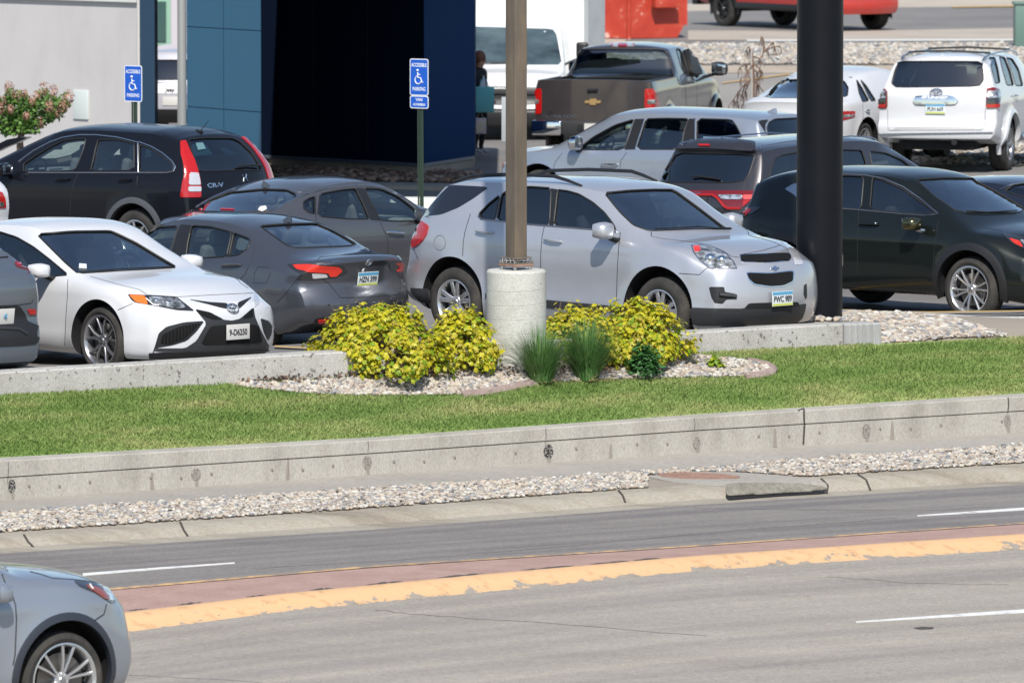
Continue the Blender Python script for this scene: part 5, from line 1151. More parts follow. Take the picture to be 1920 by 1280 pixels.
def _yel(m, nt, p):
    uvn = nt.nodes.new('ShaderNodeUVMap'); sep = nt.nodes.new('ShaderNodeSeparateXYZ'); nt.links.new(uvn.outputs[0], sep.inputs[0])
    n = nt.nodes.new('ShaderNodeTexNoise'); n.inputs['Scale'].default_value = 3.6; n.inputs['Detail'].default_value = 12; n.inputs['Roughness'].default_value = .72
    tc = nt.nodes.new('ShaderNodeTexCoord'); nt.links.new(tc.outputs['Object'], n.inputs['Vector'])
    a = nt.nodes.new('ShaderNodeMath'); a.operation = 'MULTIPLY_ADD'; a.inputs[1].default_value = .34; nt.links.new(sep.outputs[1], a.inputs[0]); nt.links.new(n.outputs[0], a.inputs[2])
    c = nt.nodes.new('ShaderNodeValToRGB'); e = c.color_ramp.elements; e[0].position = .825; e[0].color = (.58, .365, .195, 1); e[1].position = .84; e[1].color = (.27, .24, .2, 1)
    nt.links.new(a.outputs[0], c.inputs[0])
    n2 = nt.nodes.new('ShaderNodeTexNoise'); n2.inputs['Scale'].default_value = 9; n2.inputs['Detail'].default_value = 6; nt.links.new(tc.outputs['Object'], n2.inputs['Vector'])
    mx = nt.nodes.new('ShaderNodeMix'); mx.data_type = 'RGBA'; mx.blend_type = 'MULTIPLY'; mx.inputs[0].default_value = .7
    c2 = nt.nodes.new('ShaderNodeValToRGB'); c2.color_ramp.elements[0].position = .32; c2.color_ramp.elements[0].color = (.8, .76, .7, 1); c2.color_ramp.elements[1].position = .45; c2.color_ramp.elements[1].color = (1.05, 1.05, 1.05, 1)
    nt.links.new(n2.outputs[0], c2.inputs[0]); nt.links.new(c.outputs[0], mx.inputs[6]); nt.links.new(c2.outputs[0], mx.inputs[7]); nt.links.new(mx.outputs[2], p.inputs['Base Color'])
    add_bump(nt, p, n.outputs[0], .5, .02)
YELM = mat('worn_yellow_curb', (.6, .33, .1), .8, fn=_yel)
TAR = mat('dark_joint', (.06, .052, .045), .9); WLINE = mat('road_paint_white', (.62, .62, .6), .7, fn=lambda m, nt, p: noise_mix(nt, p, [(.35, .35, .34), (.6, .6, .58), (.68, .68, .66)], scale=7, pos=[.3, .42, .6]))
YLINE = mat('road_paint_yellow', (.5, .33, .12), .7)
def _isl(cols):
    def f(m, nt, p):
        g = nt.nodes.new('ShaderNodeNewGeometry'); c = nt.nodes.new('ShaderNodeValToRGB'); c.color_ramp.interpolation = 'CONSTANT'; e = c.color_ramp.elements
        while len(e) < len(cols): e.new(.5)
        for i, k in enumerate(cols): e[i].position = i/len(cols); e[i].color = (*k, 1)
        nt.links.new(g.outputs['Random Per Island'], c.inputs[0]); nt.links.new(c.outputs[0], p.inputs['Base Color'])
        n = nt.nodes.new('ShaderNodeTexNoise'); n.inputs['Scale'].default_value = 90; tc = nt.nodes.new('ShaderNodeTexCoord'); nt.links.new(tc.outputs['Object'], n.inputs['Vector']); add_bump(nt, p, n.outputs[0], .2, .003)
    return f
STONEM = mat('river_stone', (.5, .45, .4), .8, fn=_isl([(0.46, 0.43, 0.37), (0.38, 0.33, 0.27), (0.48, 0.46, 0.42), (0.24, 0.24, 0.25), (0.42, 0.35, 0.28), (0.3, 0.28, 0.26), (0.48, 0.43, 0.35), (0.34, 0.28, 0.23), (0.17, 0.18, 0.19), (0.44, 0.38, 0.31), (0.52, 0.5, 0.46), (0.37, 0.35, 0.32), (0.29, 0.24, 0.2), (0.43, 0.37, 0.29)]))
DIRTM = mat('bed_soil', (.26, .225, .185), .95)
# ---------------------------------------------------------------- lot terrain through the wheels of the parked vehicles
CTRL = [(M.translation.x, M.translation.y, M.translation.z) for i, M in enumerate(PO) if i not in (11,)]
for px in range(-3000, 5001, 500):
    v = LW_TOP(px); CTRL.append((v.x-.7, v.y+1.0, .36))
for x in (-30, -15, 0, 15, 30):
    for y in (135, 160, 200, 260): CTRL.append((x, y, .1))
CTRL += [(-3.5, 112, .05), (-1, 112, .05), (-9, 115, .05), (11, 84, .2), (9, 78.5, .40), (5, 79, .36), (1, 119, 0.02)]
CN = np.array(CTRL)
def terr(x, y):
    d2 = (CN[:, 0]-x)**2+(CN[:, 1]-y)**2+.6; w = 1/d2**1.8; return float((w*CN[:, 2]).sum()/w.sum())
def wall_D(x, D0=70.3):   # plan line of the low wall
    return (D0*(1+MR*960/FPX))+MR*x
def ground_build():
    g = MB(); g.add([(-900, -300, -1.75), (900, -300, -1.75), (900, 1400, -1.75), (-900, 1400, -1.75)], [(0, 1, 2, 3)]); struct(g.obj('ground', LOTM))
    xs = sorted(set([-300, -160, -90, -60, -40]+[round(-28+i*.7, 2) for i in range(81)]+[40, 60, 90, 160, 300])); vs = []; fs = []
    ts = [0, .012, .025, .04, .055, .07, .085, .1, .115, .13, .145, .16, .175, .19, .205, .22, .235, .25, .27, .29, .31, .33, .35, .375, .4, .44, .48, .55, .65, .8, 1]
    for x in xs:
        y0 = wall_D(x)+.26 if x < 2.6 else max(wall_D(x)+.26, 78.05+.3*x)
        for t in ts:
            y = y0+(min(max(y0+10, 260), 900) if False else (260-y0 if y0 < 250 else 10))*t; vs.append((x, y, terr(x, y)))
    n = len(ts)
    for i in range(len(xs)-1):
        for j in range(n-1): a = i*n+j; fs.append((a, a+n, a+n+1, a+1))
    o = struct(mesh_obj('parking_lot', vs, fs, LOTM)); bm = bmesh.new(); bm.from_mesh(o.data); s = Surf(); s.bvh = BVHTree.FromBMesh(bm); bm.free()
    g2 = MB(); g2.add([(-900, 259, .08), (900, 259, .08), (900, 1400, .08), (-900, 1400, .08)], [(0, 1, 2, 3)]); struct(g2.obj('far_pavement', WALKM))
    return s
def surf_of(*obs):
    bm = bmesh.new()
    for o in obs: bm.from_mesh(o.data)
    s = Surf(); s.bvh = BVHTree.FromBMesh(bm); bm.free(); return s
def street_build():
    r1 = ribbon('far_lanes', GUT, MD_FB, ASPH, 6); r2 = ribbon('near_lanes', YB2, NEAR, ASPN, 10)
    g3 = MB(); a = [NEAR(p) for p in (-5200, 5400)]; g3.add([a[0]-Vector((0, 0, .004)), a[1]-Vector((0, 0, .004)), (90, -250, -1.45), (-90, -250, -1.45)], [(0, 3, 2, 1)]); struct(g3.obj('near_pavement', ASPN))
    ribbon('gutter', CB_BOT, GUT, CURBM); ribbon('curb_face', CB_TOP, CB_BOT, CURBM, 3, bumpf=lambda v, t: .02*math.sin(PI*t)); c1 = ribbon('curb', GR_OUT, CB_TOP, CURBM)
    ribbon('sidewalk', W_BASE, SW_OUT, WALKM); gb = ribbon('gravel_bed', SW_OUT, GR_OUT, DIRTM)
    ribbon('median_top', MD_FAR, MD_NEAR, REDM, 2); ribbon('median_far_face', MD_FB, MD_FAR, YELM)
    ribbon('median_edge_paint', bl(63.0, [(0, 1122), (210, 1104), (700, 1062), (1300, 1024), (1920, 981)]), bl(62.93, [(0, 1125.5), (210, 1107.5), (700, 1064.6), (1300, 1026), (1920, 983)]), mat('worn_line_yellow', (.5, .33, .12), .8, fn=lambda m, nt, p: noise_mix(nt, p, [(.26, .2, .16), (.40, .27, .15), (.60, .38, .17)], scale=5, pos=[.42, .5, .6])), bumpf=lambda v, t: .012)
    ribbon('yellow_curb', MD_NEAR, YB, YELM, 5, bumpf=lambda v, t: .075*math.sin(PI*min(1, t*1.15))*(1-t*.7)); ribbon('curb_apron', YB, YB2, ASPN)
    sr = surf_of(r1); sn = surf_of(r2)
    for nm, s, q in (('lane_line', sr, [(155, 1074.5), (300, 1063.5), (440, 1054), (440, 1056), (300, 1066.5), (155, 1079)]), ('lane_line', sr, [(1720, 966), (1920, 951.5), (2100, 938), (2100, 942), (1920, 956), (1720, 967.5)]), ('lane_line', sn, [(1605, 1164.5), (1920, 1142), (2200, 1122), (2200, 1128), (1920, 1148), (1605, 1166.5)]), ('lane_line', sr, [(-900, 1150), (-500, 1124), (-500, 1128), (-900, 1155)])):
        struct(s.decal(nm, q, WLINE, off=.004, g=30, rnd=0, thick=.0))
    for s, pts, r in ((sr, [(480, 1066), (700, 1052), (1000, 1030), (1300, 1001), (1500, 985), (1720, 968)], .003), (sr, [(1300, 951), (1500, 955), (1700, 958), (1900, 948)], .0025), (sn, [(705, 1142), (750, 1149), (900, 1160), (1100, 1173), (1370, 1197)], .0035), (sn, [(240, 1265), (400, 1272), (600, 1290)], .003), (sn, [(1550, 1080), (1700, 1092), (1930, 1098)], .003)):
        P = [Vector(p) for p in pts]; D = []
        for a, b in zip(P, P[1:]):
            for i in range(6): D.append(a+(b-a)*i/6+Vector((0, random.uniform(-1.2, 1.2))))
        struct(MB().tube([s.hit(p.x, p.y, 0)[0] for p in D], r, 4).obj('crack', TAR))
    struct(sn.decal('tar_spot', [(1712, 1177), (1730, 1174.5), (1752, 1176), (1748, 1179), (1725, 1180)], TAR, off=.004, g=8, rnd=1, thick=0))
    # dark ragged joints along the median
    for f, a, b, dy, off in ((MD_NEAR, 240, 1250, -1.0, .02), (bl(62.9, [(0, 1126), (210, 1108), (700, 1066), (1300, 1027.5), (1920, 984.5)]), 230, 1150, 1.2, .012), (bl(62.9, [(0, 1126), (210, 1108), (700, 1066), (1300, 1027.5), (1920, 984.5)]), 1300, 1920, 1.2, .012)):
        x = a
        while x < b:
            L = random.uniform(30, 110); n = 10; pts = [f(x+L*i/n)+Vector((0, 0, off)) for i in range(n+1)]
            vs = []; 
            for i, p in enumerate(pts):
                w = .02+.10*random.random()*math.sin(PI*i/n); vs += [p+Vector((0, -w*.8 if dy < 0 else w, 0)), p+Vector((0, w*.9, 0))]
            mesh_obj('joint_gap', vs, [(2*i, 2*i+2, 2*i+3, 2*i+1) for i in range(n)], TAR, None, False)['kind'] = 'structure'
            x += L+random.uniform(5, 90)
    sc = surf_of(bpy.data.objects['curb_face'], bpy.data.objects['curb'], bpy.data.objects['gutter'])
    for pts in ([(45, 1003), (52, 1015), (62, 1025)], [(338, 979), (345, 995), (352, 1005)], [(1160, 920), (1168, 930), (1172, 942)], [(1609, 890), (1624, 900), (1632, 920)], [(1540, 898), (1552, 910), (1550, 926)]):
        struct(sc.line('curb_joint', pts, .012, TAR, off=.002, sub=3))
    # storm drain inlet
    A = lambda p: K(1200, 860, 5.053, p); sw = surf_of(gb, c1, bpy.data.objects['curb_face'], bpy.data.objects['gutter'], r1)
    t = root('storm_inlet', sw.hit(1400, 905)[0], 'concrete storm drain slab with rusty manhole cover and dark kerb opening', 'storm drain')
    s2 = Surf(); s2.root = t; s2.bvh = sw.bvh; s2.M = t.matrix_world.copy(); bpy.context.view_layer.update(); s2.M = Matrix.Translation(t.location); s2.Mi = s2.M.inverted()
    s2.bvh = sw.bvh
    def dec(nm, q, m, off, g=5, th=.01):
        v, nr, f = sw.patch(A(q), off, g, 1); f = sw.flipfix(v, f, nr); n = len(v); ed = {}
        for k in f:
            for a, b in zip(k, k[1:]+k[:1]): ed[(a, b)] = 1
        bd = [(a, b) for (a, b) in ed if (b, a) not in ed]; v = [p-t.location for p in v]
        MB().add(v+[v[i]-Vector((0, 0, th)) for i in range(n)], f+[(b, a, n+a, n+b) for a, b in bd]).obj(nm, m, t, True, 40)
    dec('slab', [(60, 175), (300, 138), (650, 120), (1000, 140), (1350, 165), (1700, 205), (1765, 245), (1770, 300), (1700, 280), (1500, 262), (1250, 254), (900, 262), (760, 262), (500, 245), (250, 215)], WALKM, .012)
    dec('slab_edge', [(805, 272), (900, 258), (1250, 250), (1500, 258), (1700, 275), (1760, 298), (1766, 316), (1300, 337), (840, 374), (803, 345)], mat('rough_aggregate', (.15, .14, .11), .95, fn=_conc([(.14, .13, .105), (.21, .195, .16), (.29, .27, .225)], 9, .8, False)), .035)
    dec('opening', [(805, 350), (840, 374), (1300, 337), (1766, 318), (1745, 333), (1300, 358), (850, 394), (828, 388)], WELL, .012)
    dec('manhole_cover', [(155, 160), (250, 147), (500, 141), (800, 156), (950, 180), (930, 198), (700, 203), (400, 199), (220, 182)], mat('rust', (.2, .1, .06), .8, fn=_conc([(.20, .12, .09), (.29, .17, .125), (.34, .22, .165)], 8, .3, False)), .017)
    return sw, gb
def retaining_build():
    t = root('retaining_wall', W_BASE(960), 'long low grey concrete retaining wall with a cap groove between lawn and sidewalk', 'wall'); O = t.location.copy()
    GRV = bl(68.8, [(0, 894.7), (700, 849), (1300, 806.6), (1920, 769.4)])
    prof = []
    vs = []; fs = []
    for px in PXS:
        b, g, tp, bk = W_BASE(px), GRV(px), W_TOP(px), W_BACK(px); f = Vector((.0, -.012, 0)); i_ = Vector((0, .02, 0))
        vs += [b-Vector((0, 0, .3)), b, g-Vector((0, 0, .008)), g-Vector((0, 0, .007))+i_, g+Vector((0, 0, .003))+i_, g+f+Vector((0, 0, .004)), tp+f-Vector((0, 0, .012)), tp+f*.4, Vector((bk.x, bk.y, tp.z)), Vector((bk.x, bk.y, tp.z-.7))]
    n = 10
    for i in range(len(PXS)-1):
        for j in range(n-1): a = i*n+j; fs.append((a, a+n, a+n+1, a+1))
    o = mesh_obj('wall_body', [v-O for v in vs], fs, RETM, t, False)
    bm = bmesh.new(); bm.from_mesh(o.data); s = Surf(); s.bvh = BVHTree.FromBMesh(bm); bm.free(); s.M = Matrix.Translation(O); s.Mi = s.M.inverted(); s.root = t
    STAIN = mat('wall_stain', (.27, .24, .205), .9); PATCH = mat('grate', (.03, .03, .03), .7, fn=lambda m, nt, p: noise_mix(nt, p, [(.015, .015, .015), (.05, .05, .05), (.3, .28, .25)], scale=60, detail=1, pos=[.4, .52, .6]))
    for k, (x, y, w, h, d) in enumerate(((22, 911, 7, 13, 1), (367, 889, 9, 12, 0), (688, 867, 9, 13, 0), (1028, 846, 9, 14, 1), (1306, 831, 7, 12, 0), (1624, 808, 8, 14, 0), (1889, 789, 7, 13, 0))):
        s.decal('weep_hole', [(x+w*math.cos(a*PI/6), y+h*math.sin(a*PI/6)) for a in range(12)], PATCH if d else mat('grate_pale', (.14, .13, .12), .8, fn=lambda m, nt, p: noise_mix(nt, p, [(.12, .11, .10), (.24, .22, .195), (.33, .31, .28)], scale=45, detail=2)), off=.004, g=4, rnd=0, thick=.004)
        s.decal('stain', [(x-2, y+h-2), (x+5, y+h-2), (x+5, y+h+10), (x, y+h+12)], STAIN, off=.0025, g=5, rnd=0, thick=.003)
    for x, y0, y1 in ((285, 885, 917), (1145, 832, 862), (1453, 803, 838), (1673, 785, 824), (540, 862, 900)):
        s.decal('stain', [(x-1.5, y0), (x+1.5, y0), (x+4, y1), (x-4, y1)], STAIN, off=.0025, g=5, rnd=0, thick=.003)
    for x, y0, y1, r in ((1507, 763, 832, .012), (15, 862, 905, .003), (690, 826, 850, .003), (1023, 802, 832, .004), (1890, 745, 775, .008), (540, 858, 902, .003), (1302, 784, 806, .003)):
        s.line('wall_joint', [(x, y0), (x+1, (y0+y1)/2), (x-1, y1)], r, TAR, off=.0, sub=3)
    for i, x in enumerate(range(-60, 2000, 57)):
        if i % 4 == 1: continue
        g = GRV(x); q = g-Vector((0, .008, .10+.02*(i % 2))); MB().lathe([(0, 0), (.013, 0), (.016, .006)], 10, Matrix.Translation(q-O).to_3x3() if 0 else None).obj('tie_hole', mat('tie_hole', (.2, .185, .165), .9), t).location = q-O
# ---------------------------------------------------------------- lawn and rock bed
def lawn_z(v_px, t):
    a, b = W_BACK(v_px), LW_BASE(v_px); return a*(1-t)+b*t
def slope_surf():
    vs = []; fs = []; n = 8
    for px in PXS:
        a, b = W_BACK(px)+Vector((0, 0, -.01)), LW_BASE(px)+Vector((0, .02, 0))
        for j in range(n+1):
            t = j/n; p = a*(1-t)+b*t; p.z += .03*math.sin(PI*t); vs.append(p)
    for i in range(len(PXS)-1):
        for j in range(n): a = i*(n+1)+j; fs.append((a, a+n+1, a+n+2, a+1))
    return vs, fs
BED = [(425, 721), (470, 729), (560, 738), (650, 742), (760, 743), (860, 741), (925, 735), (985, 722), (1010, 719), (1060, 717), (1150, 712), (1300, 709), (1400, 707), (1440, 702), (1450, 692), (1432, 683), (1380, 676), (1310, 668), (1290, 666), (1180, 673.5), (900, 693.5), (640, 712), (595, 715), (560, 717), (500, 719)]
def lwy(px):
    q = [(0, 741), (595, 712), (1300, 662), (1652, 644), (1920, 632)]
    for a, b in zip(q, q[1:]):
        if a[0] <= px <= b[0]: return a[1]+(b[1]-a[1])*(px-a[0])/(b[0]-a[0])
    return 741-.0487*px
def pts_tri_scatter(poly, n, surf, rng):
    P = [Vector(p) for p in poly]; x0, x1 = min(p.x for p in P), max(p.x for p in P); y0, y1 = min(p.y for p in P), max(p.y for p in P); out = []
    while len(out) < n:
        q = Vector((rng.uniform(x0, x1), rng.uniform(y0, y1)))
        if inside(q, P) and (n not in (7000,) or q.y > lwy(q.x)+.8): out.append(surf.hit(q.x, q.y, 0)[0])
    return out
def stones(name, pts, size, label, rng, m=None, flat=.62):
    base = []
    for k in range(5):
        bm = bmesh.new(); bmesh.ops.create_icosphere(bm, subdivisions=1, radius=.5)
        for v in bm.verts: v.co *= rng.uniform(.78, 1.12)
        base.append((np.array([v.co[:] for v in bm.verts]), np.array([[v.index for v in f.verts] for f in bm.faces]))); bm.free()
    V = []; Fs = []; off = 0
    for p in pts:
        bv, bf = base[rng.randrange(5)]; s = size*rng.choice((.55, .7, .8, .9, 1., 1.15, 1.4)); a = rng.uniform(0, 2*PI); ca, sa = math.cos(a), math.sin(a)
        M = np.array([[ca, -sa, 0], [sa, ca, 0], [0, 0, 1.]]) @ np.diag([s*rng.uniform(.9, 1.5), s, s*flat*rng.uniform(.7, 1.2)])
        tl = rng.uniform(-.4, .4); T = np.array([[1, 0, 0], [0, math.cos(tl), -math.sin(tl)], [0, math.sin(tl), math.cos(tl)]])
        V.append(bv @ (T @ M).T + np.array([p.x, p.y, p.z+s*flat*.22])); Fs.append(bf+off); off += len(bv)
    V = np.concatenate(V); Fs = np.concatenate(Fs); me = bpy.data.meshes.new(name); me.from_pydata(V.tolist(), [], Fs.tolist()); me.materials.append(m or STONEM)
    o = bpy.data.objects.new(name, me); link(o); shade(me, 60); o['kind'] = 'stuff'; tag(o, label, 'gravel'); return o
def _grassm(m, nt, p):
    tc = nt.nodes.new('ShaderNodeTexCoord'); mp = nt.nodes.new('ShaderNodeMapping'); mp.inputs['Scale'].default_value = (.45, 2.6, 1); m0 = nt.nodes.new('ShaderNodeMapping'); m0.inputs['Rotation'].default_value = (0, 0, -R(33)); nt.links.new(tc.outputs['Object'], m0.inputs[0]); nt.links.new(m0.outputs[0], mp.inputs[0])
    n = nt.nodes.new('ShaderNodeTexNoise'); n.inputs['Scale'].default_value = 1.6; n.inputs['Detail'].default_value = 6; nt.links.new(mp.outputs[0], n.inputs['Vector'])
    g = nt.nodes.new('ShaderNodeNewGeometry'); mx = nt.nodes.new('ShaderNodeMath'); mx.operation = 'MULTIPLY_ADD'; mx.inputs[1].default_value = .20; nt.links.new(g.outputs['Random Per Island'], mx.inputs[0]); nt.links.new(n.outputs[0], mx.inputs[2])
    c = nt.nodes.new('ShaderNodeValToRGB'); e = c.color_ramp.elements
    for _ in range(3): e.new(.5)
    for i, (q, k) in enumerate(((.36, (.105, .18, .04)), (.50, (.145, .23, .055)), (.63, (.195, .27, .08)), (.76, (.29, .315, .12)), (.92, (.42, .385, .20)))): e[i].position = q; e[i].color = (*k, 1)
    nt.links.new(mx.outputs[0], c.inputs[0]); nt.links.new(c.outputs[0], p.inputs['Base Color'])
GRASSM = mat('lawn_grass', (.1, .2, .04), .7, fn=_grassm, spec=.25)
def blades(pts, h, w, rng, lean=.5):
    n = len(pts); P = np.array([p[:] for p in pts]); a = np.random.RandomState(3).uniform(0, 2*PI, n); hh = h*np.random.RandomState(4).uniform(.5, 1.3, n); r = np.random.RandomState(5)
    d = np.stack([np.cos(a), np.sin(a), 0*a], 1)*w/2; L = np.stack([r.normal(0, lean, n), r.normal(0, lean, n), np.ones(n)], 1)*hh[:, None]
    V = np.empty((n*3, 3)); V[0::3] = P-d; V[1::3] = P+d; V[2::3] = P+L
    return V, np.arange(n*3).reshape(n, 3)
def lawn_build():
    rng = random.Random(7); vs, fs = slope_surf(); lo = mesh_obj('lawn', vs, fs, GRASSM); struct(lo); s = surf_of(lo)
    pts = []; 
    while len(pts) < 130000:
        px = rng.uniform(-350, 2300); t = rng.random()**.9; a, b = W_BACK(px), LW_BASE(px); p = a*(1-t)+b*t; p.z += .03*math.sin(PI*t)
        sx = 960+FPX*p.x/p.y; sy = (CH-p.z)*FPX/p.y+YH
        if inside(Vector((sx, sy)), BEDV) : continue
        if 1640 < sx < 1990 and sy < 648-(sx-1655)*.06: continue
        pts.append(p)
    V, F_ = blades(pts, .032, .012, rng); me = bpy.data.meshes.new('grass'); me.from_pydata(V.tolist(), [], F_.tolist()); me.materials.append(GRASSM); o = bpy.data.objects.new('grass', me); link(o)
    tag(o, 'short green lawn grass with straw coloured patches', 'grass', kind='stuff')
    # bed: soil sheet, stones, edging
    b = s.decal('rock_bed_soil', BED, DIRTM, off=.012, g=18, rnd=0); struct(b)
    P = pts_tri_scatter(BED, 7000, s, rng); stones('gravel', [p+Vector((0, 0, .012)) for p in P], .048, 'pale rounded stones filling the planting bed around the concrete base', rng)
    EDG = mat('edging_block', (.27, .2, .18), .85, fn=_conc([(.2, .15, .135), (.28, .21, .19), (.34, .27, .25)], 4, .4, False))
    t = root('bed_edging', s.hit(1445, 695)[0], 'pinkish concrete edging curving round the planting bed', 'edging'); O = t.location.copy()
    for q in ([(865, 741), (900, 738), (940, 732), (985, 722), (1010, 719)], [(1395, 707), (1430, 704), (1447, 698), (1450, 691), (1440, 685), (1420, 680), (1395, 676)]):
        n = 14; D = []
        for a_, b_ in zip(q, q[1:]):
            for i in range(5): D.append((a_[0]+(b_[0]-a_[0])*i/5, a_[1]+(b_[1]-a_[1])*i/5))
        H = [s.hit(x, y, .0)[0]-O for x, y in D]; MB().tube(H, .06, 8, flat=.7).obj('edging_run', EDG, t)
    return s
BEDV = [Vector(p) for p in BED]
def low_wall_build(s, lot):
    def seg(name, pxs, label, m, fb, ft, th=.28, parent=None):
        O = fb(pxs[0]); vs = []; fs = []
        for px in pxs:
            b, t = fb(px), ft(px); k = Vector((-.58, .81, 0))*th
            vs += [b-Vector((0, 0, .2)), t-Vector((0, 0, .015)), t+Vector((-.004, .012, 0)), t+k, b+k-Vector((0, 0, .4))]
        n = 5
        for i in range(len(pxs)-1):
            for j in range(n-1): a = i*n+j; fs.append((a, a+n, a+n+1, a+1))
        fs += [tuple(range(n-1, -1, -1)), tuple((len(pxs)-1)*n+j for j in range(n))]
        o = mesh_obj(name, [v-O for v in vs], fs, m, parent, False) if 1 else 0; o.location = O
        if label: tag(o, label, 'wall')
        return o
    seg('low_wall', list(range(-3000, 901, 100))+[958], 'pitted low concrete wall running from the left edge in front of the white sedan', LOWM, LW_BASE, LW_TOP)
    seg('low_wall', list(range(980, 1581, 30)), 'pitted low concrete wall below the nose of the silver crossover', LOWM, LW_BASE, LW_TOP)
    seg('low_wall', [1583, 1620, 1652], 'smooth grey concrete end block of the low wall beside the rocks', NEWC, bl(70.3, [(0, 741), (1583, 646), (1652, 644)]), bl(70.3, [(0, 698), (1583, 607.5), (1652, 605)]))
    f2 = bl(76.3, [(1540, 602), (1780, 615), (1920, 632)], .3); f3 = bl(76.3, [(1540, 584), (1780, 589), (1840, 594), (1920, 594), (2600, 594)], .3)
    o = seg('low_wall', list(range(1560, 2601, 40)), 'low smooth concrete wall under the dark green crossover at the right', NEWC, f2, f3)
    # rock patch
    zf = lambda x, y: 0
    Q = [(1440, 604), (1560, 587), (1700, 590), (1790, 600), (1895, 633), (1780, 634), (1655, 646), (1650, 607), (1560, 603)]
    def zz(px, py): return .62
    pat = Surf(); vs = []; A_ = bl(71.0, [(1400, 617), (1652, 648), (1990, 632)]); B_ = bl(76.2, [(1400, 584), (1560, 584), (1800, 592), (1990, 600)], .3)
    rb = ribbon('rock_bed', A_, B_, DIRTM, 4, [1400, 1460, 1520, 1580, 1640, 1700, 1760, 1820, 1880, 1940, 1990], bumpf=lambda v, t: .05*math.sin(PI*t)); sr = surf_of(rb); rng = random.Random(5)
    stones('gravel', [p+Vector((0, 0, .01)) for p in pts_tri_scatter(Q, 2600, sr, rng)], .07, 'pinkish stones beside the foot of the thick black pole', rng)
def strip_stones(gb):
    rng = random.Random(9); s = surf_of(gb); pts = []
    while len(pts) < 17000:
        px = rng.uniform(-300, 2250); t = rng.random(); p = SW_OUT(px)*(1-t)+GR_OUT(px)*t; sx = 960+FPX*p.x/p.y; sy = (CH-p.z)*FPX/p.y+YH
        if 1215 < sx < 1555 and sy > 888+max(0, (1300-sx))*.06+max(0, sx-1380)*.06: continue
        pts.append(p+Vector((0, 0, .012)))
    for _ in range(500):
        px = rng.uniform(-300, 2250); pts.append(SW_OUT(px)+Vector((rng.gauss(0, .05), .10*abs(rng.gauss(0, 1)), .008)))
    stones('gravel', pts, .046, 'mixed pale and grey river stones in the strip between sidewalk and kerb', rng)
# ================================================================ planting
def _leafm(cols):
    return lambda m, nt, p: (_isl(cols)(m, nt, p), p.inputs.__getitem__('Subsurface Weight').__setattr__('default_value', 0.0))
def leaf_mat(name, cols, trans=.35):
    if name in MATS: return MATS[name]
    m = mat(name, cols[0], .45, fn=_isl(cols), spec=.35); nt = m.node_tree; p = nt.nodes['Principled BSDF']; o = [n for n in nt.nodes if n.type == 'OUTPUT_MATERIAL'][0]
    t = nt.nodes.new('ShaderNodeBsdfTranslucent'); mx = nt.nodes.new('ShaderNodeMixShader'); mx.inputs[0].default_value = trans
    cr = [n for n in nt.nodes if n.type == 'VALTORGB'][0]; nt.links.new(cr.outputs[0], t.inputs[0]); nt.links.new(p.outputs[0], mx.inputs[1]); nt.links.new(t.outputs[0], mx.inputs[2]); nt.links.new(mx.outputs[0], o.inputs[0])
    return m
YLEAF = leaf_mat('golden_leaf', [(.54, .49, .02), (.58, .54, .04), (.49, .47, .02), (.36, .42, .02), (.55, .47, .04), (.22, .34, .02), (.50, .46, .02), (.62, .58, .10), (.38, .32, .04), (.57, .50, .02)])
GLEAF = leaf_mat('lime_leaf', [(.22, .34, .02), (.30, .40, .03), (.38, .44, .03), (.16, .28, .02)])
DLEAF = leaf_mat('dark_leaf', [(.03, .10, .025), (.045, .14, .035), (.06, .17, .05), (.025, .08, .02)], .2)
HLEAF = leaf_mat('hydrangea_leaf', [(.08, .17, .03), (.12, .25, .05), (.16, .30, .06), (.05, .12, .02)], .3)
TWIG = mat('twig', (.26, .19, .14), .9); DEAD = leaf_mat('dead_leaf', [(.12, .06, .035), (.2, .11, .06), (.26, .16, .09), (.08, .045, .03)], .1)
LEAF = [(0, 0, 0), (.34, .30, .05), (.22, .46, .07), (.46, .62, .05), (.16, .68, .09), (0, 1.0, -.05), (-.16, .68, .09), (-.46, .62, .05), (-.22, .46, .07), (-.34, .30, .05)]
def leaf_cloud(items, shape=LEAF):
    V = []; Fs = []; n = len(shape); b = 0; S_ = np.array(shape)
    for pos, nrm, size, spin in items:
        z = nrm.normalized(); x = z.orthogonal().normalized(); q = Matrix.Rotation(spin, 3, z); x = q @ x; y = z.cross(x)
        M = np.array([x[:], y[:], z[:]]); V.append(S_*size @ M + np.array(pos[:])); Fs.append([b+i for i in range(n)]); b += n
    return np.concatenate(V).tolist(), Fs
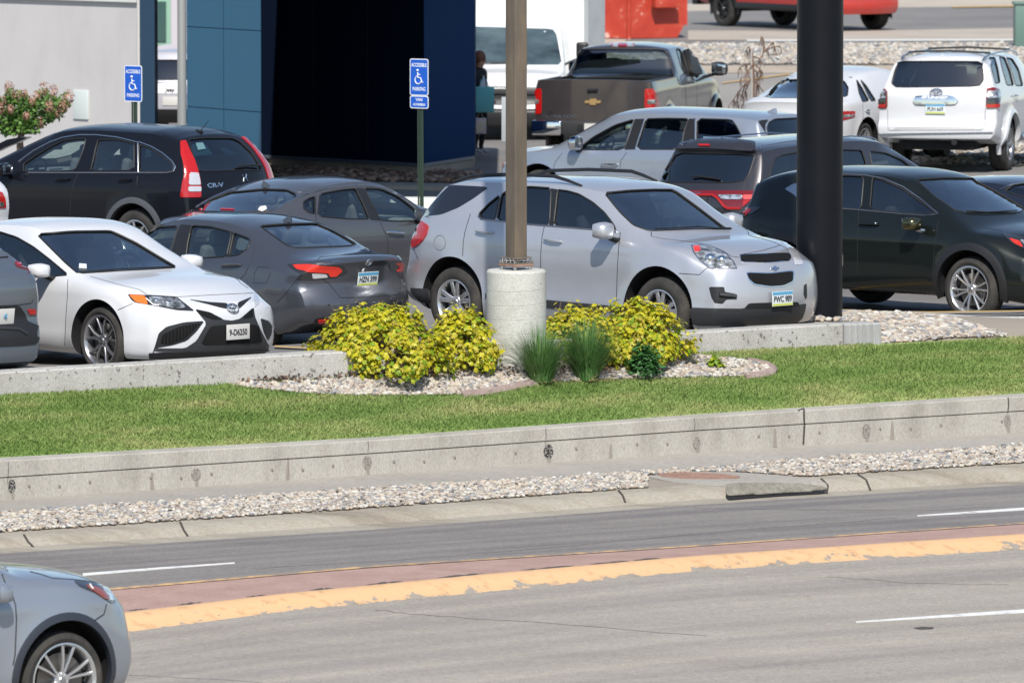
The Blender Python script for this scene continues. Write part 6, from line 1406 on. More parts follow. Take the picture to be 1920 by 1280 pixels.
def shrub(name, base, wd, dp, ht, n, label, rng, shape_fn=None, mats=(None, None), group=None, leafs=.05, cat='shrub', openness=.25):
    t = root(name, base, label, cat, group); items = []; green = []; tw = MB(); clumps = []
    nc = int(n/26)
    for i in range(nc):
        a = rng.uniform(0, 2*PI); u = rng.uniform(-.05, 1)**.6 if rng.random() > .2 else rng.uniform(0, .4); el = math.asin(max(0, min(1, abs(u)))); r = rng.uniform(.62, 1.0)**.5
        k = 1+.22*math.sin(3*a+base.x*5)+.15*math.sin(5*a+base.x*9)
        c = Vector((math.cos(a)*math.cos(el)*wd/2*r*k, math.sin(a)*math.cos(el)*dp/2*r*k, ht*(.10+.86*math.sin(el)*r*(1+.12*math.sin(4*a+2)))))
        if c.z < .05: c.z = .05
        clumps.append(c)
        p0 = Vector((c.x*.12, c.y*.12, 0)); p1 = Vector((c.x*.55, c.y*.55, c.z*.45)); tw.tube([p0, p1, c], [.007, .005, .002], 4, cap=False)
        if rng.random() < .6: tw.tube([c, c+Vector((rng.gauss(0, .05), rng.gauss(0, .05), rng.uniform(.0, .14)))], [.003, .0015], 3, cap=False)
        out = Vector((c.x/(wd/2), c.y/(dp/2), c.z/ht*.9)).normalized(); R_ = rng.uniform(.05, .10)
        for j in range(rng.randint(18, 32)):
            d = Vector((rng.gauss(0, 1), rng.gauss(0, 1), rng.gauss(0, 1))).normalized()*R_*rng.uniform(.2, 1.25); nn = (out*.7+d.normalized()*.8+Vector((0, -.25, .55))+Vector((rng.gauss(0, .35), rng.gauss(0, .35), rng.gauss(0, .3))))
            it = (c+d, nn, leafs*rng.uniform(.4, 1.3), rng.uniform(0, 2*PI))
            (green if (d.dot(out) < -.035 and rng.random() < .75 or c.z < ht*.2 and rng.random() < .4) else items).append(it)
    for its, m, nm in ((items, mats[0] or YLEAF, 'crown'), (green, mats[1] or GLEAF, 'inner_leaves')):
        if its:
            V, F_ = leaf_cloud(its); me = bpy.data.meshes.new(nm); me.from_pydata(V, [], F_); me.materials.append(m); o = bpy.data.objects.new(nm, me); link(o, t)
    tw.obj('stems', TWIG, t); return t
def tuft(name, base, r, h, n, m, label, rng, group=None, w=.007, cat='ornamental grass'):
    t = root(name, base, label, cat, group); V = []; F_ = []
    for i in range(n):
        a = rng.uniform(0, 2*PI); r0 = r*.33*math.sqrt(rng.random()); sp = rng.uniform(.05, 1.15); L = h*rng.uniform(.5, 1.1); d = Vector((math.cos(a), math.sin(a), 0)); s_ = Vector((-math.sin(a), math.cos(a), 0))
        p0 = d*r0; pts = []
        for k in range(5):
            u = k/4; pts.append(p0+d*(sp*r*.95*u**1.6)+Vector((0, 0, L*(u-.28*sp*u**2.5))))
        b = len(V)
        for k, p in enumerate(pts): ww = w*(1-.85*k/4)/2; V += [p-s_*ww, p+s_*ww]
        F_ += [(b+2*k, b+2*k+1, b+2*k+3, b+2*k+2) for k in range(4)]
    me = bpy.data.meshes.new('blades'); me.from_pydata([v[:] for v in V], [], F_); me.materials.append(m); o = bpy.data.objects.new('blades', me); link(o, t)
    dd = MB(); 
    for i in range(60):
        a = rng.uniform(0, 2*PI); q = Vector((math.cos(a), math.sin(a), 0))*r*rng.uniform(.1, .55); dd.tube([q, q+Vector((rng.gauss(0, .06), rng.gauss(0, .06), rng.uniform(.01, .08)))], [.003, .001], 3, cap=False)
    dd.obj('dry_stalks', mat('straw', (.36, .26, .13), .9), t); return t
def plants_build(s):
    rng = random.Random(21)
    def P(px, py): return s.hit(px, max(py, lwy(px)+1.2), 0)[0]
    k = 1/186.
    g = 'golden leaved shrubs in the rock bed'
    shrub('golden_shrub', P(712, 712)+Vector((0, .22, 0)), 1.34, .85, .71, 9500, 'widest golden leaved shrub, left end of the rock bed below the dark grey sedan', rng, group=g, leafs=.062)
    shrub('golden_shrub', P(866, 703)+Vector((0, .22, 0)), .68, .55, .68, 4200, 'golden leaved shrub touching the left side of the concrete pillar base', rng, group=g, leafs=.062)
    shrub('golden_shrub', P(1085, 690)+Vector((0, .25, 0)), .84, .5, .64, 4200, 'golden leaved shrub just behind the two ornamental grass tufts', rng, group=g, leafs=.06)
    shrub('golden_shrub', P(1196, 690)+Vector((0, .2, 0)), .98, .6, .66, 6200, 'golden leaved shrub at the right, in front of the silver crossover wheel', rng, group=g, leafs=.06)
    TG = leaf_mat('tuft_green', [(.07, .18, .045), (.11, .25, .07), (.15, .30, .09), (.05, .13, .035), (.22, .33, .13)], .25)
    tuft('grass_tuft', P(1014, 716), .38, .60, 1500, TG, 'dark green grass tuft right in front of the concrete pillar base', rng, 'ornamental grass tufts')
    tuft('grass_tuft', P(1100, 712), .37, .68, 1500, TG, 'taller dark green grass tuft in front of the golden shrubs', rng, 'ornamental grass tufts')
    OV = [(0, 0, 0), (.22, .3, .04), (.26, .6, .04), (0, 1, -.08), (-.26, .6, .04), (-.22, .3, .04)]
    def rosette(base, w, h, n, label, m, sz):
        t = root('leafy_plant', base, label, 'plant', 'low leafy plants in the rock bed'); its = []
        for i in range(n):
            a = rng.uniform(0, 2*PI); el = rng.uniform(.1, 1.45); r = rng.uniform(.5, 1); c = Vector((math.cos(a)*math.cos(el)*w/2*r, math.sin(a)*math.cos(el)*w/2*r, h*math.sin(el)*r)); its.append((c, c.normalized()*.5+Vector((0, -.2, .7))+Vector((rng.gauss(0, .3), rng.gauss(0, .3), 0)), sz*rng.uniform(.6, 1.2), rng.uniform(0, 2*PI)))
        V, F_ = leaf_cloud(its, OV); me = bpy.data.meshes.new('leaves'); me.from_pydata(V, [], F_); me.materials.append(m); link(bpy.data.objects.new('leaves', me), t)
        mb = MB()
        for i in range(14): a = rng.uniform(0, 2*PI); mb.tube([(0, 0, 0), (math.cos(a)*w*.35, math.sin(a)*w*.35, h*.6)], [.006, .003], 4)
        mb.obj('stems', m, t)
    rosette(P(1205, 703), .44, .34, 900, 'round dark green leafy plant in front of the right golden shrub', DLEAF, .06)
    rosette(P(1340, 690), .22, .13, 110, 'smallest bright green leafy plant alone on the stones at the right', GLEAF, .07)
    rosette(P(1238, 682), .28, .2, 240, 'low dark leafy plant tucked under the right golden shrub', DLEAF, .055)
    its = []
    for i in range(900):
        px = rng.choice((rng.gauss(520, 40), rng.gauss(700, 90), rng.gauss(840, 50), rng.gauss(1150, 40), rng.gauss(1000, 60))); py = 722-(px-450)*.03+rng.gauss(-6, 5)
        p = P(px, py); its.append((p+Vector((0, 0, rng.uniform(.02, .07))), Vector((rng.gauss(0, .5), rng.gauss(0, .5), 1)), .05*rng.uniform(.5, 1.2), rng.uniform(0, 6)))
    V, F_ = leaf_cloud(its, OV); me = bpy.data.meshes.new('leaf_litter'); me.from_pydata(V, [], F_); me.materials.append(DEAD); o = bpy.data.objects.new('leaf_litter', me); link(o); tag(o, 'brown dead leaves lying under the golden shrubs', 'leaf litter', kind='stuff')
def poles_build(s):
    # concrete pillar base with square lamp post
    b = s.hit(968, 700, 0)[0]; b = Vector((b.x, b.y+.31, b.z-.15)); topz = GY(968, 509, b.y-.3).z
    def _pil(m, nt, p): _conc([(.40, .40, .36), (.49, .49, .45), (.55, .55, .51)], 2.0, .3, 22, (1, 1, 1.6), spotcol=(.1, .09, .08), spotpos=(.70, .72))(m, nt, p)
    t = root('pillar_base', b, 'round pale concrete pillar base carrying the square brown lamp post', 'concrete base'); h = topz-b.z
    mb = MB(); prof = [(0, 0), (.310, 0)]; 
    z = .12
    while z < h-.05: prof += [(.3095, z-.004), (.3055, z), (.3095, z+.004)]; z += .147
    prof += [(.308, h-.025), (.300, h-.008), (.285, h), (0, h)]
    vs = []; n = 64; fs = []
    for k in range(n):
        a = 2*PI*k/n
        for r, zz in prof: vs.append((r*math.cos(a), r*math.sin(a), zz+(.018*math.sin(a+.6) if .05 < zz < h-.05 else 0)))
    L = len(prof)
    for k in range(n):
        for i in range(L-1): fs.append((k*L+i, (k+1) % n*L+i, (k+1) % n*L+i+1, k*L+i+1))
    mb.add(vs, fs).obj('concrete_drum', mat('drum_concrete', (.45, .45, .42), .85, fn=_pil), t, True, 22)
    pt = root('lamp_post', Vector((b.x, b.y, topz)), 'square brown steel lamp post rising from the concrete pillar base', 'lamp post')
    BR = mat('bronze_paint', (.16, .12, .085), .42, .2, fn=lambda m, nt, p: (noise_mix(nt, p, [(.12, .10, .08), (.165, .135, .105), (.24, .185, .125)], scale=1.6, detail=7, stretch=(3, 3, .7))))
    Mr = Matrix.Rotation(R(40), 3, 'Z'); MB().box((0, 0, 5.6), (.162, .162, 11), Mr, bev=.012).obj('pole', BR, pt)
    MB().box((0, 0, .05), (.26, .26, .025), Mr, bev=.004).obj('base_plate', mat('rust', (.2, .1, .06), .8), pt)
    for sx in (-1, 1):
        for sy in (-1, 1):
            p = Mr @ Vector((sx*.10, sy*.10, 0)); MB().tube([p, p+Vector((0, 0, .1))], .012, 8).tube([p+Vector((0, 0, .065)), p+Vector((0, 0, .085))], .022, 6).tube([p+Vector((0, 0, .015)), p+Vector((0, 0, .036))], .022, 6).obj('anchor_bolt', SATIN, pt)
    skirt = MB()
    for k in range(4):
        a = Mr @ Vector(((1, 1, -1, -1)[k]*.125, (1, -1, -1, 1)[k]*.125, 0)); c = Mr @ Vector(((1, -1, -1, 1)[k]*.125, (-1, -1, 1, 1)[k]*.125, 0)); u = Vector((0, 0, 1))
        skirt.tube([a+u*.07, c+u*.07], .007, 5).tube([a*.9+u*.125, c*.9+u*.125], .007, 5)
        for i in range(4): q = a+(c-a)*i/4; q2 = (a+(c-a)*(i+.5)/4)*.92; skirt.tube([q+u*.07, q2+u*.125], .004, 4)
    skirt.obj('bolt_guard', mat('galvanised', (.2, .18, .16), .6, .4), pt)
    MB().box((0, -.4, 11.1), (.4, 1.0, .14), bev=.03).obj('lamp_head', BR, pt)
    # thick black pole
    q = GY(1536, 603, 78.2); bp = MB(); n = 48
    t = root('black_pole', q-Vector((0, 0, .12)), 'thick round black steel pole standing on the stones at the right', 'pole')
    vs = []; fs = []
    for k in range(n):
        a = 2*PI*k/n
        for zz in (0, .01, 11, 11.01): vs.append((.252*math.cos(a), .252*math.sin(a), zz))
    for k in range(n):
        for i in range(3): fs.append((k*4+i, (k+1) % n*4+i, (k+1) % n*4+i+1, k*4+i+1))
    bp.add(vs, fs).obj('pole_shaft', mat('black_paint', (.006, .007, .010), .5, spec=.18, fn=lambda m, nt, p: noise_mix(nt, p, [(.25, .25, .25), (.5, .5, .5)], scale=2, sock='Roughness') and None), t, True, 60)
    t2 = MB(); 
    for zz in (.08, 8.9): 
        t2.lathe([(.256, zz), (.262, zz+.005), (.262, zz+.02), (.256, zz+.025)], 48, Matrix.Rotation(PI/2, 3, 'X') if 0 else Matrix(((1, 0, 0), (0, 0, 1), (0, 1, 0))))
    t2.obj('weld_ring', mat('black_paint'), t)
    # sign posts
    GRN = mat('green_post', (.03, .055, .04), .5, .3); BLU = mat('sign_blue', (.01, .10, .52), .35); WHS = mat('sign_white', (.75, .78, .8), .35)
    def signs(px, pyt, pyb, D, label, van=False, lean=0., base_py=380):
        yaw = R(-38); t = root('parking_sign', GY(px+2, base_py, D), label, 'parking sign', 'accessible parking signs'); O = t.location
        w, h = .305, .475; zc = GY(px, (pyt+pyb)/2, D).z-O.z; xo = GY(px, (pyt+pyb)/2, D).x-O.x
        Mz = Matrix.Rotation(yaw, 4, 'Z') @ Matrix.Rotation(R(90), 4, 'X'); topv = Vector((xo, 0, zc+h/2))
        dirv = (topv-Vector((0, 0, -.3))).normalized()
        post = MB(); Mp = Matrix.Rotation(yaw, 3, 'Z')
        for dx, th in ((-.036, .006), (.036, .006), (0, .004)):
            o_ = Mp @ Vector((dx, .03 if dx == 0 else .018, 0)); a = Vector((0, 0, -.4))+o_; b_ = topv+o_-dirv*.02
            post.tube([a, b_], [.016 if dx else .028]*2, 4, flat=.5)
        post.obj('post', GRN, t)
        def panel(cz, hh, nm, lines, sym):
            M = Matrix.Translation(Vector((0, 0, 0))+dirv*((cz+.3)/dirv.z)+Vector((0, 0, -.3))) @ Mz
            def rr(w_, h_, r_, z0, th, m, nm2, par):
                pts = []
                for cx, cy, a0 in ((w_/2-r_, h_/2-r_, 0), (-w_/2+r_, h_/2-r_, 90), (-w_/2+r_, -h_/2+r_, 180), (w_/2-r_, -h_/2+r_, 270)):
                    for i in range(5): a = R(a0+i*22.5); pts.append((cx+r_*math.cos(a), cy+r_*math.sin(a)))
                return MB().prism(pts, M @ Matrix.Translation((0, 0, z0)), th).obj(nm2, m, par, False)
            o = rr(w, hh, .03, 0, .004, WHS, nm, t); rr(w-.024, hh-.024, .022, .004, .0015, BLU, 'panel_face', o)
            for txt, y, sz, sx in lines: text_obj('panel_text', txt, sz, M @ Matrix.Translation((0, y, .0062)), WHS, o, sx, .0012, .0005)
            if sym:
                sb = MB(); P_ = lambda x, y: M @ Vector((x, y, .007)); 
                sb.sphere(P_(-.022, .088), .017, 6, sc=(1, 1, 1)); sb.tube([P_(-.022, .065), P_(-.016, -.005), P_(.028, -.008), P_(.052, -.07), P_(.068, -.062)], .0085, 5); sb.tube([P_(-.02, .035), P_(.022, .032)], .0075, 5)
                sb.tube([P_(-.012+.052*math.cos(R(a)), -.035+.052*math.sin(R(a))) for a in range(110, 345, 12)], .008, 5); sb.obj('wheelchair_symbol', WHS, o)
        panel(zc, h, 'sign_panel', [('ACCESSIBLE', .155, .066, .72), ('PARKING', -.155, .066, .78)], True)
        if van: panel(zc-h/2-.085, .165, 'sign_panel', [('VAN', .03, .055, 1.0), ('ACCESSIBLE', -.032, .04, .95)], False)
    signs(250, 122, 192, 94, 'blue accessible parking sign before the pale wall, above the black suv', base_py=470)
    signs(786, 110, 180, 93, 'blue accessible parking sign with a van accessible plate, on a leaning green post', True, base_py=488)
    # grey sign back beside the lamp post
    t = root('grey_sign_back', GY(955, 300, 100), 'plain grey sign back peeking out left of the lamp post', 'sign'); O = t.location
    c = GY(957, 224, 100)-O; MB().box(c, (.25, .01, .62), Matrix.Rotation(R(-10), 3, 'Z'), bev=.004).obj('sign_panel', mat('alu', (.42, .44, .45), .45, .3), t); MB().tube([(0, .04, -2.), c+Vector((0, .04, .3))], .03, 8).obj('post', GRN, t)
# ================================================================ building
def building_build():
    P = lambda px, D: Vector(((px-960)/FPX*D, D, 0))
    def wallm(nm, cols, st=(1, 1, 1), rough=.7, sc=1.): return mat(nm, cols[1], rough, fn=lambda m, nt, p: (noise_mix(nt, p, cols, scale=sc, detail=7, stretch=st)) and None)
    STUC = wallm('pale_stucco', [(.48, .465, .46), (.52, .505, .50), (.54, .525, .515)], (1.5, 1.5, .6), .9, 1.2); BLUE = mat('blue_panel', (.018, .115, .21), .38, .1, .3); NAVY = mat('navy_panel', (.009, .034, .10), .8, 0, spec=.06); DARKP = mat('shaded_navy_panel', (.005, .010, .026), .85, 0, spec=.03)  # shade of the canopied bay is put into the darkest panel colour
    t = root('bank_building', P(690, 113), 'office building with blue metal panels, dark shaded bay and pale stucco wall', 'building'); O = t.location.copy()
    def pr(nm, pts, z0, z1, m, par=None):
        q = [(p.x-O.x, p.y-O.y) for p in pts]; a = sum(q[i][0]*q[(i+1) % len(q)][1]-q[(i+1) % len(q)][0]*q[i][1] for i in range(len(q)))
        if a < 0: q = q[::-1]
        return MB().prism(q, Matrix.Translation((0, 0, z0)), z1-z0).obj(nm, m, par or t, False)
    def off(p, d): return p+Vector((0, d, 0))
    # shaded bay: face panels with thin joints
    a, b, c = P(488, 114.5), P(795, 112), P(890, 114.2)
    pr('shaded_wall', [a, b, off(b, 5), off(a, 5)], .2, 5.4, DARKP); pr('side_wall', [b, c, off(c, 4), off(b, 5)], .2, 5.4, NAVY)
    pr('flashing', [off(a, -.03), off(b, -.03), off(c, -.03), off(c, 4), off(a, 5)], .19, .235, mat('flashing', (.16, .2, .26), .4, .4)); pr('plinth', [off(a, .04), off(b, .04), off(P(888, 114.2), .04), off(c, 4), off(a, 5)], -.4, .19, CURBM)
    for k in (.33, .66): q = a+(b-a)*k; o = MB().box((q.x-O.x, q.y-O.y-.001, 2.8), (.012, .01, 5.0)).obj('panel_joint', WELL, t)
    # lit blue pylon
    a2, b2 = P(350, 110.2), P(489.5, 108.4)
    zz = lambda py, D: CH-(py-YH)/FPX*D
    zs = [-.3, zz(203, 109.3)-.006, zz(52, 109.3)-.006, 5.4]; 
    for i in range(3):
        for j in range(2):
            p0, p1 = a2+(b2-a2)*(.5*j), a2+(b2-a2)*(.5*j+.5); e = (b2-a2).normalized()*.006
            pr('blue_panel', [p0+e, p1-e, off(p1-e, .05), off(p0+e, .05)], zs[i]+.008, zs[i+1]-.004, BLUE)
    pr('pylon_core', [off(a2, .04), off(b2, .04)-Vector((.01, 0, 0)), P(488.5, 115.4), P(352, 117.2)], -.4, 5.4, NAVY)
    # white wall with coping, pilaster, hatch
    a3, b3 = P(-900, 124), P(257, 113.4)
    pr('stucco_wall', [a3, b3, off(b3, .5), off(a3, .5)], -.4, 4.6, STUC); pr('coping', [off(a3, -.08), off(b3, -.08), off(b3, .6), off(a3, .6)], zz(3, 113.5), 4.7, mat('white_trim', (.62, .62, .62), .6))
    pr('end_trim', [off(P(257.5, 113.2), -.02), P(262, 113.2), off(P(262, 113.2), .5), off(P(257.5, 113.2), .5)], -.4, 4.6, mat('white_trim'))
    pr('blue_pilaster', [P(262.5, 113.0), P(290, 112.6), off(P(290, 112.6), 1.), off(P(262.5, 113.0), 1.)], -.4, 4.8, mat('blue_pilaster', (.012, .06, .12), .4, .2))
    q = a3+(b3-a3)*((168+900)/1157*.993); d = (b3-a3).normalized(); n = Vector((d.y, -d.x, 0)); zc = zz(195, q.y); Mx = Matrix(((d.x, n.x*-1, 0), (d.y, n.y*-1, 0), (0, 0, 1)))
    MB().box(q-O+n*.012+Vector((0, 0, zc)), (.34, .03, .46), Mx, bev=.006).obj('access_hatch', mat('hatch_white', (.58, .64, .62), .5), t)
    # canopy and its round column
    pr('canopy_slab', [P(486, 102.5), P(960, 100), off(P(960, 101), 15), off(P(486, 103), 15)], 4.6, 5.1, NAVY)
    cc = P(341, 108)-O; MB().tube([(cc.x, cc.y, -.4), (cc.x, cc.y, 5.4)], .069, 24).obj('steel_column', mat('brushed_steel', (.55, .55, .54), .3, .8), t)
    # planter strip and kerb in front of the bay
    rng = random.Random(3); k = root('planter_kerb', P(700, 108), 'grey kerb with a strip of brown stones along the shaded blue wall', 'kerb'); Ok = k.location.copy()
    def pk(nm, pts, z0, z1, m):
        q = [(p.x-Ok.x, p.y-Ok.y) for p in pts]; MB().prism(q, Matrix.Translation((0, 0, z0)), z1-z0).obj(nm, m, k, False)
    pk('kerb_face', [P(500, 109), P(905, 108), off(P(905, 108), .3), off(P(500, 109), .3)], -.4, .10, CURBM); pk('walk', [P(500, 109.31), P(905, 108.31), off(P(905, 108), 1.6), off(P(500, 109), 1.6)], -.4, .06, WALKM)
    pts = []
    for i in range(1500): u = rng.random(); p = P(500+400*u, 110.9+rng.uniform(0, 2.8)-1.3*u); p.z = .07; pts.append(p)
    stones('gravel', pts, .10, 'reddish brown stones along the foot of the shaded blue wall', rng, mat('brown_stone', (.2, .12, .08), .85, fn=_isl([(.16, .10, .07), (.25, .15, .10), (.30, .2, .14), (.1, .07, .05), (.34, .26, .2)])))
    w = root('white_kerb', P(800, 98), 'sunlit white concrete planter edge behind the silver crossover', 'kerb'); zt = zz(372, 98); MB().box((0, .3, -.4+zt/2), (1.0, .5, .8+zt), bev=.02).obj('kerb_block', mat('white_concrete', (.62, .62, .58), .8), w)
    # second building far behind, seen through the gap
    f = root('far_building', P(318, 150), 'pale building with a green framed window, seen through the gap by the column', 'building'); 
    z0 = zz(85, 150); MB().box((0, 1, (z0+5)/2), (3.2, 1.6, 5-z0+3), None).obj('wall', mat('pale_wall', (.5, .46, .5), .8), f)
    x0 = P(291, 149).x-P(318, 150).x; GF = mat('green_frame', (.25, .42, .32), .5)
    for xx in (300, ): 
        c_ = P(xx, 149)-P(318, 150); wf = MB().box((c_.x, .15, zz(42, 149)), (.34, .1, 1.0)).obj('window_frame', GF, f); MB().box((c_.x-.02, .08, zz(42, 149)), (.2, .06, .82)).obj('window_pane', mat('pane_green', (.05, .1, .09), .1), wf)
# ================================================================ background right
def back_build(lot):
    zz = lambda py, D: CH-(py-YH)/FPX*D
    def strip(nm, pts, m, z=None, off=.006, kind='structure'):
        v = []
        for px, py in pts: v.append(lot.hit(px, py, off)[0])
        o = mesh_obj(nm, v, [tuple(range(len(v)))], m, None, False)
        if o.data.polygons[0].normal.z < 0: o.data.flip_normals()
        o['kind'] = kind; return o
    TAN = mat('tan_concrete', (.42, .34, .25), .85, fn=_conc([(.34, .28, .21), (.42, .35, .27), (.46, .4, .32)], .8, .2, False)); PALE = mat('pale_concrete', (.4, .37, .33), .85, fn=_conc([(.39, .335, .27), (.45, .39, .32), (.50, .44, .365)], .6, .2, False)); GR = mat('road_grey', (.22, .21, .21), .85, fn=_conc([(.24, .22, .20), (.28, .26, .235), (.33, .305, .275)], .4, .2, False, (.3, 1, 1)))
    strip('access_road', [(900, 139), (2400, 134), (2600, 212), (900, 205)], GR, off=.004)
    strip('kerb_strip', [(1000, 124), (2400, 124), (2400, 137), (1000, 139)], TAN, off=.012); strip('pale_pavement', [(900, 30), (2500, -60), (2500, 84), (900, 84)], PALE, off=.004); strip('road_patch', [(1290, 58), (1560, 60), (2400, 44), (2400, 79), (1290, 76)], mat('tan_road', (.36, .33, .29), .85, fn=_conc([(.36, .31, .26), (.41, .36, .30), (.46, .405, .34)], .6, .2, False)), off=.010)
    strip('white_edge', [(1400, 76), (2400, 73), (2400, 76.5), (1400, 79)], mat('white_concrete', (.62, .62, .58), .8), off=.016)
    for q in ([(1354, 157), (1480, 139.5), (1480, 142), (1354, 159)], [(1600, 158), (1665, 151), (1665, 153.5), (1600, 160)], [(1785, 14), (1930, 11), (1930, 14), (1785, 16)], [(1630, 3), (1645, 14), (1642, 14), (1626, 3)], [(515, 651), (600, 656), (600, 658), (515, 654)], [(1580, 583), (1700, 588), (1990, 584), (1990, 586), (1700, 590.5), (1580, 585.5)]): strip('yellow_line', q, YLINE, off=.022)
    rng = random.Random(17); Q = [(1020, 86), (2100, 84), (2100, 123), (1020, 123)]
    stones('gravel', [p+Vector((0, 0, .03)) for p in pts_tri_scatter(Q, 11000, lot, rng)], .10, 'bed of pale stones along the far kerb behind the pickup and white suv', rng)
    dr = strip('verge', [(1700, 272), (1960, 268), (1960, 312), (1700, 312)], mat('dry_verge', (.28, .25, .15), .9, fn=lambda m, nt, p: noise_mix(nt, p, [(.10, .15, .04), (.34, .28, .2), (.42, .36, .28)], scale=3, detail=8)), off=.012)
    stones('gravel', pts_tri_scatter([(1710, 274), (1950, 270), (1950, 308), (1710, 308)], 800, lot, rng), .10, 'scattered stones on the dry verge behind the white suv wheels', rng)
    # dumpster
    c = lot.hit(1179, 74, 0)[0]; t = root('dumpster', c, 'faded red steel dumpster with scraped lower edge', 'dumpster'); D = c.y; s = FPX/D
    RD = mat('worn_red_paint', (.5, .05, .02), .5, fn=lambda m, nt, p: noise_mix(nt, p, [(.34, .03, .018), (.42, .04, .02), (.45, .07, .04), (.62, .42, .36)], scale=1.6, detail=8, pos=[.3, .48, .56, .60], rough=.75))
    def wallp(x0, y0, x1, y1, z0a, z0b, z1): 
        d = Vector((x1-x0, y1-y0, 0)).normalized(); n = Vector((-d.y, d.x, 0))*.05
        if n.y < 0: n = -n
        a, b = Vector((x0, y0, 0)), Vector((x1, y1, 0)); vs = [a+Vector((0, 0, z0a)), b+Vector((0, 0, z0b)), b+Vector((0, 0, z1)), a+Vector((0, 0, z1))]; vs += [v+n for v in vs]
        return MB().add(vs, [(0, 1, 2, 3), (7, 6, 5, 4), (0, 4, 5, 1), (1, 5, 6, 2), (2, 6, 7, 3), (3, 7, 4, 0)])
    x1 = -101/s; x2 = 92/s; x3 = 107/s
    wallp(x1, .55, -.02, 0, 0.02, 0.02, 1.9).obj('side_panel', RD, t, False); wallp(.02, 0, x2, .5, .02, .02, 1.9).obj('front_panel', RD, t, False); wallp(x2, .5, x3, .6, .02, .35, 1.9).obj('chamfer_panel', RD, t, False); wallp(x3, .6, x3-.3, 2.4, .3, .3, 1.9).obj('end_panel', RD, t, False); wallp(x1, .55, x1+.5, 2.6, .02, .02, 1.9).obj('side_panel', RD, t, False)
    MB().tube([(0, -.02, 0), (0, -.02, 1.9)], .05, 8).obj('corner_post', RD, t); MB().box((.85, .12, .83), (.62, .22, .22), Matrix.Rotation(R(25), 3, 'Z'), bev=.01).obj('lift_sleeve', RD, t); MB().box((.1, 1.4, 1.85), (2.2, 1.8, .06)).obj('lid', RD, t)
    # utility box
    u = lot.hit(1922, 92, 0)[0]; uo = MB().box((0, 0, .5), (.5, .5, 1.0), bev=.03).box((0, 0, 1.02), (.56, .56, .06), bev=.01).obj('utility_cabinet', mat('cabinet_green', (.12, .2, .17), .5), None); uo.location = u; tag(uo, 'green utility cabinet at the upper right edge', 'utility cabinet')
    # bare weeping sapling with stake
    b = GY(1412, 300, 117); t = root('bare_sapling', Vector((b.x, b.y, .02)), 'bare weeping sapling tied to a stake behind the silver suv roof', 'tree'); O = t.location; BK = mat('sapling_bark', (.16, .09, .06), .85); w = lambda px, py, dy=0.: GY(px, py, 117+dy)-O
    MB().tube([(0, 0, 0), w(1413, 205), w(1414, 160), w(1412, 120), w(1411, 98)], [.02, .019, .018, .017, .010], 7).obj('trunk', BK, t)
    MB().tube([(-.05, 0, 0), w(1410, 200), w(1409, 95)], .018, 6).obj('stake', mat('grey_stake', (.4, .38, .36), .7), t)
    br = MB()
    for q in ([(1411, 100), (1406, 92), (1404, 88), (1400, 93)], [(1413, 106), (1424, 110), (1430, 104), (1433, 84), (1430, 70), (1427, 69)], [(1432, 98), (1440, 90), (1450, 78)], [(1438, 92), (1452, 88), (1462, 86)], [(1412, 118), (1400, 122), (1388, 126)], [(1412, 120), (1404, 132), (1398, 142), (1390, 146)], [(1415, 122), (1424, 128), (1426, 140), (1420, 150)], [(1413, 152), (1400, 155), (1388, 168), (1376, 186), (1366, 200)], [(1414, 152), (1422, 160), (1432, 174), (1444, 186)], [(1398, 158), (1392, 175), (1394, 195)], [(1405, 154), (1398, 170), (1402, 200)], [(1420, 158), (1418, 180), (1422, 205)], [(1384, 172), (1382, 190), (1385, 205)], [(1412, 130), (1420, 136), (1428, 132)]):
        dd = random.Random(len(q)+q[0][0]).uniform(-.4, .4); br.tube([w(x, y, dd*i/len(q)) for i, (x, y) in enumerate(q)], [.013*(1-i/len(q)*.75) for i in range(len(q))], 5)
        rg = random.Random(q[-1][0])
        for x, y in q[1:]:
            for _ in range(5): br.tube([w(x, y, dd*.6), w(x+rg.uniform(-5, 5), y+rg.uniform(3, 14), dd+rg.uniform(-.1, .1)), w(x+rg.uniform(-6, 6), y+rg.uniform(12, 24), dd)], [.006, .004, .002], 3)
    br.obj('branches', BK, t)
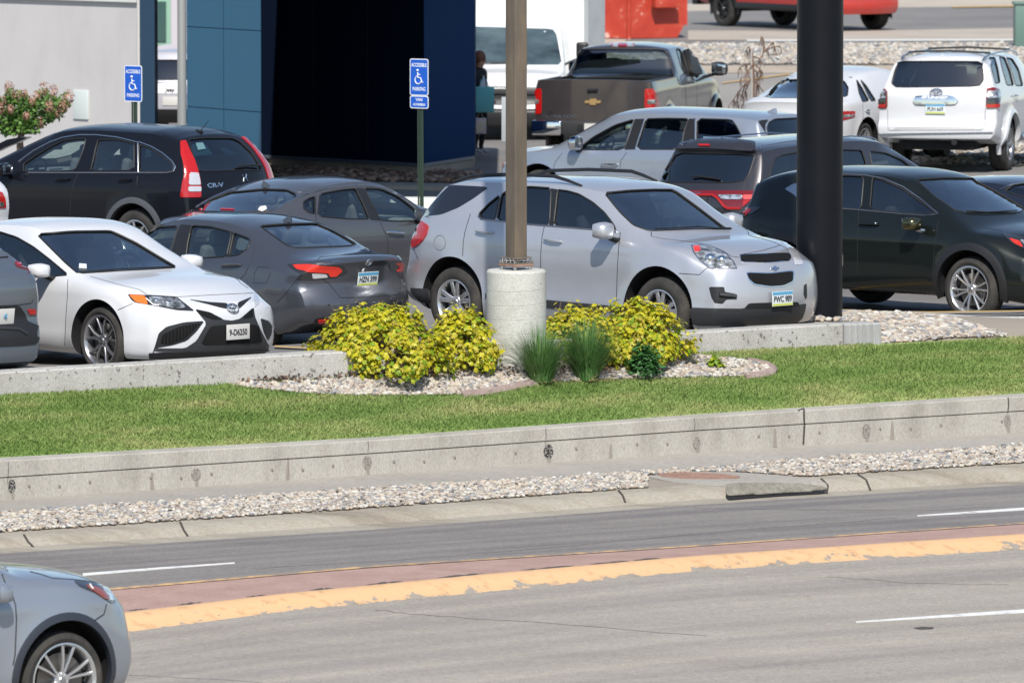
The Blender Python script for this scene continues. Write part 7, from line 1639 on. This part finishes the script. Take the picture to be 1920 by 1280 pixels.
def hydrangea_build():
    rng = random.Random(31); D = 104; b = GY(36, 300, D); t = root('hydrangea_tree', b, 'small hydrangea tree with pink flower heads before the pale wall', 'tree'); O = t.location; w = lambda px, py, dy=0.: GY(px, py, D+dy)-O
    tr = MB().tube([(0, 0, -.9), w(38, 285), w(37, 262), w(45, 240)], [.06, .055, .05, .04], 9)
    its = []; heads = []
    E = [(35, 205, 36, 34), (72, 212, 36, 26), (100, 205, 26, 24), (8, 214, 28, 32), (-25, 215, 34, 36), (58, 235, 26, 18), (-60, 225, 30, 30), (26, 240, 30, 16), (119, 190, 13, 16), (18, 182, 12, 16), (84, 182, 12, 15)]
    for cx, cy, rx, ry in E:
        tr.tube([w(42, 250), w((42+cx)/2, (250+cy)/2+4), w(cx, cy, rng.uniform(-.3, .3))], [.03, .018, .01], 5)
        for i in range(int(rx*ry*.50)):
            a = rng.uniform(0, 2*PI); r = math.sqrt(rng.random()); dy = rng.uniform(-.42, .42); p = w(cx+rx*r*math.cos(a)*.9, cy+ry*r*math.sin(a)*.9, dy); its.append((p, Vector((rng.gauss(0, .6), -.4+rng.gauss(0, .6), .5+rng.gauss(0, .4))), .075*rng.uniform(.6, 1.2), rng.uniform(0, 6)))
    OV = [(0, 0, 0), (.24, .3, .04), (.27, .55, .04), (0, 1, -.08), (-.27, .55, .04), (-.24, .3, .04)]
    V, F_ = leaf_cloud(its, OV); me = bpy.data.meshes.new('crown'); me.from_pydata(V, [], F_); me.materials.append(HLEAF); link(bpy.data.objects.new('crown', me), t); tr.obj('trunk', mat('tree_bark', (.14, .1, .08), .9), t)
    FL = leaf_mat('faded_bloom', [(.42, .22, .17), (.50, .28, .20), (.36, .18, .15), (.55, .36, .26), (.45, .30, .18)], .2)
    for cx, cy, r in ((17, 165, 12), (31, 180, 11), (82, 166, 12), (100, 172, 12), (92, 200, 11), (128, 183, 14), (118, 200, 11), (75, 230, 10), (60, 190, 9), (45, 176, 8), (20, 205, 8), (5, 190, 10), (2, 205, 9), (70, 180, 9), (108, 212, 9), (50, 218, 7), (-20, 190, 12), (-40, 200, 11), (-60, 210, 10)):
        f = []; c = w(cx, cy, -.38+rng.uniform(-.08, .1))
        for i in range(130):
            d = Vector((rng.gauss(0, 1), rng.gauss(0, 1), rng.gauss(0, 1))).normalized(); d.z *= 1.35; f.append((c+d*r/130*rng.uniform(.6, 1.0), d, .030*rng.uniform(.7, 1.3), rng.uniform(0, 6)))
        V, F_ = leaf_cloud(f, OV); me = bpy.data.meshes.new('flower_head'); me.from_pydata(V, [], F_); me.materials.append(FL); link(bpy.data.objects.new('flower_head', me), t)
# ================================================================ box truck, person, dark panel
S_VAN = dict(L=6.0, W=2.02, WB=3.6, FO=.85, RO=1.4, TR=.38, RA=.46, sm=1,
  top=[(-3.2, .95), (-.1, .95), (.05, 2.05), (.5, 2.12), (.9, 2.10), (1.15, 2.0), (1.75, 1.42), (1.85, 1.36), (2.3, 1.26), (2.65, 1.05)],
  belt=[(-3.2, .93), (-.1, .93), (.1, 1.28), (1.7, 1.26), (2.65, .98)], bot=[(-3.2, .5), (2.65, .42)], wm=[(-3.2, .95), (1.8, 1.0), (2.3, .97), (2.65, .90)],
  we=[(-3.2, .90), (-.1, .90), (.1, .82), (.9, .80), (1.7, .92), (2.65, .84)], dr=[(-3.2, .01), (0, .03), (.3, .06), (1.2, .08), (1.8, .05), (2.65, .04)],
  nose=[(.4, -.05), (.7, -.02), (.85, .06), (1.1, .08)], tail=[(.5, 0), (1, 0)], cf=.22, cr=.02, rampf=.5, rampr=.2, cab=(.2, 1.6))
def truck():
    WT = paint('paint_truck_white', (.66, .67, .68), metal=0, rough=.4, dirt=.03)
    c = Car('box_truck', S_VAN, PO_T, WT, 'white box truck facing the camera behind the lamp post, black bumper', PGRP, 'truck'); A = lambda p: K(880, 0, 3.658, p); 
    c.decal('windshield', A([(-140, 195), (-60, 182), (36, 186), (250, 192), (570, 202), (598, 240), (636, 446), (420, 446), (0, 434), (-190, 420)]), mat('teal_windshield', (.045, .07, .08), .06, 0, 1, fn=lambda m, nt, p: noise_mix(nt, p, [(.02, .03, .035), (.06, .09, .10), (.10, .14, .15)], scale=1.1, detail=3, stretch=(1, 1, 2.5)) and None), off=.006, g=9)
    c.decal('window_sticker', A([(562, 412), (598, 412), (600, 436), (564, 436)]), mat('sticker_pale', (.55, .6, .6), .5), off=.005, g=4, rnd=0, thick=.004)
    c.decal('grille', A([(-160, 600), (100, 596), (440, 602), (520, 605), (520, 700), (430, 720), (75, 722), (-160, 710)]), BLK, off=.01, g=8); c.line('grille_bar', A([(-150, 650), (100, 640), (430, 646), (510, 648)]), .015, GREYPL, off=.02)
    MB().box((2.72, 0, .56), (.24, 1.9, .30), bev=.06).obj('bumper', BLK, c.root)
    b = MB().box((-1.45, 0, 2.05), (3.3, 2.36, 2.35), bev=.02).obj('cargo_box', mat('box_white', (.74, .75, .74), .45, fn=lambda m, nt, p: noise_mix(nt, p, [(.64, .65, .64), (.73, .74, .73), (.76, .77, .76)], scale=1.2, stretch=(1, 1, 3)) and None), c.root, False)
    for sg in (-1, 1): MB().box((.21, sg*1.165, 2.05), (.03, .07, 2.36)).obj('corner_trim', mat('alu', (.42, .44, .45), .45, .3), b)
    for sg in (-1, 1): MB().box((1.5, sg*1.22, 1.6), (.1, .2, .34), bev=.04).tube([(1.5, sg*1.15, 1.5), (1.62, sg*.93, 1.4)], .02, 6).obj('side_mirror', BLK, c.root)
    c.line('wiper', A([(20, 445), (250, 440), (400, 450)]), .012, BLK, off=.03); c.wheels('six', .21, SATIN); c.finish()
def person_build(lot):
    f = Vector(((897-960)/FPX*118.6, 118.6, 0)); f.z = terr(f.x, f.y); t = root('person', f, 'person in black jacket and trousers carrying a teal bag past the blue wall corner', 'person')
    J = {'pel': (0, 0, .93), 'sp': (0, .0, 1.10), 'ch': (.01, 0, 1.28), 'nk': (.02, 0, 1.42), 'hb': (.035, 0, 1.50), 'hd': (.045, 0, 1.57), 'ht': (.03, 0, 1.64),
         'sl': (.01, .16, 1.37), 'el': (-.02, .21, 1.12), 'wl': (.12, .2, .93), 'pl': (.17, .19, .88), 'sr': (.01, -.16, 1.37), 'er': (-.03, -.21, 1.12), 'wr': (.13, -.2, .97), 'pr': (.17, -.2, .92),
         'hl': (0, .09, .88), 'kl': (.05, .1, .49), 'al': (-.03, .1, .10), 'tl': (.13, .11, .04), 'hr': (0, -.09, .88), 'kr': (.03, -.1, .49), 'ar': (.0, -.1, .10), 'tr': (.16, -.11, .04)}
    Rr = dict(pel=.13, sp=.115, ch=.13, nk=.05, hb=.075, hd=.095, ht=.075, sl=.06, el=.042, wl=.028, pl=.03, sr=.06, er=.042, wr=.028, pr=.03, hl=.09, kl=.058, al=.042, tl=.035, hr=.09, kr=.058, ar=.042, tr=.035)
    ks = list(J); E_ = [('pel', 'sp'), ('sp', 'ch'), ('ch', 'nk'), ('nk', 'hb'), ('hb', 'hd'), ('hd', 'ht'), ('ch', 'sl'), ('sl', 'el'), ('el', 'wl'), ('wl', 'pl'), ('ch', 'sr'), ('sr', 'er'), ('er', 'wr'), ('wr', 'pr'), ('pel', 'hl'), ('hl', 'kl'), ('kl', 'al'), ('al', 'tl'), ('pel', 'hr'), ('hr', 'kr'), ('kr', 'ar'), ('ar', 'tr')]
    def skin(name, pts, edges, radii, mats, par, flat=1.):
        me = bpy.data.meshes.new(name); me.from_pydata(pts, edges, []); o = bpy.data.objects.new(name, me); COL.objects.link(o); md = o.modifiers.new('s', 'SKIN'); o.modifiers.new('d', 'SUBSURF').levels = 1
        for i, r in enumerate(radii): me.skin_vertices[0].data[i].radius = (r, r*flat)
        me.skin_vertices[0].data[0].use_root = True; bpy.context.view_layer.update(); m2 = ev_mesh(o); bpy.data.objects.remove(o); m2.materials.clear()
        for m in mats: m2.materials.append(m)
        m2.name = name; q = bpy.data.objects.new(name, m2); link(q, par); shade(m2, 80); return q
    SK = mat('skin', (.50, .28, .2), .5); JK = mat('black_jacket', (.012, .012, .015), .8); PT = mat('black_trousers', (.01, .01, .012), .8); SHO = mat('pale_shoe', (.5, .52, .58), .6); HR = mat('auburn_hair', (.16, .06, .03), .6); SH = mat('white_shirt', (.6, .6, .65), .7)
    b = skin('body', [J[k] for k in ks], [(ks.index(a), ks.index(c)) for a, c in E_], [Rr[k] for k in ks], [SK, JK, PT, SHO, SH], t)
    for p in b.data.polygons:
        c = p.center; hand = c.x > .10 and .84 < c.z < .98 and abs(c.y) > .12
        p.material_index = 0 if (c.z > 1.43 or hand) else (4 if (c.x > .085 and abs(c.y) < .07 and c.z > 1.0) else (1 if c.z > .84 else (2 if c.z > .10 else 3)))
    h = MB().sphere((.02, 0, 1.60), .115, 10, sc=(.95, .92, 1.05)).sphere((-.05, 0, 1.50), .09, 8, sc=(.7, .9, 1.5)); h.obj('hair', HR, t)
    fc = MB().sphere((.135, 0, 1.555), .018, 5, sc=(1.1, .6, 1.2)); fc.obj('nose', SK, t)
    for sy in (-1, 1):
        MB().sphere((.118, sy*.033, 1.59), .011, 5).obj('eye', mat('eye_dark', (.03, .02, .02), .3), t)
        for k in range(5):
            y = sy*.2; MB().tube([(.16, y-.03+.015*k, .90), (.20, y-.03+.015*k, .865), (.185, y-.03+.015*k, .835)] if k < 4 else [(.15, y-.035, .92), (.19, y-.045, .90)], [.010, .009, .007] if k < 4 else [.011, .008], 6).obj('finger', SK, b)
    MB().tube([(.128, -.022, 1.525), (.133, 0, 1.522), (.128, .022, 1.525)], .006, 5).obj('mouth', mat('lip', (.4, .14, .12), .5), t)
    t.rotation_euler = (0, 0, R(-35))
    bg_ = root('tote_bag', f+Vector((.10, -.28, .72)), 'teal tote bag held by the person beside the blue wall corner', 'bag'); TE = mat('teal_bag', (.16, .55, .58), .6)
    MB().box((0, 0, .20), (.32, .10, .42), bev=.02).obj('bag_body', TE, bg_); MB().tube([(-.07, 0, .40), (-.06, 0, .52), (.03, 0, .54), (.07, 0, .40)], .008, 6).obj('handle', TE, bg_)
    b2 = root('gift_bag', f+Vector((.03, -.30, .36)), 'small cream and lilac bag hanging below the teal bag', 'bag'); MB().box((0, 0, .13), (.2, .09, .26), bev=.01).obj('bag_body', mat('lilac_bag', (.62, .55, .66), .6, fn=lambda m, nt, p: noise_mix(nt, p, [(.75, .62, .40), (.72, .68, .60), (.45, .36, .62)], scale=9) and None), b2); MB().tube([(-.05, 0, .26), (0, 0, .40), (.05, 0, .26)], .005, 5).obj('handle', mat('cream', (.7, .6, .4), .6), b2)
def dark_panel():
    # raised dark tailgate tip at the left border
    D = 96; t = root('raised_panel', GY(-60, 300, D), 'dark slanting panel tip entering at the left border before the pale wall', 'vehicle panel'); O = t.location
    U = [(-200, 330), (-60, 296), (0, 270), (18, 261), (40, 257), (54, 257)]; L = [(-200, 350), (-60, 306), (0, 283), (14, 276), (34, 268), (54, 259)]
    vs = []; n = len(U)
    for (a, b) in zip(U, L):
        for dy in (-.25, .25): vs += [GY(a[0]+dy*20, a[1]-dy*3, D+dy*3)-O, GY(b[0]+dy*20, b[1]-dy*3, D+dy*3)-O]
    fs = []
    for i in range(n-1):
        a = i*4; b = a+4; fs += [(a, b, b+1, a+1), (a+2, a+3, b+3, b+2), (a, a+2, b+2, b), (a+1, b+1, b+3, a+3)]
    fs += [(0, 1, 3, 2), (n*4-4, n*4-2, n*4-1, n*4-3)]
    MB().add(vs, fs).obj('panel_shell', paint('paint_black', (.008, .009, .014)), t, True, 50); MB().tube([GY(-150, 345, D)-O, (0, 0, -1.4), (.2, .3, -2.1)], .05, 8).obj('support_strut', BLK, t)
# ================================================================ assemble
lot = ground_build(); sw_s, gbed = street_build(); retaining_build(); lawn_s = lawn_build(); low_wall_build(lawn_s, lot); strip_stones(gbed)
building_build(); back_build(lot)
eq(); cam_car(); ver(); crv(); opt(); lex(); dur(); aca(); sil(); fourr(); sed2(); hl(); bu(); small_cars(); truck()
poles_build(lawn_s); plants_build(lawn_s); hydrangea_build(); person_build(lot); dark_panel()
